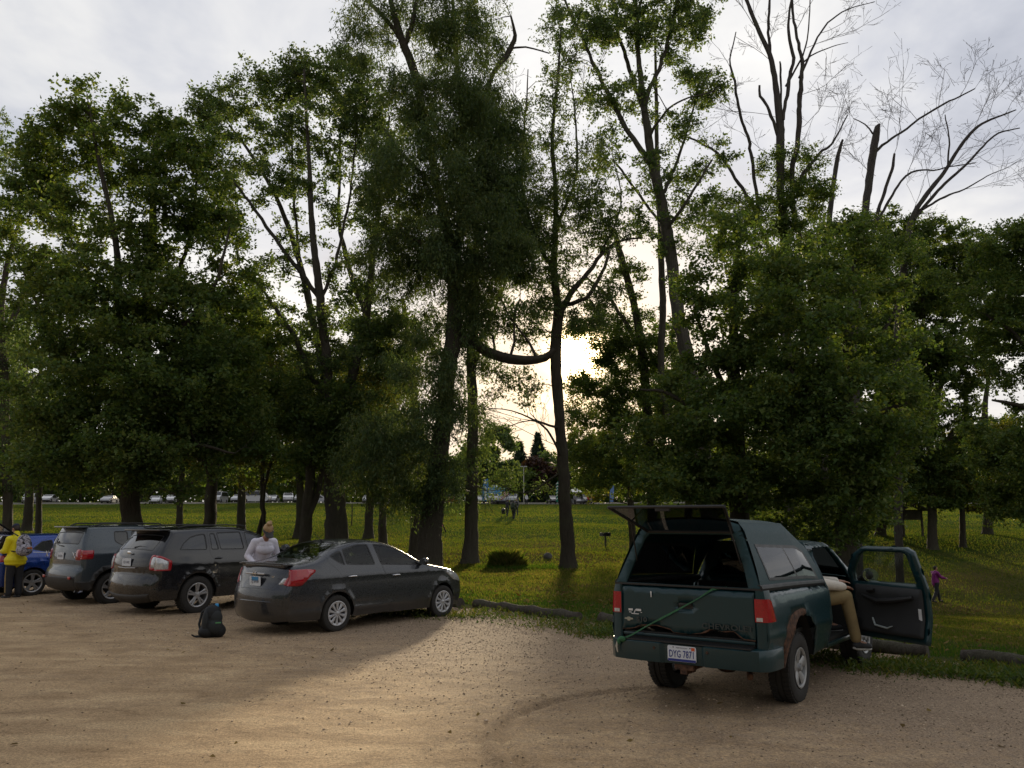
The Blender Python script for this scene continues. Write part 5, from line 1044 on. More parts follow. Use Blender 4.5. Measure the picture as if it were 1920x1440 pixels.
# ---------------------------------------------------------------- blue car
blue = heading_root('hatchback_car', -12.45, 21.45, 37.5, 'bright blue car at the far left, mostly behind the man in yellow', 'car')
S = dict(
 top=[(-.72, .26, .10), (-.80, .36, .12), (-.82, .55, .12), (-.78, .72, .12), (-.74, .95, .11), (-.70, 1.05, .08), (-.52, 1.22, .06), (-.30, 1.38, .05), (-.24, 1.45, .04), (.2, 1.475, .03), (.9, 1.475, .03), (1.3, 1.41, .04), (1.75, 1.22, .05), (2.1, 1.04, .07), (2.4, .98, .06), (3.0, .88, .08), (3.35, .74, .12), (3.42, .48, .14), (3.35, .24, .12)],
 width=[(0, .76), (.25, .82), (.4, .865), (.65, .88), (.85, .88), (.96, .865), (1.04, .83), (1.2, .77), (1.4, .67), (1.6, .60)],
 sill=.24, wb=2.65, arch=.37, wz=.33, taper_r=(.13, .7), taper_f=(.2, .95), belt=1.0, round=.08,
 creases=[((.82, .02), .014, .05)],
 windows=[('a', [(-.05, 1.13), (.25, 1.06), (.48, 1.055), (.46, 1.36), (.20, 1.32)]), ('b', [(.52, 1.055), (1.05, 1.045), (.98, 1.405), (.50, 1.38)]), ('c', [(1.13, 1.04), (2.0, 1.01), (1.92, 1.08), (1.6, 1.27), (1.3, 1.38), (1.05, 1.41)])],
 lamps=[('r', [(-1.0, .82), (-.52, .86), (-.46, .98), (-1.0, 1.02)])],
 doors=[('a', [(.10, .95), (.35, .6), (.50, .32), (1.12, .30), (1.14, 1.0), (1.03, 1.435), (.45, 1.42), (-.02, 1.25)]), ('b', [(1.135, .30), (2.2, .29), (2.25, .95), (2.08, 1.06), (1.64, 1.29), (1.34, 1.41), (1.05, 1.44), (1.16, 1.0)])],
 handles=[('a', .38, .90), ('b', 1.32, .88)],
 mats=dict(paint=P_BLUE, glass=M_GMID, handle=P_BLUE),
 wrap=[('gr', lambda s, w: [(s(-.66, 1.09), -.58), (s(-.66, 1.09), .58), (s(-.30, 1.38), .54), (s(-.30, 1.38), -.54)]), ('gf', lambda s, w: [(s(1.25, 1.42), -.52), (s(1.25, 1.42), .52), (s(2.08, 1.05), .66), (s(2.08, 1.05), -.66)]),
       ('lrl', lambda s, w: [(s(-.77, .82), .80), (s(-.77, .82), .50), (s(-.71, 1.0), .55), (s(-.71, 1.0), .80)]), ('lrr', lambda s, w: [(s(-.77, .82), -.80), (s(-.77, .82), -.50), (s(-.71, 1.0), -.55), (s(-.71, 1.0), -.80)])])
car(blue, S)
place_wheels(wheel_proto(.325, .21, .225, 'twin5', M_ALLOY), blue, [(0, .875, 0), (0, -.875, 0), (2.65, .875, 0), (2.65, -.875, 0)], .325)
interior(blue, .4, 1.3, .55, .62); door_mirror(blue, 1.95, .84, 1.03, P_BLUE)
b = MB(); b.box((-.33, 0, 1.465), (.24, 1.06, .03), None, .012); b.build('roof_spoiler', P_BLUE, blue)
for sg in (1, -1):
    b = MB(); b.tube([(-.03, -sg*.815, 1.06), (.5, -sg*.842, 1.035), (1.2, -sg*.85, 1.02), (2.0, -sg*.84, .995)], .009, 5); b.build('chrome_strip', M_CHROME, blue)
# its raised tailgate, lamps in the lid
b = MB(); b.add([(-.28, .50, 1.47), (-.28, -.50, 1.47), (-.88, -.60, 1.86), (-.88, .60, 1.86), (-.30, .50, 1.44), (-.30, -.50, 1.44), (-.90, -.60, 1.82), (-.90, .60, 1.82)], [(0, 1, 2, 3), (4, 5, 6, 7), (0, 4, 5, 1), (3, 2, 6, 7), (0, 3, 7, 4), (1, 2, 6, 5)])
b.add([(-.88, .60, 1.86), (-.88, -.60, 1.86), (-1.10, -.56, 1.80), (-1.10, .56, 1.80), (-.90, .60, 1.80), (-.90, -.60, 1.80), (-1.10, -.56, 1.72), (-1.10, .56, 1.72)], [(0, 1, 2, 3), (4, 5, 6, 7), (0, 4, 5, 1), (3, 2, 6, 7), (0, 3, 7, 4), (1, 2, 6, 5)])
tgb = b.build('tailgate', M_GLOSSBLACK, blue, smooth=False)
for sg in (1, -1): b = MB(); b.box((-.99, -sg*.40, 1.835), (.18, .26, .035), Matrix.Identity(4), .012); b.build('tail_lamp', M_REDLAMP, tgb)
# ---------------------------------------------------------------- green pickup with a cap
P_GREEN = paint('dark_green_paint', (.002, .032, .040), .36, .10, coat=.35, dirt=.16, dirt_h=.5, dcol=(.12, .10, .075))
truck = heading_root('pickup_truck', 2.364, 9.516, 35.8, 'dark green rusty pickup truck with raised cap hatch and open passenger door', 'pickup truck')
TW = smtable([(0, .76), (.38, .775), (.5, .80), (.66, .835), (.76, .862), (.80, .850), (.95, .848), (1.08, .835), (1.15, .81), (1.22, .775), (1.6, .60), (1.8, .53)], .022)
def truckY(p):
    u, z = p[:, 0], p[:, 1]; y = TW(z); y = y-.10*np.clip((u-3.0)/.6, 0, 1)**2*1.2-.012*np.clip((-.7-u)/.35, 0, 1)**2
    y = y-ss(1.12, 1.6, z)*.04*np.clip((u-1.9)/.7, 0, 1)
    for c in (0, 2.75): d = np.hypot(u-c, z-.42); y = y+.022*np.exp(-((d-.50)/.05)**2)
    return y
def tside(TP, rad):
    def f_(p):
        d = np.clip(dist_poly(p, TP), 1e-4, None); q = np.clip(d/rad, 0, 1); return np.stack([p[:, 0], truckY(p)-rad*(1-np.sqrt(np.clip(1-(1-q)**2, 0, 1))), p[:, 1]], -1)
    return f_
def arch_pts(c, Ra, wu, zs, n=21, rag=0.0):
    a0 = math.asin((zs-wu)/Ra) if abs(zs-wu) < Ra else 0; A = np.linspace(a0, math.pi-a0, n)
    return [(c+(Ra+rag*(random.random()-.5))*math.cos(a), wu+(Ra+rag*(random.random()-.5))*math.sin(a)) for a in A]
# bed sides, the right one rusted through round the arch
TPb = np.array([(-1.035, .50), (-1.04, .8), (-1.035, 1.12), (-1.03, 1.20), (-.9, 1.205), (0, 1.18), (1.045, 1.135)])
for side in (1, -1):
    random.seed(3); rag = .035 if side > 0 else 0.0
    out = [tuple(p) for p in TPb]+[(1.05, .44), (.56, .42)]+arch_pts(0, .48, .42, .42, 25, rag)+[(-.60, .415), (-.98, .43)]
    blob = [(-.56, .50), (-.60, .66), (-.52, .82), (-.36, .92), (-.20, .955), (-.02, .965), (.10, .94), (.05, .80), (-.5, .4)]
    lowr = [(-1.2, .38), (-1.2, .455), (-.95, .47), (-.80, .50), (-.66, .48), (-.50, .52), (-.4, .38)]
    V, F, K_ = panel(out, [('r', np.array(blob)), ('w', np.array(lowr))] if side > 0 else [], .07, None)
    sf = tside(TPb[2:], .05)
    sel = K_ == 'body'; bs = emit('bed_side', V, F[sel], sf, P_GREEN, truck, side=side, solid=.012)
    if side > 0:
        emit('rust_patch', V, F[K_ == 'r'], sf, M_RUST, bs, side=side, solid=.010, inward=.002); emit('rust_patch', V, F[K_ == 'w'], sf, M_RUST, bs, side=side, inward=.002, solid=.01)
# cab sides with door opening
TPc = np.array([(1.075, 1.135), (1.09, 1.30), (1.13, 1.54), (1.20, 1.59), (1.6, 1.605), (1.95, 1.59), (2.12, 1.53), (2.36, 1.30), (2.62, 1.09), (2.75, 1.06), (3.2, 1.01), (3.45, .96), (3.52, .86), (3.55, .60), (3.52, .48)])
DOOR = [(1.10, .46), (1.10, 1.10), (1.15, 1.50), (1.24, 1.555), (1.90, 1.555), (2.08, 1.48), (2.50, 1.10), (2.20, 1.02), (2.14, .80), (2.06, .46)]
DOOR = [(1.10, .46), (1.095, 1.10), (1.15, 1.50), (1.24, 1.552), (1.88, 1.550), (2.04, 1.47), (2.20, 1.26), (2.20, .80), (2.12, .46)]
DWIN = [(1.20, 1.13), (1.245, 1.48), (1.30, 1.505), (1.86, 1.50), (1.97, 1.44), (2.13, 1.24), (2.13, 1.12)]
sfc = tside(TPc, .055)
for side in (1, -1):
    out = [tuple(p) for p in TPc]+[(3.26, .46)]+arch_pts(2.75, .46, .42, .46)+[(2.25, .40), (1.07, .42)]
    regs = [('g', shrink(np.array(DWIN), .0)), ('d', shrink(np.array(DOOR), .006)), ('s', np.array(DOOR)), ('p', np.array([(2.98, .86), (3.6, .86), (3.6, .74), (3.0, .74)]))]
    V, F, K_ = panel(out, regs, .07, None)
    emit('cab_side', V, F[(K_ == 'body') | (K_ == 's')] if side < 0 else F[K_ == 'body'], sfc, P_GREEN, truck, side=side, solid=.03)
    emit('marker_lamp', V, F[K_ == 'p'], sfc, M_CLEAR, truck, side=side, inward=-.004)
    if side < 0: d_ = emit('door', V, F[K_ == 'd'], sfc, P_GREEN, truck, side=side); emit('window', V, F[K_ == 'g'], sfc, M_GCLEAR, d_, side=side, inward=.01)
# bonnet, windscreen, roof: wrap from front bumper back to the cab's rear window
TPw = np.array([(3.50, .52, .04), (3.53, .70, .05), (3.50, .90, .05), (3.42, .97, .04), (3.1, 1.02, .05), (2.75, 1.06, .05), (2.62, 1.09, .05), (2.36, 1.30, .05), (2.12, 1.53, .035), (1.95, 1.59, .03), (1.6, 1.605, .03), (1.25, 1.59, .03), (1.13, 1.54, .03), (1.085, 1.30, .02), (1.07, 1.10, .01), (1.07, .60, .0)])
P_ = chaikin(TPw, 2); sg_ = np.concatenate([[0], np.cumsum(np.linalg.norm(np.diff(P_[:, :2], axis=0), axis=1))]); sN_ = np.linspace(0, sg_[-1], 300)
pu_, pz_, pc_ = (np.interp(sN_, sg_, P_[:, i]) for i in range(3)); Wt_ = truckY(np.stack([pu_, pz_], -1))-.055
tn_ = np.stack([np.gradient(pu_), np.gradient(pz_)], -1); tn_ /= np.linalg.norm(tn_, axis=1)[:, None]; nn_ = np.stack([tn_[:, 1], -tn_[:, 0]], -1)
def tw(p):
    s1 = np.clip(p[:, 0], 0, sg_[-1]); w = np.interp(s1, sN_, Wt_); c = np.interp(s1, sN_, pc_)*np.clip(1-np.abs(p[:, 1]/w)**2.2, 0, 1)
    return np.stack([np.interp(s1, sN_, pu_)+np.interp(s1, sN_, nn_[:, 0])*c, p[:, 1], np.interp(s1, sN_, pz_)+np.interp(s1, sN_, nn_[:, 1])*c], -1)
sA = lambda u, z: float(sN_[np.argmin((pu_-u)**2+(pz_-z)**2)])
ow = np.concatenate([np.stack([sN_[::4], Wt_[::4]], -1), np.stack([sN_[::-1][::4], -Wt_[::-1][::4]], -1)])
V, F, K_ = panel(ow, [('w', np.array([(sA(2.58, 1.12), -.66), (sA(2.58, 1.12), .66), (sA(2.10, 1.54), .52), (sA(2.10, 1.54), -.52)])), ('r', np.array([(sA(1.125, 1.50), -.50), (sA(1.125, 1.50), .50), (sA(1.08, 1.16), .62), (sA(1.08, 1.16), -.62)])),
                      ('g', np.array([(sA(3.51, .86), -.45), (sA(3.51, .86), .45), (sA(3.53, .64), .45), (sA(3.53, .64), -.45)]))], .08, None)
emit('cab_top', V, F[K_ == 'body'], tw, P_GREEN, truck, solid=.01); emit('windscreen', V, F[K_ == 'w'], tw, M_GCLEAR, truck); emit('rear_window', V, F[K_ == 'r'], tw, M_GCLEAR, truck); emit('grille', V, F[K_ == 'g'], tw, M_BLACK, truck)
b = MB(); b.box((3.60, 0, .52), (.16, 1.62, .17), None, .04); b.build('front_bumper', P_GREEN, truck)
# floor, bed, housings, axle, exhaust
b = MB(); b.box((1.2, 0, .50), (4.2, .9, .10)); b.box((0, 0, .70), (2.0, 1.44, .04)); b.box((1.04, 0, .90), (.03, 1.5, .44)); b.box((1.7, 0, .47), (1.2, 1.5, .06)); b.box((2.2, 0, .75), (.03, 1.45, .62)); b.box((2.85, 0, .75), (1.1, .9, .3)); b.build('bed_floor', M_DARKIN, truck, smooth=False)
for c in (0, 2.75):
    b = MB()
    for sg in (-1, 1):
        vs = []; fs = []; n = 16
        for i in range(n+1):
            a = math.pi*i/n
            for yy in (.80, .50): vs.append((c+.50*math.cos(a), sg*yy, .42+.50*math.sin(a)))
        for i in range(n): fs.append((2*i, 2*i+1, 2*i+3, 2*i+2))
        k0 = len(vs); vs.append((c, sg*.50, .42)); fs += [(2*i+1, 2*i+3, k0) for i in range(n)]; b.add(vs, fs)
    b.build('wheel_housing', M_DARKIN, truck, smooth=False)
b = MB(); b.tube([(0, -.62, .35), (0, .62, .35)], .05, 8); b.ball((0, 0, .35), (.14, .16, .13)); b.box((-.10, .0, .44), (1.8, .10, .1)); b.build('axle', M_RUST, truck)
b = MB(); b.tube([(1.0, -.40, .40), (-.45, -.45, .40), (-.8, -.55, .40), (-.98, -.62, .38)], .030, 10); b.build('exhaust_pipe', M_RUST, truck)
b = MB(); b.box((-1.02, 0, .40), (.22, .07, .07)); b.box((-1.1, 0, .43), (.05, .20, .05)); b.build('tow_hitch', M_RUST, truck)
# tailgate with ragged rust along the foot
random.seed(8)
def rag(v0, v1, n, z, am): return [(v0+(v1-v0)*i/n, z+am*(random.random()-.35)) for i in range(n+1)]
foot = [(.715, .735)]+rag(.70, .18, 12, .765, .06)+[(.10, .745)]+[(-.12, .745)]+rag(-.15, -.52, 9, .775, .06)+[(-.60, .745), (-.715, .74)]
foot = [(.715, .725), (.60, .735)]+[(.50, .80), (.40, .79), (.33, .805), (.26, .80), (.22, .775), (.15, .755)]+[(.0, .745), (-.13, .745), (-.17, .775), (-.25, .785), (-.33, .80), (-.42, .785), (-.50, .79), (-.57, .76)]+[(-.64, .745), (-.715, .745)]
gate = [(-.715, 1.19), (-.70, 1.205), (.70, 1.205), (.715, 1.19)]+foot
fg = lambda p: np.stack([-1.045+.010*np.cos(np.clip((p[:, 1]-.72)/.48, 0, 1)*math.pi)*0-.018*np.exp(-((p[:, 1]-.99)/.10)**2)*0-.012*ss(.80, .76, p[:, 1])+.035*ss(1.17, 1.21, p[:, 1]), p[:, 0], p[:, 1]], -1)
rustf = [(.72, .60), (.72, .742), (.60, .748), (.50, .812), (.38, .800), (.25, .812), (.17, .772), (.05, .748), (-.13, .752), (-.17, .785), (-.33, .812), (-.50, .803), (-.58, .768), (-.72, .748), (-.72, .6)]
V, F, K_ = panel(gate, [('h', round_poly([(-.085, .985), (.085, .985), (.085, 1.05), (-.085, 1.05)], 1)), ('r', np.array(rustf))], .06, None, .03)
tg = emit('tailgate', V, F[K_ == 'body'], fg, P_GREEN, truck, solid=.045); emit('rust_patch', V, F[K_ == 'r'], fg, M_RUST, tg, solid=.02, inward=.001)
b = MB(); b.box((-1.022, 0, 1.017), (.02, .18, .075)); b.build('handle_recess', M_BLACK, tg); b = MB(); b.box((-1.046, 0, 1.032), (.014, .14, .026), None, .005); b.build('handle', M_BLACK, tg)
b = MB(); b.box((-1.0, 0, .69), (.05, 1.40, .09)); b.build('sill', M_DARKIN, truck); b = MB(); b.box((-1.03, 0, .705), (.03, 1.42, .03), None, .01); b.build('sill_lip', P_GREEN, truck)
M_BADGE = simple('worn_badge', (.055, .065, .065), .45, .4); M_BOW = simple('pale_badge', (.40, .38, .30), .5); M_DECAL = simple('white_decal', (.70, .70, .70), .6)
text_piece('badge', 'CHEVROLET', .072, M_BADGE, tg, rear_M(-1.060, .44, .838, 0), 1.30, .002, off=.0012, spacing=1.02)
text_piece('badge', 'S10', .066, M_BADGE, tg, rear_M(-1.060, -.485, .852, 0), 1.25, .003, off=.0025)
b = MB(); b.prism([(-.05, -.004), (-.018, -.008), (-.014, -.020), (.014, -.020), (.018, -.008), (.05, -.004), (.046, .010), (.02, .012), (.014, .020), (-.014, .020), (-.02, .012), (-.046, .010)], 0, .004, rear_M(-1.058, -.635, .852), 'xy'); b.build('badge', M_BOW, tg, smooth=False)
b = MB(); M_ = rear_M(-1.058, -.56, .935)
for x_, y_, w_, h_ in ((-.052, .012, .050, .022), (.040, .012, .058, .022), (-.055, -.014, .03, .008), (0, -.028, .085, .008), (.072, -.012, .016, .006)): b.box((x_, y_, .001), (w_, h_, .002), M_)
b.prism([(-.018, -.02), (-.006, -.02), (.012, .018), (.002, .018)], 0, .002, M_, 'xy'); b.build('decal', M_DECAL, tg, smooth=False)
b = MB(); b.prism([(-.006, -.035), (.002, -.035), (.006, .02), (-.012, .026), (-.010, .016)], 0, .002, rear_M(-1.058, -.37, 1.12), 'xy'); b.build('scratch', M_DECAL, tg, smooth=False)
# tail lamps wrapped round the bed corners
for sg in (1, -1):
    q = MB(); zz_ = [(.905, 0), (1.125, 1)]
    plan = [(-1.060, .722), (-1.066, .78), (-1.045, .835), (-.99, .862), (-.90, .868), (-.865, .866)]
    pt = [(-1.060, .722), (-1.066, .775), (-1.045, .822), (-.99, .846), (-.955, .852), (-.945, .852)]
    vs = [(u, -sg*v, .91) for u, v in plan]+[(u, -sg*v, 1.125-.02*(i > 3)) for i, (u, v) in enumerate(pt)]; n = 6
    q.add(vs, [(i, i+1, n+i+1, n+i) for i in range(n-1)]+[tuple(range(n)), tuple(range(2*n-1, n-1, -1))]); o = q.build('tail_lamp', M_REDLAMP, truck, angle=60)
    q = MB(); q.box((-1.066, -sg*.77, .935), (.006, .06, .035)); q.build('reversing_lens', M_CLEAR, o)
# bed corner posts between tailgate and sides
for sg in (1, -1):
    q = MB(); pc = [(-1.035, .720), (-1.050, .735), (-1.052, .79), (-1.035, .825), (-.99, .842), (-.93, .846)]; n = 6
    vs = [(u, -sg*v, .50) for u, v in pc]+[(u, -sg*v, 1.10) for u, v in pc]+[(u*.995, -sg*(v-.02*(i > 1)), 1.205) for i, (u, v) in enumerate(pc)]
    q.add(vs, [(k*n+i, k*n+i+1, (k+1)*n+i+1, (k+1)*n+i) for k in (0, 1) for i in range(n-1)]); q.build('corner_post', P_GREEN, truck)
# rear step bumper
b = MB(); plan = [(-.72, .865), (-.90, .868), (-1.03, .845), (-1.115, .77), (-1.15, .60), (-1.155, .24), (-1.125, .20), (-1.125, -.20), (-1.155, -.24), (-1.15, -.60), (-1.115, -.77), (-1.03, -.845), (-.90, -.868), (-.72, -.865)]
sec = [(.0, .655), (.014, .645), (.016, .55), (.0, .46), (-.06, .45)]; vs = []; fs = []
for u, v in plan:
    for o_, z_ in [(-.13, .66)]+sec:
        k = 1-(-o_ if o_ < 0 else 0)*.9; vs.append(((u+(-o_ if o_ < 0 else -o_) if abs(v) < .8 else u+0), -(v*(1+(o_*.5 if abs(v) > .8 else 0))), z_+(.0)))
m_ = 6
for i in range(len(plan)-1):
    for j in range(m_-1): fs.append((i*m_+j, (i+1)*m_+j, (i+1)*m_+j+1, i*m_+j+1))
b.add(vs, fs); b.build('rear_bumper', P_GREEN, truck)
b = MB(); b.box((-1.09, 0, .663), (.13, 1.40, .012)); b.build('bumper_step', M_BLACK, truck)
plate(truck, -1.150, -.005, .562, .0, 'DYG 7871', M_BLUEINK, top='PURE MICHIGAN', bottom=M_BLUEINK, sticker=True, tsize=.098, sx=.62)
for v in (-.30, .27):
    b = MB(); b.lathe([(0, 0), (.018, 0), (.012, -.02), (0, -.022)], 10, 'x', T(-1.16, -v, .60)); b.build('bolt', M_RUST, truck)
# fibreglass cap
P_CAP = paint('dull_cap_paint', (.003, .034, .040), .60, 0.0, dirt=.08, coat=0.0)
base = lambda u: .775; 
def cap_side(p):      # p = (u, h) with h 0..1 up the slanted side
    u, h = p[:, 0], np.clip(p[:, 1], 0, 1.2); zt = 1.84-.02*np.clip(u, -1, 1)-.0*u; zt = np.where(u > .45, 1.835-(u-.45)*.34, zt); zb = 1.228-.037*(u+1.03)
    z = zb+(zt-zb)*h; v = .782-.235*h**1.25-.03*ss(.85, 1, h); return np.stack([u+.19*h*np.clip((-.6-u)/.45, 0, 1), v, z], -1)
CO = [(-1.045, 0), (-1.045, 1), (1.10, 1), (1.08, .5), (1.045, 0)]
CWIN = [(-.74, .11), (-.84, .60), (-.80, .64), (.70, .60), (.76, .55), (.87, .14), (.84, .11)]
for side in (1, -1):
    V, F, K_ = panel(CO, [('g1', shrink(np.array([(-.73, .13), (-.82, .62), (.02, .605), (.15, .13)]), .012)), ('g2', shrink(np.array([(.17, .13), (.04, .605), (.70, .585), (.86, .13)]), .012)), ('f', round_poly(shrink(np.array([(-.74, .11), (-.84, .645), (.74, .62), (.91, .10)]), -.01), 1))], .07, None)
    cs_ = emit('cap_side', V, F[K_ == 'body'], cap_side, P_CAP, truck, side=side)
    emit('window_frame', V, F[K_ == 'f'], cap_side, M_BLACK, cs_, side=side, inward=-.004); emit('window', V, F[K_ == 'g1'], cap_side, M_GMID, cs_, side=side, inward=-.004); emit('window', V, F[K_ == 'g2'], cap_side, M_GMID, cs_, side=side, inward=-.004)
def cap_roof(p):
    u, t = p[:, 0], p[:, 1]; e = cap_side(np.stack([u, np.ones_like(u)], -1)); return np.stack([e[:, 0], e[:, 1]*t, e[:, 2]+.045*(1-np.abs(t)**2.6)], -1)
V, F, K_ = panel([(-1.045, -1), (-1.045, 1), (1.10, 1), (1.10, -1)], [], .1, None); emit('cap_roof', V, F, cap_roof, P_CAP, truck)
fw = [(-.79, 0), (-.67, .5), (-.56, .97), (.56, .97), (.67, .5), (.79, 0)]
V, F, K_ = panel(fw, [('o', round_poly([(-.56, .12), (-.46, .66), (.46, .66), (.56, .12)], 2))], .1, None)
ff = lambda p: np.stack([1.08+0*p[:, 0], p[:, 0], 1.15+.48*p[:, 1]], -1); emit('cap_front', V, F[K_ == 'body'], ff, P_CAP, truck, solid=.02); emit('window', V, F[K_ == 'o'], ff, M_GCLEAR, truck)
# rear frame of the cap (slants forward towards the roof)
def cap_back(p):      # p = (v, h)
    v, h = p[:, 0], p[:, 1]; return np.stack([-1.05+.185*h, v, 1.212+.628*h+.045*ss(.85, 1, h)*(1-(v/.55)**2)], -1)
fo = [(-.785, 0), (-.70, .35), (-.60, .75), (-.53, .98), (-.45, 1.0), (.45, 1.0), (.53, .98), (.60, .75), (.70, .35), (.785, 0)]
fi = [(.665, .02), (.60, .35), (.50, .74), (.455, .83), (-.455, .83), (-.50, .74), (-.60, .35), (-.665, .02)]
V, F, K_ = panel(fo, [('o', np.array(fi))], .07, None, .04); emit('cap_frame', V, F[K_ == 'body'], cap_back, P_CAP, truck, solid=.035)
for sg in (1, -1): b = MB(); b.tube([(-1.04, -sg*.768, 1.222), (0, -sg*.768, 1.196), (1.07, -sg*.764, 1.157)], .036, 10); b.build('cap_seal', M_BLACK, truck)
b = MB(); b.prism([(-.79, 0), (.79, 0), (.79, .018), (-.79, .018)], -.01, .02, T(-1.03, 0, 1.203) @ Matrix.Rotation(R(90), 4, 'Z')); b.build('cap_seal', M_BLACK, truck)
V, F, K_ = panel([(-.48, 0), (.48, 0), (.55, .03), (.70, .52), (-.70, .52), (-.55, .03)], [], .2, None)
hs = lambda v, w: (-.90-.62*w, -v, 1.755+.25*w)
out_ = [(-.47, 0), (.47, 0), (.64, 1), (-.60, 1)]; b = MB()
ring = [hs(*p) for p in out_]
for i in range(4): b.tube([ring[i], ring[(i+1) % 4]], .017, 6)
ht = b.build('hatch', M_BLACK, truck)
me = bpy.data.meshes.new('hatch_glass'); me.from_pydata([hs(*p) for p in out_], [], [(0, 1, 2, 3)]); link_mesh('hatch_glass', me, M_GTINT, ht, smooth=False)
b = MB(); b.box((-1.50, 0, 1.985), (.04, .16, .05), None, .01); b.build('handle', M_BLACK, ht)
for sg in (1, -1): b = MB(); b.tube([(-.97, -sg*.57, 1.45), hs(sg*.53, .42)], .008, 6); b.build('strut', M_BLACK, truck)
# the green strap tied over the tailgate
M_STRAP = simple('green_strap', (.035, .13, .055), .8, var=.4, scale=30); M_TAN = simple('pale_strap', (.50, .46, .38), .8)
b = MB(); path = [(-.97, -.42, 1.215), (-1.062, -.30, 1.195), (-1.068, -.16, 1.105), (-1.070, .03, 1.0), (-1.070, .23, .895), (-1.075, .41, .80), (-1.12, .57, .70), (-1.16, .66, .655)]
vs = []; fs = []
for i, p in enumerate(path):
    w_ = .007+.0025*math.sin(i*2.1); vs += [(p[0]-.002, p[1]+w_*.5, p[2]+w_), (p[0]-.006, p[1]-w_*.5, p[2]-w_)]
fs = [(2*i, 2*i+1, 2*i+3, 2*i+2) for i in range(len(path)-1)]; b.add(vs, fs); st_ = b.build('strap', M_STRAP, truck, smooth=False); md = st_.modifiers.new('thickness', 'SOLIDIFY'); md.thickness = .004
b = MB(); b.ball((-1.165, .665, .655), (.022, .045, .03)); b.ball((-1.17, .70, .63), (.016, .022, .035)); b.build('strap_knot', M_STRAP, truck); b = MB(); b.tube([(-1.17, .715, .63), (-1.178, .725, .58), (-1.172, .715, .52)], [.010, .012, .006], 6); b.build('strap_end', M_TAN, truck)
# wheels
place_wheels(wheel_proto(.352, .235, .20, 'fat5', simple('dull_alloy', (.36, .36, .36), .45, .55, .15, 20)), truck, [(0, .80, 0), (0, -.80, 0), (2.75, .80, R(-3)), (2.75, -.80, R(-3))], .352)
# bench seat, dashboard
b = MB(); b.box((1.42, 0, .74), (.50, 1.26, .18), None, .05); b.box((1.22, 0, 1.08), (.15, 1.26, .62), T(0, 0, 0), .05); b.build('seat', M_SEAT, truck)
b = MB(); b.box((2.32, 0, 1.0), (.40, 1.34, .20), None, .06); b.build('dashboard', M_DARKIN, truck)
b = MB(); M_ = T(1.98, .36, 1.08) @ Matrix.Rotation(R(-60), 4, 'Y'); b.tube([(.18*math.cos(a), .18*math.sin(a), 0) for a in np.linspace(0, 2*math.pi, 25)], .013, 6, False, M_); b.box((0, 0, 0), (.34, .03, .02), M_); b.build('steering_wheel', M_BLACK, truck)
# the open passenger door, hinged at its front edge
HU, HV, OPEN = 2.17, .815, R(60)
def dsurf(inner):
    def f_(p):
        q = sfc(p); u0, v0 = q[:, 0]-HU, q[:, 1]-HV-inner; v0 = np.where(p[:, 1] > 1.12, v0*.55, v0)
        c, s_ = math.cos(OPEN), math.sin(OPEN)             # swings out and forward round the hinge
        return np.stack([HU+u0*c+v0*s_, HV+.03-u0*s_+v0*c, q[:, 2]], -1)
    return f_
V, F, K_ = panel(DOOR, [('g', round_poly(DWIN, 1))], .07, None)
def emit_raw(name, V, F, f_, mat_, parent, solid):
    u_, i_ = np.unique(F, return_inverse=True); X = f_(V[u_])*[1, -1, 1]; me = np_mesh(name, X, i_.reshape(F.shape)); bm = bmesh.new(); bm.from_mesh(me); bmesh.ops.recalc_face_normals(bm, faces=bm.faces); bm.to_mesh(me); bm.free()
    o = link_mesh(name, me, mat_, parent, smooth=True, angle=40)
    if solid: md = o.modifiers.new('thickness', 'SOLIDIFY'); md.thickness = solid; md.offset = 0
    return o
od = emit_raw('door', V, F[K_ == 'body'], dsurf(0), P_GREEN, truck, .06); emit_raw('window', V, F[K_ == 'g'], dsurf(.0), M_GDOOR, od, 0)
V, F, K_ = panel(round_poly(shrink(np.array([(1.13, .52), (1.13, 1.09), (2.12, 1.09), (2.15, .85), (2.09, .52)]), .01), 1), [], .1, None); trim = emit_raw('door_trim', V, F, dsurf(.055), simple('door_card', (.030, .031, .032), .7, bump=.002), od, .03)
def dp(u, z, out=.0): q = dsurf(out)(np.array([[u, z]]))[0]; return (q[0], -q[1], q[2])
b = MB(); b.tube([dp(1.25, .98, .09), dp(1.5, .93, .10), dp(1.75, .90, .10), dp(2.0, .96, .09)], [.02, .032, .03, .012], 8); b.build('armrest', M_BLACK, od)
b = MB(); b.tube([dp(1.9, 1.02, .085), dp(1.8, 1.03, .085)], [.03, .02], 8); b.build('inner_handle', M_BLACK, od)
b = MB(); b.tube([dp(1.85, .70, .09), dp(1.80, .62, .09), dp(1.62, .60, .09), dp(1.55, .63, .09)], [.010, .013, .012, .006], 5); b.build('door_pocket_edge', simple('torn_pale_edge', (.34, .38, .37), .7), od)
b = MB(); M_ = T(*dp(1.118, .80, .0)); c1 = dp(1.103, .86); c2 = dp(1.103, .72)
V1 = [dp(1.108, .85, .010), dp(1.108, .72, .010), dp(1.16, .72, .062), dp(1.16, .85, .062)]
b.add([dp(1.155, .86, .062+.012), dp(1.155, .73, .062+.012), dp(1.20, .73, .062+.012), dp(1.20, .86, .062+.012)], [(0, 1, 2, 3)]); b.build('sticker', M_DECAL, od, smooth=False)
mp = dp(1.98, 1.19, -.13)
b = MB(); b.ball(mp, (.10, .075, .085)); b.tube([dp(2.10, 1.14, -.01), mp], [.03, .03], 8); mr = b.build('door_mirror', M_BLACK, od)
dd_ = (Vector(dp(1.3, 1.0))-Vector(dp(2.0, 1.0))).normalized(); dd_ = (dd_*1.0+Vector((-.75, 0, .10))).normalized()
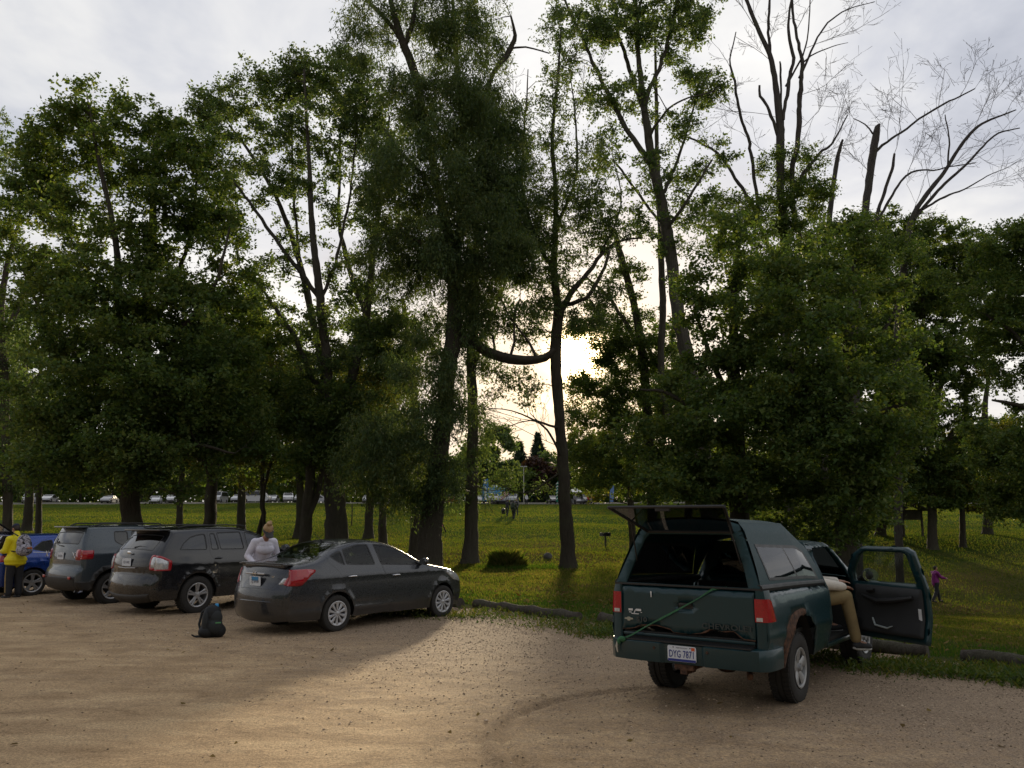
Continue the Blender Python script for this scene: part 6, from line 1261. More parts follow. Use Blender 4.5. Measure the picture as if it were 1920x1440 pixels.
M_ = Matrix.Translation(Vector(mp)+dd_*.055) @ dd_.to_track_quat('Z', 'Y').to_matrix().to_4x4(); b = MB(); b.ball((0, 0, -.03), (.105, .088, .05), M_); b.build('mirror_shell', M_BLACK, od)
b = MB(); b.prism([(math.cos(t)*.098, math.sin(t)*.080) for t in np.linspace(0, 2*math.pi, 28, endpoint=False)], .006, .016, M_, 'xy'); b.build('mirror_glass', M_CHROME, od)
# the driver's side mirror
b = MB(); b.ball((2.02, .96, 1.17), (.075, .10, .08)); b.tube([(2.06, .80, 1.12), (2.04, .90, 1.15)], .025, 8); b.build('door_mirror', M_BLACK, truck)
# odds and ends lying in the bed
o = tag(MB().ball((0, 0, .0), (.26, .20, .17)).build('duffel_bag', simple('navy_cloth', (.015, .016, .022), .9, bump=.006, bscale=12)), 'dark soft bag heaped in the truck bed just behind the tailgate', 'bag'); o.matrix_world = truck.matrix_basis @ T(-.62, .28, .88)
# ================================================================ people
M_SKIN = simple('skin', (.42, .23, .16), .55, var=.06); M_SKIN2 = simple('skin_tanned', (.36, .17, .11), .55, var=.06)
def fused(name, caps, mat_, parent, voxel=.011, smooth_it=3, cut=None):
    """one continuous skin over tapered limbs: [(a, ra, b, rb)] plus ('e', centre, radii, matrix)"""
    b = MB()
    for c in caps:
        if c[0] == 'e': b.ball(c[1], c[2], c[3] if len(c) > 3 else None, 16)
        else:
            a, ra, e, rb = Vector(c[0]), c[1], Vector(c[2]), c[3]; n = max(2, int((e-a).length/.02)); ps = [a+(e-a)*i/n for i in range(n+1)]
            b.tube(ps, [ra+(rb-ra)*i/n for i in range(n+1)], 14); b.ball(a, ra, None, 14); b.ball(e, rb, None, 14)
    o = b.build(name, mat_, None, smooth=True, merge=False)
    md = o.modifiers.new('r', 'REMESH'); md.mode = 'VOXEL'; md.voxel_size = voxel
    sm_ = o.modifiers.new('s', 'SMOOTH'); sm_.iterations = smooth_it; sm_.factor = .5
    dg = bpy.context.evaluated_depsgraph_get(); me = bpy.data.meshes.new_from_object(o.evaluated_get(dg)); old = o.data; o.modifiers.clear(); o.data = me; bpy.data.meshes.remove(old)
    me.shade_smooth(); me.name = name
    if parent is not None: o.parent = parent
    return o
def hand(w, d, palm_n, s=1.0, curl=.5, thumb=1):
    """palm, four unequal bent fingers and a thumb; d = pointing direction, palm_n = palm normal"""
    w, d, nn = Vector(w), Vector(d).normalized(), Vector(palm_n); nn = (nn-d*nn.dot(d)).normalized(); sd_ = d.cross(nn).normalized()*thumb
    caps = [(w, .024*s, w+d*.04*s+sd_*.012*s, .026*s), (w+sd_*.014*s, .022*s, w+d*.085*s+sd_*.026*s, .016*s), (w-sd_*.010*s, .022*s, w+d*.080*s-sd_*.026*s, .015*s), (w, .022*s, w+d*.085*s, .018*s)]
    for k, (off, L) in enumerate(((.030, .075), (.011, .085), (-.009, .080), (-.028, .062))):
        p = w+d*.085*s+sd_*off*s; dd = d.copy()
        for j in range(3):
            dd = (dd+nn*curl*(.25+.28*j)*(1+.12*k)).normalized(); q = p+dd*L*s*(.45, .32, .23)[j]; r_ = (.0092, .0084, .0076)[j]*s; caps.append((p, r_, q, r_*.94)); p = q
    p = w+d*.022*s+sd_*.026*s; q = p+(d*.7+sd_*.75+nn*.25).normalized()*.045*s; caps.append((p, .012*s, q, .0105*s)); caps.append((q, .0105*s, q+(d*.95+sd_*.25+nn*.35).normalized()*.032*s, .0085*s))
    return caps
def head_caps(c, f, up, s=1.0):
    """skull, jaw, nose, brow, lips, ears; f = facing, c = centre of the skull"""
    c, f, up = Vector(c), Vector(f).normalized(), Vector(up).normalized(); r_ = f.cross(up).normalized(); up = r_.cross(f)
    M_ = Matrix.Translation(c) @ Matrix((r_, f, up)).transposed().to_4x4()
    e = lambda p, q: ('e', tuple(x*s for x in p), tuple(x*s for x in q), M_)
    return [e((0, -.008, .030), (.074, .094, .086)), e((0, .020, -.035), (.058, .066, .066)), e((0, .048, -.080), (.030, .034, .022)), e((0, .094, -.012), (.011, .017, .020)), e((0, .088, .008), (.009, .012, .024)), e((.03, .070, .022), (.025, .016, .008)), e((-.03, .070, .022), (.025, .016, .008)),
            e((0, .082, -.052), (.024, .010, .006)), e((0, .080, -.062), (.020, .010, .006)), e((.074, -.005, -.005), (.008, .018, .030)), e((-.074, -.005, -.005), (.008, .018, .030)), e((.034, .062, -.025), (.026, .02, .02)), e((-.034, .062, -.025), (.026, .02, .02))], M_
def eyes(M_, parent, s=1.0):
    b = MB()
    for sx in (-1, 1): b.ball((sx*.030*s, .074*s, .006*s), (.012*s, .010*s, .009*s), M_, 10)
    b.build('eyes', simple('eye_dark', (.03, .025, .02), .3), parent)
def figure(root, J, W_, s=1.0, skin=M_SKIN, facing=(0, 1, 0), hands=((.4, 1), (.4, 1)), voxel=.010, wide=1.0):
    """J: joints; one continuous body from head to feet"""
    V_ = {k: Vector(v) for k, v in J.items()}; f = Vector(facing)
    caps = [(V_['pelvis'], .125*wide, V_['belly'], .125*wide), (V_['belly'], .125*wide, V_['chest'], .135*wide), (V_['chest'], .12*wide, V_['neck'], .055), (V_['neck'], .052, V_['head']+Vector((0, 0, -.05)), .05)]
    for a in 'LR':
        caps += [(V_['chest']+(V_['sh'+a]-V_['chest'])*.3, .10, V_['sh'+a], .062), (V_['sh'+a], .056*wide, V_['el'+a], .040), (V_['el'+a], .040, V_['wr'+a], .025),
                 (V_['pelvis']+(V_['hip'+a]-V_['pelvis'])*.5, .12*wide, V_['hip'+a], .095), (V_['hip'+a], .092*wide, V_['kn'+a], .058), (V_['kn'+a], .056, V_['an'+a], .036), (V_['an'+a], .036, V_['toe'+a], .030)]
    hc, M_ = head_caps(V_['head'], J.get('look', facing), J.get('up', (0, 0, 1)), s); caps += hc
    for a, (cu, th) in zip('LR', hands):
        d = (V_['wr'+a]-V_['el'+a]).normalized(); d = (d+Vector(J.get('hd'+a, (0, 0, 0)))).normalized(); caps += hand(V_['wr'+a], d, J.get('pn'+a, (0, 0, -1)), s, cu, th)
    o = fused('body', caps, skin, root, voxel, 2); eyes(M_, o, s); return o, V_, M_
def clothes(V_, kind, r_, wide=1.0):
    """shell a little outside the body for a garment"""
    c = []
    if kind in ('shirt', 'jacket'):
        k = .016+r_; ex = .10 if kind == 'jacket' else .03
        c += [(V_['pelvis']+(V_['belly']-V_['pelvis'])*(-.35 if kind == 'jacket' else .3), .128*wide+k, V_['belly'], .125*wide+k), (V_['belly'], .125*wide+k, V_['chest'], .133*wide+k), (V_['chest'], .12*wide+k, V_['neck']+(V_['chest']-V_['neck'])*(.22 if kind == 'jacket' else .50), (.066 if kind == 'jacket' else .078)+k*.5)]
        for a in 'LR':
            c += [(V_['chest']+(V_['sh'+a]-V_['chest'])*.3, .10+k*.7, V_['sh'+a], .060+k*.7), (V_['neck']+(V_['sh'+a]-V_['neck'])*.25+Vector((0, 0, -.035)), .045+k*.6, V_['sh'+a], .055+k*.6), (V_['sh'+a], .055*wide+k*.7, V_['el'+a], .042+k), (V_['el'+a], .042+k, V_['el'+a]+(V_['wr'+a]-V_['el'+a])*.90, .029+k*.9)]
            c += [(V_['pelvis']+(V_['hip'+a]-V_['pelvis'])*.5+Vector((0, 0, .04)), .118*wide+k, V_['belly']+(V_['hip'+a]-V_['pelvis'])*.2, .12*wide+k)]
    else:
        k = .014+r_
        c += [(V_['pelvis'], .125*wide+k, V_['pelvis']+(V_['belly']-V_['pelvis'])*.5, .118*wide+k)]
        for a in 'LR':
            c += [(V_['pelvis']+(V_['hip'+a]-V_['pelvis'])*.5, .12*wide+k, V_['hip'+a], .095+k), (V_['hip'+a], .094*wide+k, V_['kn'+a], .060+k), (V_['kn'+a], .058+k, V_['kn'+a]+(V_['an'+a]-V_['kn'+a])*.92, .045+k)]
    return c
def shoes(V_, parent, mat_, sole=None, s=1.0):
    for a in 'LR':
        an, to = V_['an'+a], V_['toe'+a]; d = (to-an); d = d.normalized()
        o = fused('shoe', [(an+Vector((0, 0, -.02)), .048*s, an-d*.02+Vector((0, 0, -.045)), .044*s), (an+Vector((0, 0, -.035)), .046*s, to, .036*s), (to, .036*s, to+d*.02, .030*s)], mat_, parent, .009, 2)
        if sole: b = MB(); b.tube([an-d*.06+Vector((0, 0, -.086)), an+Vector((0, 0, -.084)), to+Vector((0, 0, -.036)), to+d*.045+Vector((0, 0, -.024))], [.016, .018, .018, .012], 10); b.build('sole', sole, o)
def hair_cap(M_, s, mat_, parent, name='hair', long=0.0, extra=()):
    caps = [('e', (0, -.022*s, .045*s), (.080*s, .090*s, .080*s), M_), ('e', (0, -.050*s, .005*s), (.072*s, .062*s, (.075+long)*s), M_)]+[('e', p, q, M_) for p, q in extra]
    return fused(name, caps, mat_, parent, .008, 2)
def person(label, x, y, z, face_deg, group=None):
    return empty('person', (x, y, z), R(-face_deg), label, 'person', group)       # local +Y is where the body faces
M_NAVY = simple('navy_cap', (.015, .02, .05), .8); M_YEL = simple('yellow_shell', (.82, .70, .010), .55, var=.08, bump=.006, bscale=14); M_DKTR = simple('charcoal_trousers', (.020, .021, .026), .8, bump=.006, bscale=14); M_TANS = simple('tan_stripe', (.30, .21, .09), .8)
M_WSH = simple('pale_lilac_shirt', (.72, .70, .80), .8, bump=.007, bscale=13); M_BLOND = simple('blond_hair', (.36, .23, .11), .6, bump=.006, bscale=70, var=.3); M_DKHAIR = simple('dark_hair', (.03, .02, .015), .6)
M_KHAKI = simple('khaki_cloth', (.27, .20, .095), .85, bump=.008, bscale=13); M_CREAM = simple('cream_cloth', (.74, .68, .60), .85, bump=.008, bscale=14); M_SHOE = simple('dark_shoe', (.03, .032, .036), .7); M_SOLE = simple('pale_sole', (.50, .50, .48), .6)
M_PURP = simple('purple_jacket', (.22, .015, .17), .7); M_PINK = simple('pink_cloth', (.60, .08, .25), .7); M_OLIVE = simple('olive_cloth', (.07, .08, .04), .8); M_GREYC = simple('grey_cloth', (.20, .20, .22), .8); M_ORG = simple('orange_cloth', (.60, .14, .02), .7); M_REDC = simple('red_cloth', (.40, .03, .03), .7)
# man in yellow, seen from behind and a little to the side, beside the blue car
p = person('person in a yellow jacket and navy cap wearing a grey patterned backpack', -11.95, 20.45, 0, -62)
J = dict(pelvis=(0, 0, .93), belly=(0, 0, 1.10), chest=(0, .02, 1.32), neck=(0, .04, 1.50), head=(0, .10, 1.63), shL=(-.185, .02, 1.385), shR=(.185, .02, 1.385), elL=(-.22, .08, 1.13), elR=(.22, .08, 1.13), wrL=(-.17, .28, 1.10), wrR=(.16, .28, 1.08),
         hipL=(-.09, 0, .90), hipR=(.09, 0, .90), knL=(-.11, .02, .50), knR=(.11, .0, .50), anL=(-.12, -.02, .09), anR=(.12, -.03, .09), toeL=(-.14, .14, .035), toeR=(.15, .13, .035), look=(0, 1, -.35), pnL=(1, 0, 0), pnR=(-1, 0, 0))
o, V_, M_ = figure(p, J, 1, facing=(0, 1, 0))
fused('jacket', clothes(V_, 'jacket', .022)+[(V_['neck']+Vector((0, 0, -.02)), .075, V_['neck']+Vector((0, .01, .03)), .070), ('e', (0, 0, .98), (.215, .165, .16)), ('e', (0, 0, .90), (.265, .20, .15)), ('e', (0, 0, .82), (.25, .19, .07))], M_YEL, p); fused('trousers', clothes(V_, 'tr', .022), M_DKTR, p); shoes(V_, p, M_SHOE)
for a, sx in (('L', -1), ('R', 1)):
    b = MB(); b.tube([V_['hip'+a]+Vector((sx*.10, 0, -.05)), V_['kn'+a]+Vector((sx*.088, 0, 0)), V_['an'+a]+Vector((sx*.074, 0, .05))], [.022, .020, .018], 6); b.build('trouser_stripe', M_TANS, p)
hair_cap(M_, 1, M_DKHAIR, p)
fused('cap', [('e', (0, -.012, .062), (.086, .098, .070), M_), ('e', (0, .105, .045), (.062, .055, .010), M_)], M_NAVY, p, .009)
def camo():
    m_, q = new_mat('patterned_cloth'); P = q.n('ShaderNodeTexCoord').outputs['Object']
    c = q.ramp(q.noise(P, 11, 3, .6, .8), [(.40, (.06, .06, .07)), (.47, (.30, .28, .33)), (.56, (.50, .48, .54)), (.62, (.16, .15, .18))]); finish(q, q.n('ShaderNodeBsdfPrincipled', {'Base Color': c, 'Roughness': .85}).outputs[0]); return m_
bp_ = tag(fused('backpack', [('e', (0, -.26, 1.30), (.17, .12, .21)), ('e', (0, -.30, 1.14), (.19, .16, .15)), ('e', (0, -.36, 1.17), (.15, .10, .13)), ('e', (0, -.24, 1.40), (.13, .10, .10))], camo(), None, .012), 'grey patterned backpack worn over the yellow jacket', 'backpack')
bp_.matrix_world = p.matrix_basis
for sx in (-1, 1): b = MB(); b.tube([(sx*.10, -.17, 1.47), (sx*.115, -.02, 1.53), (sx*.12, .16, 1.42), (sx*.13, .17, 1.28), (sx*.16, .02, 1.12), (sx*.14, -.17, 1.10)], .016, 6); b.build('strap', M_BLACK, bp_)
b = MB(); b.tube([(-.10, -.375, 1.33), (0, -.385, 1.22), (.02, -.43, 1.06)], .018, 6); b.tube([(.10, -.385, 1.33), (.10, -.40, 1.22), (.09, -.44, 1.06)], .014, 6); b.build('webbing', M_BLACK, bp_)
b = MB(); b.box((.03, -.462, 1.185), (.12, .015, .03)); b.build('patch', M_ORG, bp_, smooth=False)
# woman in white between the black SUV and the saloon, looking down
p = person('person in a pale top and black visor standing between the black SUV and grey saloon', -4.80, 16.25, 0, 148)
J = dict(pelvis=(0, 0, .90), belly=(0, .03, 1.08), chest=(0, .14, 1.27), neck=(0, .245, 1.42), head=(0, .345, 1.52), shL=(-.165, .15, 1.335), shR=(.165, .15, 1.335), elL=(-.255, .10, 1.10), elR=(.265, .08, 1.10), wrL=(-.22, .30, 1.0), wrR=(.20, .30, .98),
         hipL=(-.10, 0, .87), hipR=(.10, 0, .87), knL=(-.11, .03, .48), knR=(.11, .02, .48), anL=(-.12, 0, .09), anR=(.12, 0, .09), toeL=(-.15, .15, .035), toeR=(.15, .15, .035), look=(0, 1, -1.0), pnL=(1, 0, 0), pnR=(-1, 0, 0))
o, V_, M_ = figure(p, J, 1.12, skin=M_SKIN2, wide=1.10)
fused('top', clothes(V_, 'shirt', .0, 1.12)+[('e', (0, .225, 1.215), (.165, .085, .095))], M_WSH, p, .009); fused('trousers', clothes(V_, 'tr', .002, 1.1), M_DKTR, p); shoes(V_, p, M_SHOE)
hair_cap(M_, 1.12, M_BLOND, p, extra=[((0, -.045, .150), (.050, .050, .045)), ((.025, -.02, .165), (.028, .03, .03)), ((-.02, -.07, .165), (.03, .025, .028))])
fused('visor', [('e', (0, .006, .035), (.100, .115, .030), M_), ('e', (0, .12, .026), (.082, .075, .014), M_)], M_BLACK, p, .008)
b = MB(); b.box((.09, .315, 1.28), (.03, .006, .015)); b.build('chest_mark', M_WHITE, p, smooth=False)
p.scale = (1.07, 1.07, 1.08)
# passenger sitting in the pickup with legs out of the doorway
ax = truck.matrix_basis; p = empty('person', (0, 0, 0), 0, 'person in khaki trousers and cream sleeve sitting in the pickup doorway', 'person'); p.matrix_world = ax
L = lambda u, v, z: Vector((u, -v, z))
J = dict(pelvis=L(1.38, .30, .92), belly=L(1.34, .30, 1.04), chest=L(1.34, .30, 1.20), neck=L(1.38, .32, 1.34), head=L(1.42, .35, 1.44), shL=L(1.52, .22, 1.27), shR=L(1.28, .48, 1.26), elL=L(1.66, .50, 1.12), elR=L(1.36, .66, 1.12), wrL=L(1.80, .74, 1.12), wrR=L(1.68, .84, 1.07),
         hipL=L(1.50, .28, .90), hipR=L(1.34, .42, .90), knL=L(1.88, .48, .95), knR=L(1.70, .86, .955), anL=L(1.96, .56, .58), anR=L(1.80, .93, .42), toeL=L(2.08, .66, .54), toeR=L(1.98, 1.02, .355), look=(.5, -.7, -.2), pnL=(0, 0, -1), pnR=(0, 0, -1))
o, V_, M_ = figure(p, J, 1)
fused('top', clothes(V_, 'shirt', .014)+[(V_['elR'], .058, V_['wrR'], .046)], M_CREAM, p); fused('trousers', clothes(V_, 'tr', .006), M_KHAKI, p); shoes(V_, p, M_SHOE, M_SOLE); hair_cap(M_, 1, M_DKHAIR, p)
# woman in purple walking on the lawn
def walker(label, x, y, face, top, legs, h=1.66, arms='fwd', hair=M_DKHAIR, stride=.22, group=None, hat=None, extra=None):
    s = h/1.70; p = person(label, x, y, float(G(x, y)), face, group); p.scale = (s, s, s)
    if arms == 'fwd': A = dict(elL=(-.22, .16, 1.20), elR=(.22, .14, 1.18), wrL=(-.17, .40, 1.20), wrR=(.17, .42, 1.12))
    else: A = dict(elL=(-.25, .0, 1.14), elR=(.25, .04, 1.14), wrL=(-.25, .10, .92), wrR=(.24, .16, .93))
    J = dict(pelvis=(0, 0, .91), belly=(0, 0, 1.08), chest=(0, .02, 1.29), neck=(0, .03, 1.46), head=(0, .06, 1.585), shL=(-.18, .02, 1.38), shR=(.18, .02, 1.38), hipL=(-.09, 0, .88), hipR=(.09, 0, .88), knL=(-.10, .03+stride*.6, .49), knR=(.10, -stride*.25, .49),
             anL=(-.10, stride, .09), anR=(.10, -stride*1.3, .11), toeL=(-.11, stride+.16, .04), toeR=(.12, -stride*1.3+.15, .035), pnL=(1, 0, 0), pnR=(-1, 0, 0), **A)
    o, V_, M_ = figure(p, J, 1, voxel=.014)
    fused('jacket', clothes(V_, 'jacket', .012), top, p, .014); fused('trousers', clothes(V_, 'tr', .008), legs, p, .014); shoes(V_, p, M_SHOE); hair_cap(M_, 1, hair, p)
    return p
q_ = hit(1757, 1130); walker('person in a purple jacket walking with both arms held forward on the dark lawn', q_[0], q_[1], 80, M_PURP, M_DKTR)
q_ = hit(963, 974); pA = walker('hiker in olive clothes carrying a big pack, walking up the middle of the lawn', q_[0], q_[1], 15, M_OLIVE, M_DKTR, 1.72, 'down')
q_ = hit(951, 968); pB = walker('person in black just left of the olive hiker, pushing a pram', q_[0], q_[1], 20, M_DKTR, M_DKTR, 1.70, 'fwd')
q_ = hit(968, 967); pC = walker('person in grey with pale hair beside the olive hiker', q_[0], q_[1], -10, M_GREYC, M_DKTR, 1.72, 'down', M_BLOND)
q_ = hit(825, 1003); pD = walker('small child in pink beside the great willow trunk', q_[0], q_[1], 60, M_PINK, M_PINK, 1.12, 'down', M_DKHAIR, .14)
def scaled_bag(name, label, cat, parent_like, c, r_, mat_, s=1.0):
    o = tag(fused(name, [('e', c, r_), ('e', (c[0], c[1]-.03, c[2]-r_[2]*.4), (r_[0]*.9, r_[1]*1.1, r_[2]*.7))], mat_, None, .02), label, cat); o.matrix_world = parent_like.matrix_basis; return o
scaled_bag('backpack', 'large dark backpack on the olive hiker in the middle of the lawn', 'backpack', pA, (0, -.26, 1.25), (.19, .14, .30), simple('dark_green_cloth', (.03, .045, .03), .85))
scaled_bag('backpack', 'black backpack on the pale haired person on the lawn', 'backpack', pC, (0, -.24, 1.25), (.17, .12, .24), M_DKTR)
pr = hit(944, 972); r_ = empty('pram', (pr[0], pr[1], float(G(pr[0], pr[1]))), 0, 'black pram with hood on the lawn left of the hikers', 'pram')
b = MB(); b.box((0, 0, .52), (.38, .62, .20), None, .06); b.build('seat', M_BLACK, r_); b = MB(); b.ball((0, -.15, .74), (.22, .25, .22)); b.build('hood', M_BLACK, r_); b = MB(); b.tube([(-.18, .2, .5), (-.18, -.45, .98), (.18, -.45, .98), (.18, .2, .5)], .014, 6); b.build('handle', M_BLACK, r_)
for x_ in (-.22, .22):
    for y_ in (-.28, .3): b = MB(); b.lathe([(.09, -.02), (.13, -.02), (.13, .02), (.09, .02)], 18, 'x', T(x_, y_, .13), True); b.build('wheel', M_RUBBER, r_)
for px, top, lab in ((1112, M_ORG, 'person in orange beside the far cars, right of the trunk by the sun'), (1104, M_REDC, 'person in red standing left of the one in orange, by the far cars'), (987, M_WSH, 'person in a white top standing by the far roadside under the dark red tree'), (1078, M_GREYC, 'person in grey near the far white canopy')):
    q_ = at(px, 945, 141); walker(lab, q_[0], 141, 180-px % 50, top, M_DKTR, 1.75, 'down', stride=.05)
# ================================================================ things on the lot and the lawn
M_LOG = bark('weathered_timber', (.045, .038, .030), (.14, .12, .098))
def timber(label, a, b, r_=.12, x=0):
    z0 = float(G(*a)); z1 = float(G(*b)); root = empty('timber_log', (a[0], a[1], max(z0, 0)), 0, label, 'log', 'timber logs marking the edge of the lot'); d = Vector((b[0]-a[0], b[1]-a[1], 0)); L = d.length
    n = int(L/.12)+2; q = MB(); ps = [d*(i/(n-1))+Vector((0, 0, r_*.72+.015*math.sin(i*.9+x))) for i in range(n)]
    q.tube(ps, [r_*(1+.06*math.sin(i*1.7+x)+.03*math.sin(i*4.1)) for i in range(n)], 14); o = q.build('log', M_LOG, root, angle=50)
    for k in (.15, .85): w = MB(); w.tube([d*k+Vector((0, 0, r_*1.55)), d*k+Vector((0, 0, r_*1.90))], .012, 6); w.build('spike', M_RUST, root)
    return root
timber('short log end showing at the nose of the grey saloon', (-1.42, 18.75), (-1.62, 19.0)) if 0 else None
timber('grey log lying just right of the saloon nose, half of it hidden behind the car', (-1.10, 18.3), (-3.0, 20.2), x=3)
timber('long straight grey log between the saloon and the green truck', (-.78, 18.35), (1.25, 15.95), .10)
timber('grey log whose end shows at the left of the truck bumper', (1.62, 15.62), (3.5, 13.8), .11, 2)
timber('dark log behind the truck front wheel, under the open door', (4.2, 13.1), (5.75, 11.95), .10, 4)
timber('weathered log at the right edge, half grown over with weeds', (6.05, 11.62), (7.9, 9.8), .095, 5)
# backpack with a bottle
bk = empty('backpack', (-4.80, 13.75, float(lot_h(-4.8, 13.75))+.012), R(28), 'black backpack standing on the gravel behind the grey saloon', 'backpack')
M_PACK = simple('black_nylon', (.008, .009, .011), .7, bump=.006, bscale=22, var=.3); M_PACKG = simple('dark_grey_nylon', (.020, .023, .025), .75, bump=.004, bscale=22)
fused('pack_body', [('e', (0, 0, .17), (.17, .13, .18)), ('e', (0, .0, .34), (.145, .105, .17)), ('e', (-.01, .01, .42), (.10, .08, .08)), ('e', (.10, -.02, .10), (.12, .12, .11)), ('e', (-.09, -.01, .09), (.12, .12, .10))], M_PACK, bk, .010)
fused('front_pocket', [('e', (.04, -.09, .17), (.12, .07, .12)), ('e', (.05, -.075, .30), (.10, .055, .12))], M_PACKG, bk, .010)
fused('side_panel', [('e', (-.11, -.04, .24), (.055, .075, .19))], M_PACKG, bk, .010)
b = MB(); b.tube([(-.07, .09, .45), (-.14, .13, .38), (-.18, .10, .20), (-.15, .06, .05)], [.016, .02, .02, .012], 8); b.build('shoulder_strap', M_PACKG, bk)
b = MB(); b.tube([(-.12, .02, .03), (-.26, .0, .03), (-.30, -.05, .06), (-.24, -.07, .03), (-.13, -.05, .03)], .012, 6); b.build('waist_strap', M_PACK, bk)
b = MB(); b.tube([(-.04, .06, .47), (-.02, .03, .515), (.03, .02, .515), (.05, .05, .47)], .010, 6); b.build('carry_loop', M_PACK, bk)
b = MB(); b.box((.07, -.148, .235), (.085, .012, .020)); b.build('green_tab', simple('green_tab', (.10, .28, .12), .7), bk, smooth=False)
bo = empty('water_bottle', bk.location[:], R(28), 'clear bottle with a bright blue cap standing in the black backpack', 'bottle')
b = MB(); b.lathe([(0, .30), (.032, .30), (.034, .42), (.026, .46), (.018, .475), (0, .475)], 16, 'z', T(.06, .0, 0)); b.build('bottle_body', simple('bottle_blue', (.05, .16, .30), .2, coat=.5), bo)
b = MB(); b.lathe([(0, .474), (.030, .474), (.031, .505), (.022, .52), (0, .522)], 16, 'z', T(.06, 0, 0)); b.build('cap', simple('bright_blue_cap', (.04, .33, .70), .35), bo)
# park grill
q_ = hit(1135, 1026); gr = empty('park_grill', (q_[0], q_[1], float(G(q_[0], q_[1]))), R(20), 'black charcoal grill on a post on the lawn left of the truck hatch', 'grill')
b = MB(); b.tube([(0, 0, -.1), (0, 0, .62)], .045, 10); b.build('post', M_BLACK, gr)
b = MB(); b.box((0, 0, .62), (.52, .40, .02)); b.box((-.255, 0, .72), (.012, .40, .20)); b.box((.255, 0, .72), (.012, .40, .20)); b.box((0, .195, .72), (.50, .012, .20)); b.build('firebox', M_BLACK, gr, smooth=False)
b = MB()
for i in range(9): b.tube([(-.24, -.17+i*.04, .80), (.24, -.17+i*.04, .80)], .006, 5)
b.build('grate', M_BLACK, gr); b = MB(); b.tube([(.10, -.05, .0), (.03, -.02, .58)], .014, 5); b.build('brace', M_BLACK, gr)
# rock and leaning stick, bare post
q_ = hit(1028, 1048); rk = MB(); rk.ball((0, 0, .09), (.20, .16, .14), None, 14); o = rk.build('rock', simple('pale_stone', (.13, .125, .125), .9, bump=.03, bscale=9, var=.5, scale=6), None); o.location = (q_[0], q_[1], float(G(q_[0], q_[1])))
for v in o.data.vertices: n_ = .75+.5*float(vnoise(v.co.x*3+v.co.z*2, v.co.y*3, .5, 3)); v.co = Vector((v.co.x*n_, v.co.y*n_, v.co.z*(.8+.4*n_)))
tag(o, 'pale grey rock on the grass just left of the trunk by the sun', 'rock')
q_ = hit(836, 998); o = MB().tube([(0, 0, 0), (-.35, 0, .8), (-.62, .05, 1.6)], [.05, .045, .03], 8).build('stick', M_BARK, None); o.location = (q_[0], q_[1], float(G(q_[0], q_[1]))); tag(o, 'bare stick leaning against the right side of the great willow trunk', 'stick')
q_ = hit(659, 987); o = MB().tube([(0, 0, -.2), (.02, 0, .9), (0, 0, 1.75)], [.055, .05, .045], 8).build('post', M_BARK, None); o.location = (q_[0], q_[1], float(G(q_[0], q_[1]))); tag(o, 'thin dark post standing alone on the lawn behind the saloon roof', 'post')
# small gabled shelter at the right
q_ = at(1712, 992, 63); kx, ky = q_[0], 63; kz = float(G(kx, ky)); ks = empty('shelter', (kx, ky, kz), R(12), 'small dark gabled wooden board on posts under the trees at right', 'shelter')
b = MB(); b.prism([(-1.15, 2.0), (0, 2.55), (1.15, 2.0), (1.15, 1.90), (0, 2.42), (-1.15, 1.90)], -.5, .5); b.build('roof', M_LOG, ks, smooth=False)
b = MB(); b.box((0, 0, 1.62), (1.7, .12, .75)); b.build('board', M_BARK, ks, smooth=False)
for x_ in (-.8, .8): b = MB(); b.box((x_, 0, .95), (.12, .12, 2.1)); b.build('post', M_LOG, ks, smooth=False)
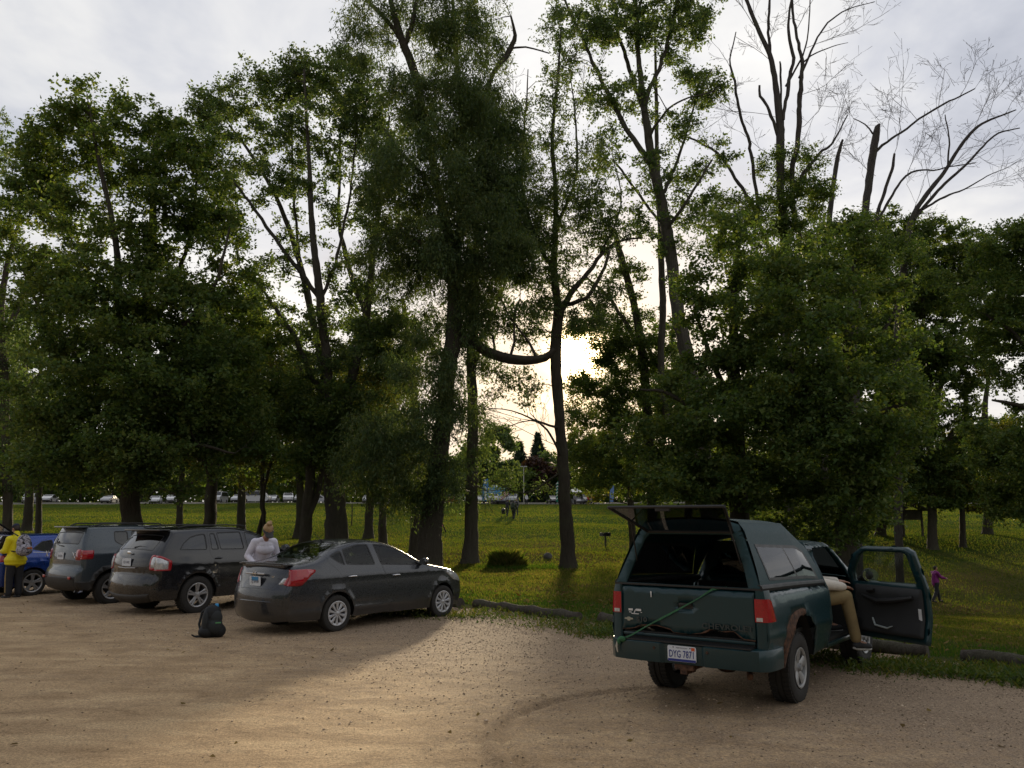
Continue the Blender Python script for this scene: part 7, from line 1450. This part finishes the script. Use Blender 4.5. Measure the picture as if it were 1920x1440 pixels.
# ---------------------------------------------------------------- far parking beyond the lawn
def far_vehicle(kind, label, px, Y, col, deg, cat='car', group='vehicles parked far beyond the lawn', proto=None):
    x = at(px, 942, Y)[0]; z = float(G(x, Y))
    root = empty({'car': 'parked_car', 'suv': 'parked_suv', 'van': 'parked_van', 'pickup': 'parked_pickup'}[kind], (x, Y, z), R(90-deg), label, cat, group)
    L, H, Wd = {'car': (4.5, 1.45, 1.75), 'suv': (4.6, 1.75, 1.85), 'van': (5.2, 2.1, 1.95), 'pickup': (5.4, 1.8, 1.9)}[kind]; w = Wd/2; bz = H*.56
    pf = {'car': [(-.5, .30), (-.49, .62), (-.32, .66), (-.17, .98), (.08, 1.0), (.27, .66), (.46, .58), (.5, .32)], 'suv': [(-.5, .3), (-.48, .62), (-.44, .96), (-.2, 1.0), (.10, .98), (.25, .66), (.46, .60), (.5, .3)],
          'van': [(-.5, .25), (-.49, .95), (-.40, 1.0), (.20, 1.0), (.34, .62), (.48, .52), (.5, .25)], 'pickup': [(-.5, .35), (-.5, .62), (-.12, .62), (-.08, .98), (.12, 1.0), (.24, .66), (.47, .60), (.5, .35)]}[kind]
    def prof(k): return chaikin([(a*L, b_*H) for a, b_ in pf], 1)
    q = MB(); P1 = prof(0); n = len(P1); low = [(-.42*L, .2), (.42*L, .2)]
    ring = []
    for sgn, ww in ((-1, 1), (1, 1)):
        ring.append([(a, sgn*(w-(.16*max(0, (z_-bz)/(H-bz)))-.05*(abs(a)/L*2)**4), z_) for a, z_ in list(P1)+low[::-1]])
    vs = ring[0]+ring[1]; m_ = len(ring[0]); q.add(vs, [tuple(range(m_)), tuple(range(2*m_-1, m_-1, -1))]+[(i, (i+1) % m_, m_+(i+1) % m_, m_+i) for i in range(m_)]); q.build('body', col, root, angle=40)
    g0 = {'car': (-.28, .22), 'suv': (-.43, .21), 'van': (-.44, .30), 'pickup': (-.09, .21)}[kind]; t0 = {'car': (-.16, .07), 'suv': (-.41, .09), 'van': (-.42, .18), 'pickup': (-.07, .11)}[kind]
    for sgn in (-1, 1):
        g_ = MB(); g_.add([(g0[0]*L, sgn*(w+.006-.0), bz+.08), (g0[1]*L, sgn*(w+.006), bz+.08), (t0[1]*L, sgn*(w-.12), H*.93), (t0[0]*L, sgn*(w-.12), H*.93)], [(0, 1, 2, 3)]); g_.build('side_window', M_GLOSSBLACK, root, smooth=False)
    g_ = MB(); a0, a1 = {'car': (.255, .095), 'suv': (.24, .11), 'van': (.335, .215), 'pickup': (.235, .13)}[kind]
    g_.add([(a0*L+.03, -w*.86, H*.67), (a0*L+.03, w*.86, H*.67), (a1*L+.05, w*.76, H*.96), (a1*L+.05, -w*.76, H*.96)], [(0, 1, 2, 3)]); g_.build('windscreen', M_GLOSSBLACK, root, smooth=False)
    for sgn in (-1, 1): g_ = MB(); g_.box((.485*L, sgn*w*.68, H*.46), (.06, .30, .12)); g_.build('headlight', M_CLEAR, root, smooth=False)
    for a in (-.30, .31):
        for sgn in (-1, 1): g_ = MB(); g_.lathe([(0, -.02), (.20, -.02), (.21, 0), (.33, 0), (.33, .18), (0, .18)], 18, 'y', T(a*L, sgn*(w-.0), .33) @ Matrix.Rotation(0 if sgn < 0 else math.pi, 4, 'Z')); g_.build('wheel', M_RUBBER, root)
    return root
C_ = {k: paint('far_'+k, v, dirt=.1) for k, v in dict(white=(.44, .44, .45), silver=(.34, .35, .37), red=(.42, .035, .02), dark=(.03, .032, .04), grey=(.14, .145, .155), blue=(.04, .10, .22)).items()}
FV = [('suv', 'white SUV among the far vehicles, leftmost one left of the slim far trunk', 55, 'white', 160), ('car', 'white car among the far vehicles just right of the slim far left trunk', 92, 'white', 170), ('car', 'silver far car seen low beside the big maple trunk', 205, 'silver', 175),
      ('car', 'small white far car seen right of the big maple trunk', 292, 'white', 165), ('car', 'white far car above the grey SUV bonnet, left of the forked sapling trunk', 322, 'white', 172), ('van', 'white far van right of the trunk behind the black SUV', 410, 'white', 178), ('car', 'silver far car left of the twin stems', 448, 'silver', 180),
      ('van', 'long white far van directly left of the twin stems', 480, 'white', 95), ('car', 'pale far car right of the twin stems', 512, 'silver', 175), ('suv', 'white far SUV left of the dark forked trunk', 540, 'white', 165), ('car', 'grey far car close left of the dark forked trunk', 562, 'grey', 170), ('car', 'white far car right of the dark forked trunk', 600, 'white', 100),
      ('car', 'silver far car between the airy maple trunk and the small lawn tree', 690, 'silver', 175), ('suv', 'red far SUV right of the great willow trunk', 847, 'red', 168), ('suv', 'grey far SUV right of the red one', 868, 'grey', 178), ('car', 'white far car left of the blue feather banner', 899, 'white', 175),
      ('pickup', 'silver far pickup in front of the blue trailer', 925, 'silver', 178), ('car', 'dark blue far car right of the silver pickup', 941, 'dark', 182), ('suv', 'silver far SUV behind the striped flag', 962, 'silver', 186), ('car', 'black far car with glaring bonnet left of the trunk by the sun', 1037, 'dark', 170),
      ('car', 'white far car right of the trunk by the sun', 1083, 'white', 175), ('suv', 'dark far SUV glimpsed left of the truck hatch', 1100, 'dark', 175)]
for i, (kd, lab, px, c, dg_) in enumerate(FV): far_vehicle(kd, lab, px, 150+(i*5) % 7, C_[c], dg_, {'suv': 'car', 'van': 'van', 'pickup': 'pickup truck', 'car': 'car'}[kd])
# blue trailer
Y = 158; x = at(927, 940, Y)[0]; tr = empty('trailer', (x, Y, float(G(x, Y))), 0, 'bright blue box trailer with white roof unit behind the far cars', 'trailer')
M_TRB = simple('trailer_blue', (.05, .24, .48), .4)
b = MB(); b.box((0, 0, 1.85), (4.6, 6.0, 2.1), None, .08); b.build('box_body', M_TRB, tr); b = MB(); b.box((0, -.4, 3.15), (1.1, 1.0, .42), None, .08); b.build('roof_unit', M_WHITE, tr); b = MB(); b.box((-.9, -3.02, 2.1), (1.3, .04, .8)); b.build('hatch_panel', simple('pale_blue_panel', (.30, .48, .62), .4), tr, smooth=False)
for x_ in (-1.9, 1.9): b = MB(); b.lathe([(0, -.12), (.38, -.12), (.38, .12), (0, .12)], 18, 'x', T(x_, 0, .38)); b.build('wheel', M_RUBBER, tr)
# light pole, flags, banners
Y = 160; x = at(982, 940, Y)[0]; lp = empty('light_pole', (x, Y, float(G(x, Y))), 0, 'pale pole with a small double head standing under the left spruce', 'light pole')
b = MB(); b.tube([(0, 0, 0), (0, 0, 6.9)], [.10, .07], 8); b.build('pole', simple('pale_pole', (.42, .40, .34), .5), lp); b = MB(); b.box((-.35, 0, 6.95), (.6, .3, .16)); b.box((.35, 0, 6.95), (.6, .3, .16)); b.build('lamp_head', M_HUB, lp, smooth=False)
def feather(px, Y, H, wd, mat_, label, pat=None, lean=.12):
    x = at(px, 945, Y)[0]; r_ = empty('feather_banner', (x, Y, float(G(x, Y))), R(-12), label, 'banner', 'feather banners at the far roadside'); b = MB(); b.tube([(0, 0, 0), (lean*.4, 0, H*.6), (lean+.15, 0, H*.93), (lean+wd*.75, 0, H)], [.025, .02, .015, .01], 6); b.build('pole', M_BLACK, r_)
    pts = [(.02, H*.16), (wd*.85, H*.13), (wd*1.05, H*.5), (wd*1.1, H*.86), (wd*.9+lean, H*1.0), (lean+.1, H*.93), (lean*.4, H*.6)]
    b = MB(); b.prism(pts, -.008, .008); f_ = b.build('banner_cloth', mat_, r_, smooth=False)
    if pat: b = MB(); pat(b, H, wd); b.build('banner_print', M_WHITE, f_, smooth=False)
    return r_
def pat_blue(b, H, wd):
    b.box((wd*.62, -.012, H*.84), (wd*.5, .006, H*.08))
    for k in range(4): b.box((wd*.56, -.012, H*(.24+k*.125)), (wd*.42, .006, H*.085)); b.box((wd*.56, -.012, H*(.30+k*.125)), (wd*.12, .006, H*.05))
def pat_green(b, H, wd):
    for k in range(6): b.prism([(wd*.1, H*(.22+k*.12)), (wd*.5, H*(.27+k*.12)), (wd*.95, H*(.22+k*.12)), (wd*.95, H*(.26+k*.12)), (wd*.5, H*(.31+k*.12)), (wd*.1, H*(.26+k*.12))], -.014, -.009)
feather(904, 138, 4.3, .95, simple('banner_blue', (.10, .28, .55), .6, trans=.3), 'tall blue and white feather banner left of the blue trailer', pat_blue)
feather(1042, 136, 4.1, .62, simple('banner_green', (.02, .22, .15), .6, trans=.3), 'tall green and white feather banner just left of the trunk by the sun', pat_green)
feather(1143, 138, 3.2, .7, simple('banner_pale_blue', (.20, .32, .60), .6, trans=.3), 'pale blue feather banner at the left of the truck hatch')
fl = hit(953, 972); fr = empty('flag', (fl[0], fl[1], float(G(fl[0], fl[1]))), R(-10), 'striped red and white flag on a pole carried by the hiking group', 'flag')
b = MB(); b.tube([(0, 0, .9), (.05, 0, 3.1)], .015, 6); b.build('pole', M_BLACK, fr)
b = MB()
for i in range(7): b.mi = i % 2; z_ = 2.95-i*.10; b.add([(.05, -.004, z_), (-.55-.03*i, -.05, z_-.55), (-.55-.03*i, -.05, z_-.65), (.05, -.004, z_-.10)], [(0, 1, 2, 3)])
fo_ = b.build('flag_cloth', [M_REDC, M_WHITE], fr, smooth=False, merge=False); b = MB(); b.add([(.05, -.012, 2.97), (-.20, -.03, 2.73), (-.20, -.03, 2.40), (.05, -.012, 2.60)], [(0, 1, 2, 3)]); b.build('flag_canton', M_NAVY, fo_, smooth=False)
Y = 152; x = at(1078, 935, Y)[0]; cn_ = empty('canopy_tent', (x, Y, float(G(x, Y))), 0, 'small white pop-up canopy beyond the lawn, right of the trunk by the sun', 'canopy')
b = MB(); b.add([(-1.5, -1.5, 2.1), (1.5, -1.5, 2.1), (1.5, 1.5, 2.1), (-1.5, 1.5, 2.1), (0, 0, 2.9)], [(0, 1, 4), (1, 2, 4), (2, 3, 4), (3, 0, 4)]); b.build('roof', M_WHITE, cn_, smooth=False)
for x_ in (-1.45, 1.45):
    for y_ in (-1.45, 1.45): b = MB(); b.tube([(x_, y_, 0), (x_, y_, 2.1)], .03, 6); b.build('leg', M_GREYC, cn_)
Y_ = 158; V, F = grid_mesh(np.linspace(-150, 150, 60), np.linspace(143, 172, 10), lambda x, y: G(x, y)+.03); tag(link_mesh('far_car_park', np_mesh('far_car_park', V, F), simple('far_gravel', (.10, .09, .07), .9)), kind='structure')
# ================================================================ ground cover
def blades(name, X, Y, Hh, Wd, mat_, lean=.35, zf=None, base=0.0):
    n = len(X); Z = (zf or G)(X, Y)+base; a = rng.random(n)*2*np.pi; ln = Hh*lean*(rng.random(n)*1.4); b_ = rng.random(n)*2*np.pi
    dx, dy = np.cos(a)*Wd/2, np.sin(a)*Wd/2; lx, ly = np.cos(b_)*ln, np.sin(b_)*ln
    V = np.stack([np.stack([X-dx, Y-dy, Z-.01], -1), np.stack([X+dx, Y+dy, Z-.01], -1), np.stack([X+dx*.6+lx*.4, Y+dy*.6+ly*.4, Z+Hh*.6], -1), np.stack([X+lx, Y+ly, Z+Hh], -1)], 1).reshape(-1, 3)
    me = np_mesh(name, V, np.arange(4*n).reshape(n, 4)); at_ = me.attributes.new('rnd', 'FLOAT', 'POINT'); at_.data.foreach_set('value', np.repeat(rng.random(n), 4).astype(np.float32)); return link_mesh(name, me, mat_, None, smooth=False)
M_GRASS = foliage('grass_blades', (.038, .076, .014), (.092, .122, .028), (.185, .155, .062), .5, 1.0); M_GRASSG = foliage('fresh_grass', (.028, .075, .014), (.052, .112, .020), (.095, .135, .030), .45, 1.0)
M_GRASSF = foliage('far_grass', (.040, .076, .014), (.080, .112, .024), (.145, .130, .045), .45, 1.0)
M_WEED = foliage('weed_leaves', (.035, .070, .018), (.070, .115, .026), (.14, .15, .045), .4)
def scatter(n, x0, x1, y0, y1, ok):
    X = x0+(x1-x0)*rng.random(n); Y = y0+(y1-y0)*rng.random(n); k = ok(X, Y); return X[k], Y[k]
vis = lambda X, Y: np.abs(X) < Y*.66+1.5
X, Y = scatter(900000, -14, 26, 10, 34, lambda x, y: vis(x, y) & (y-edge_y(x) > .85+1.3*(vnoise(x, y, .6, 12)-.5)) & (rng.random(len(x)) < (.30+.75*vnoise(x, y, 1.3, 14))*np.clip(16/y, .25, 1)) & ((x > -3.5) | (y > 23)))
d_ = Y-edge_y(X); fresh = (d_ < 2.2+2.5*vnoise(X, Y, 2, 4)) & (d_ > .55) & (rng.random(len(X)) < .35+.7*vnoise(X, Y, .7, 19))
for nm_, k, mt, h0 in (('grass', ~fresh, M_GRASS, .052), ('grass', fresh, M_GRASSG, .034)):
    n = int(k.sum()); o = blades(nm_, X[k], Y[k], (h0*(.5+1.0*rng.random(n)))*(.7+.6*vnoise(X[k], Y[k], .9, 5)), .012+.010*Y[k]/20, mt); tag(o, kind='stuff')
X, Y = scatter(330000, -40, 50, 34, 75, lambda x, y: vis(x, y) & (rng.random(len(x)) < .35+.6*vnoise(x, y, 2.3, 6)))
tag(blades('grass', X, Y, .075*(.6+.8*rng.random(len(X))), .040+0*X, M_GRASSF), kind='stuff')
X, Y = scatter(330000, -90, 90, 75, 142, lambda x, y: vis(x, y) & (rng.random(len(x)) < .35+.6*vnoise(x, y, 5, 6)))
tag(blades('grass', X, Y, .10*(.6+.8*rng.random(len(X))), .07+0*X, M_GRASSF), kind='stuff')
# fallen dry leaves on the lawn
X, Y = scatter(26000, -6, 20, 12, 42, lambda x, y: vis(x, y) & (y-edge_y(x) > .2) & (rng.random(len(x)) < vnoise(x, y, 2.6, 21)*1.1))
P = np.stack([X, Y, G(X, Y)+.03], -1); M_DRY = foliage('dry_leaves', (.07, .045, .020), (.13, .09, .04), (.20, .145, .06), .2, 1.0)
tag(link_mesh('fallen_leaves', leaves_mesh('fallen_leaves', P, .085, .8, 0, 2.0), M_DRY, None, smooth=False), kind='stuff')
# weeds along the logs
wx, wy = [], []
for cx, cy, n, s_ in [(-1.0, 16.6, 500, .5), (-.2, 17.2, 500, .6), (.6, 16.0, 700, .6), (1.3, 15.0, 900, .5), (1.7, 14.1, 1400, .38), (2.1, 14.3, 700, .4), (4.7, 10.9, 900, .35), (5.3, 10.7, 900, .35), (5.7, 10.35, 1300, .28), (5.2, 11.3, 600, .3), (6.2, 10.2, 1000, .3), (6.6, 9.9, 900, .3), (6.2, 10.9, 500, .25), (4.3, 11.6, 500, .3), (3.4, 12.6, 400, .3), (-2.6, 17.3, 700, .5), (-1.9, 16.8, 600, .35), (5.95, 9.75, 500, .2)]:
    wx.append(cx+rng.normal(size=n)*s_); wy.append(cy+rng.normal(size=n)*s_*.7)
wx, wy = np.concatenate(wx), np.concatenate(wy); h = rng.random(len(wx))
P = np.stack([wx, wy, .008+.11*h*(.25+vnoise(wx, wy, .35, 3))], -1); tag(link_mesh('weeds', leaves_mesh('weeds', P, .060, .45, -.2, .5), M_WEED, None, smooth=False), kind='stuff')
k = rng.integers(0, len(wx), 5000); tag(blades('weeds', wx[k]+rng.normal(size=5000)*.1, wy[k]+rng.normal(size=5000)*.1, .04+.11*rng.random(5000)**2, .009+0*k, M_GRASS, .8, lambda x, y: 0*x), kind='stuff')
# tall grass clump by the trunk
q_ = hit(952, 1064); n = 9000; a = rng.random(n)*2*np.pi; r_ = rng.random(n)**.6; X = r_*np.cos(a)*.78; Y = r_*np.sin(a)*.6; H = .08+.52*(1-r_**1.8)*(.45+.8*rng.random(n)**1.5)*(.75+.5*vnoise(X, Y, .25, 3))
ob = blades('tall_grass_clump', X, Y, H, .016+0*X, M_GRASS, .7, lambda x, y: 0*x); ob.location = (q_[0], q_[1], float(G(q_[0], q_[1]))); tag(ob, 'big round tuft of tall green grass between the two trunks', 'grass clump')
X, Y = scatter(14000, q_[0]-2.5, q_[0]+4.2, q_[1]-3.0, q_[1]+1.8, lambda x, y: rng.random(len(x)) < np.exp(-((x-q_[0]-.6)/1.3)**2-((y-q_[1]+.5)/.8)**2)); tag(blades('grass', X, Y, .06+.12*rng.random(len(X)), .016+0*X, M_GRASSG, .6), kind='stuff')
# stones and litter on the lot
def stones(n, x0, x1, y0, y1, s0, s1, mat_, ok=None, name='gravel'):
    X, Y = scatter(n, x0, x1, y0, y1, lambda x, y: (y < edge_y(x)) & vis(x, y) & (ok(x, y) if ok else True)); n = len(X); s_ = s0+(s1-s0)*rng.random(n)**3
    base = np.array([(1, 0, 0), (-.5, .85, 0), (-.6, -.8, 0), (.1, .1, .75), (.2, -.1, -.5)]); F0 = np.array([(0, 1, 3), (1, 2, 3), (2, 0, 3), (1, 0, 4), (2, 1, 4), (0, 2, 4)])
    V = base[None]*(1+.5*(rng.random((n, 5, 3))-.5)); a = rng.random(n)*6.28; c, s2 = np.cos(a)[:, None], np.sin(a)[:, None]
    V = np.stack([V[:, :, 0]*c-V[:, :, 1]*s2, V[:, :, 0]*s2+V[:, :, 1]*c, V[:, :, 2]*.8], -1)*s_[:, None, None]; V += np.stack([X, Y, lot_h(X, Y)+.012+s_*.15], -1)[:, None]
    F = (F0[None]+5*np.arange(n)[:, None, None]).reshape(-1, 3); return tag(link_mesh(name, np_mesh(name, V.reshape(-1, 3), F), mat_, None, smooth=False), kind='stuff')
M_ST1 = simple('stone_grey', (.24, .185, .135), .95, var=.7, scale=3, spec=.05); M_ST2 = simple('stone_pale', (.52, .41, .30), .95, var=.5, scale=3, spec=.05)
thick = lambda x, y: rng.random(len(x)) < np.clip((x+y-5.5)/9, .05, 1)*(.15+.85*vnoise(x, y, .8, 31))
stones(150000, -12, 9, 6.3, 24, .004, .015, M_ST1, thick); stones(80000, -12, 9, 6.3, 24, .005, .018, M_ST2, thick); stones(90, -11, 8, 6.4, 22, .015, .034, M_ST2, None); stones(900, -11, 8, 6.4, 20, .006, .016, simple('soil_crumbs', (.10, .068, .045), .95, var=.4))
X, Y = scatter(2600, -11, 9, 6.4, 22, lambda x, y: (y < edge_y(x)) & (rng.random(len(x)) < .10+.9*np.clip((y-edge_y(x)+3)/3, 0, 1)))
tag(link_mesh('fallen_leaves', leaves_mesh('fallen_leaves', np.stack([X, Y, lot_h(X, Y)+.03], -1), .055, .7, 0, 2.2), M_DRY, None, smooth=False), kind='stuff')
# the wood that closes the view behind the far car park
n = 70000; X = -190+380*rng.random(n); Yw = 205+30*rng.random(n); Hh = 6+5.5*vnoise(X, X*0, 16, 41)+3.5*vnoise(X, X*0, 5, 42); gap = np.exp(-((X-8)/13)**2); Hh = Hh*(1-.55*gap)
P = np.stack([X, Yw, G(X, Yw)+Hh*rng.random(n)**.75], -1); tag(link_mesh('distant_wood', leaves_mesh('distant_wood', P, 1.25, .8, .1, .4), M_MAPLE, None, smooth=False), kind='stuff')

# trees stand behind the photographer too; the cars mirror them
n = 30000; X = -90+180*rng.random(n); Yw = -34-14*rng.random(n); Hh = 6+5*vnoise(X, X*0, 13, 51)+3*vnoise(X, X*0, 4, 52)
P = np.stack([X, Yw, Hh*rng.random(n)**.8], -1); tag(link_mesh('wood_behind', leaves_mesh('wood_behind', P, 1.1, .8, .1, .4), M_MAPLE, None, smooth=False), kind='stuff')
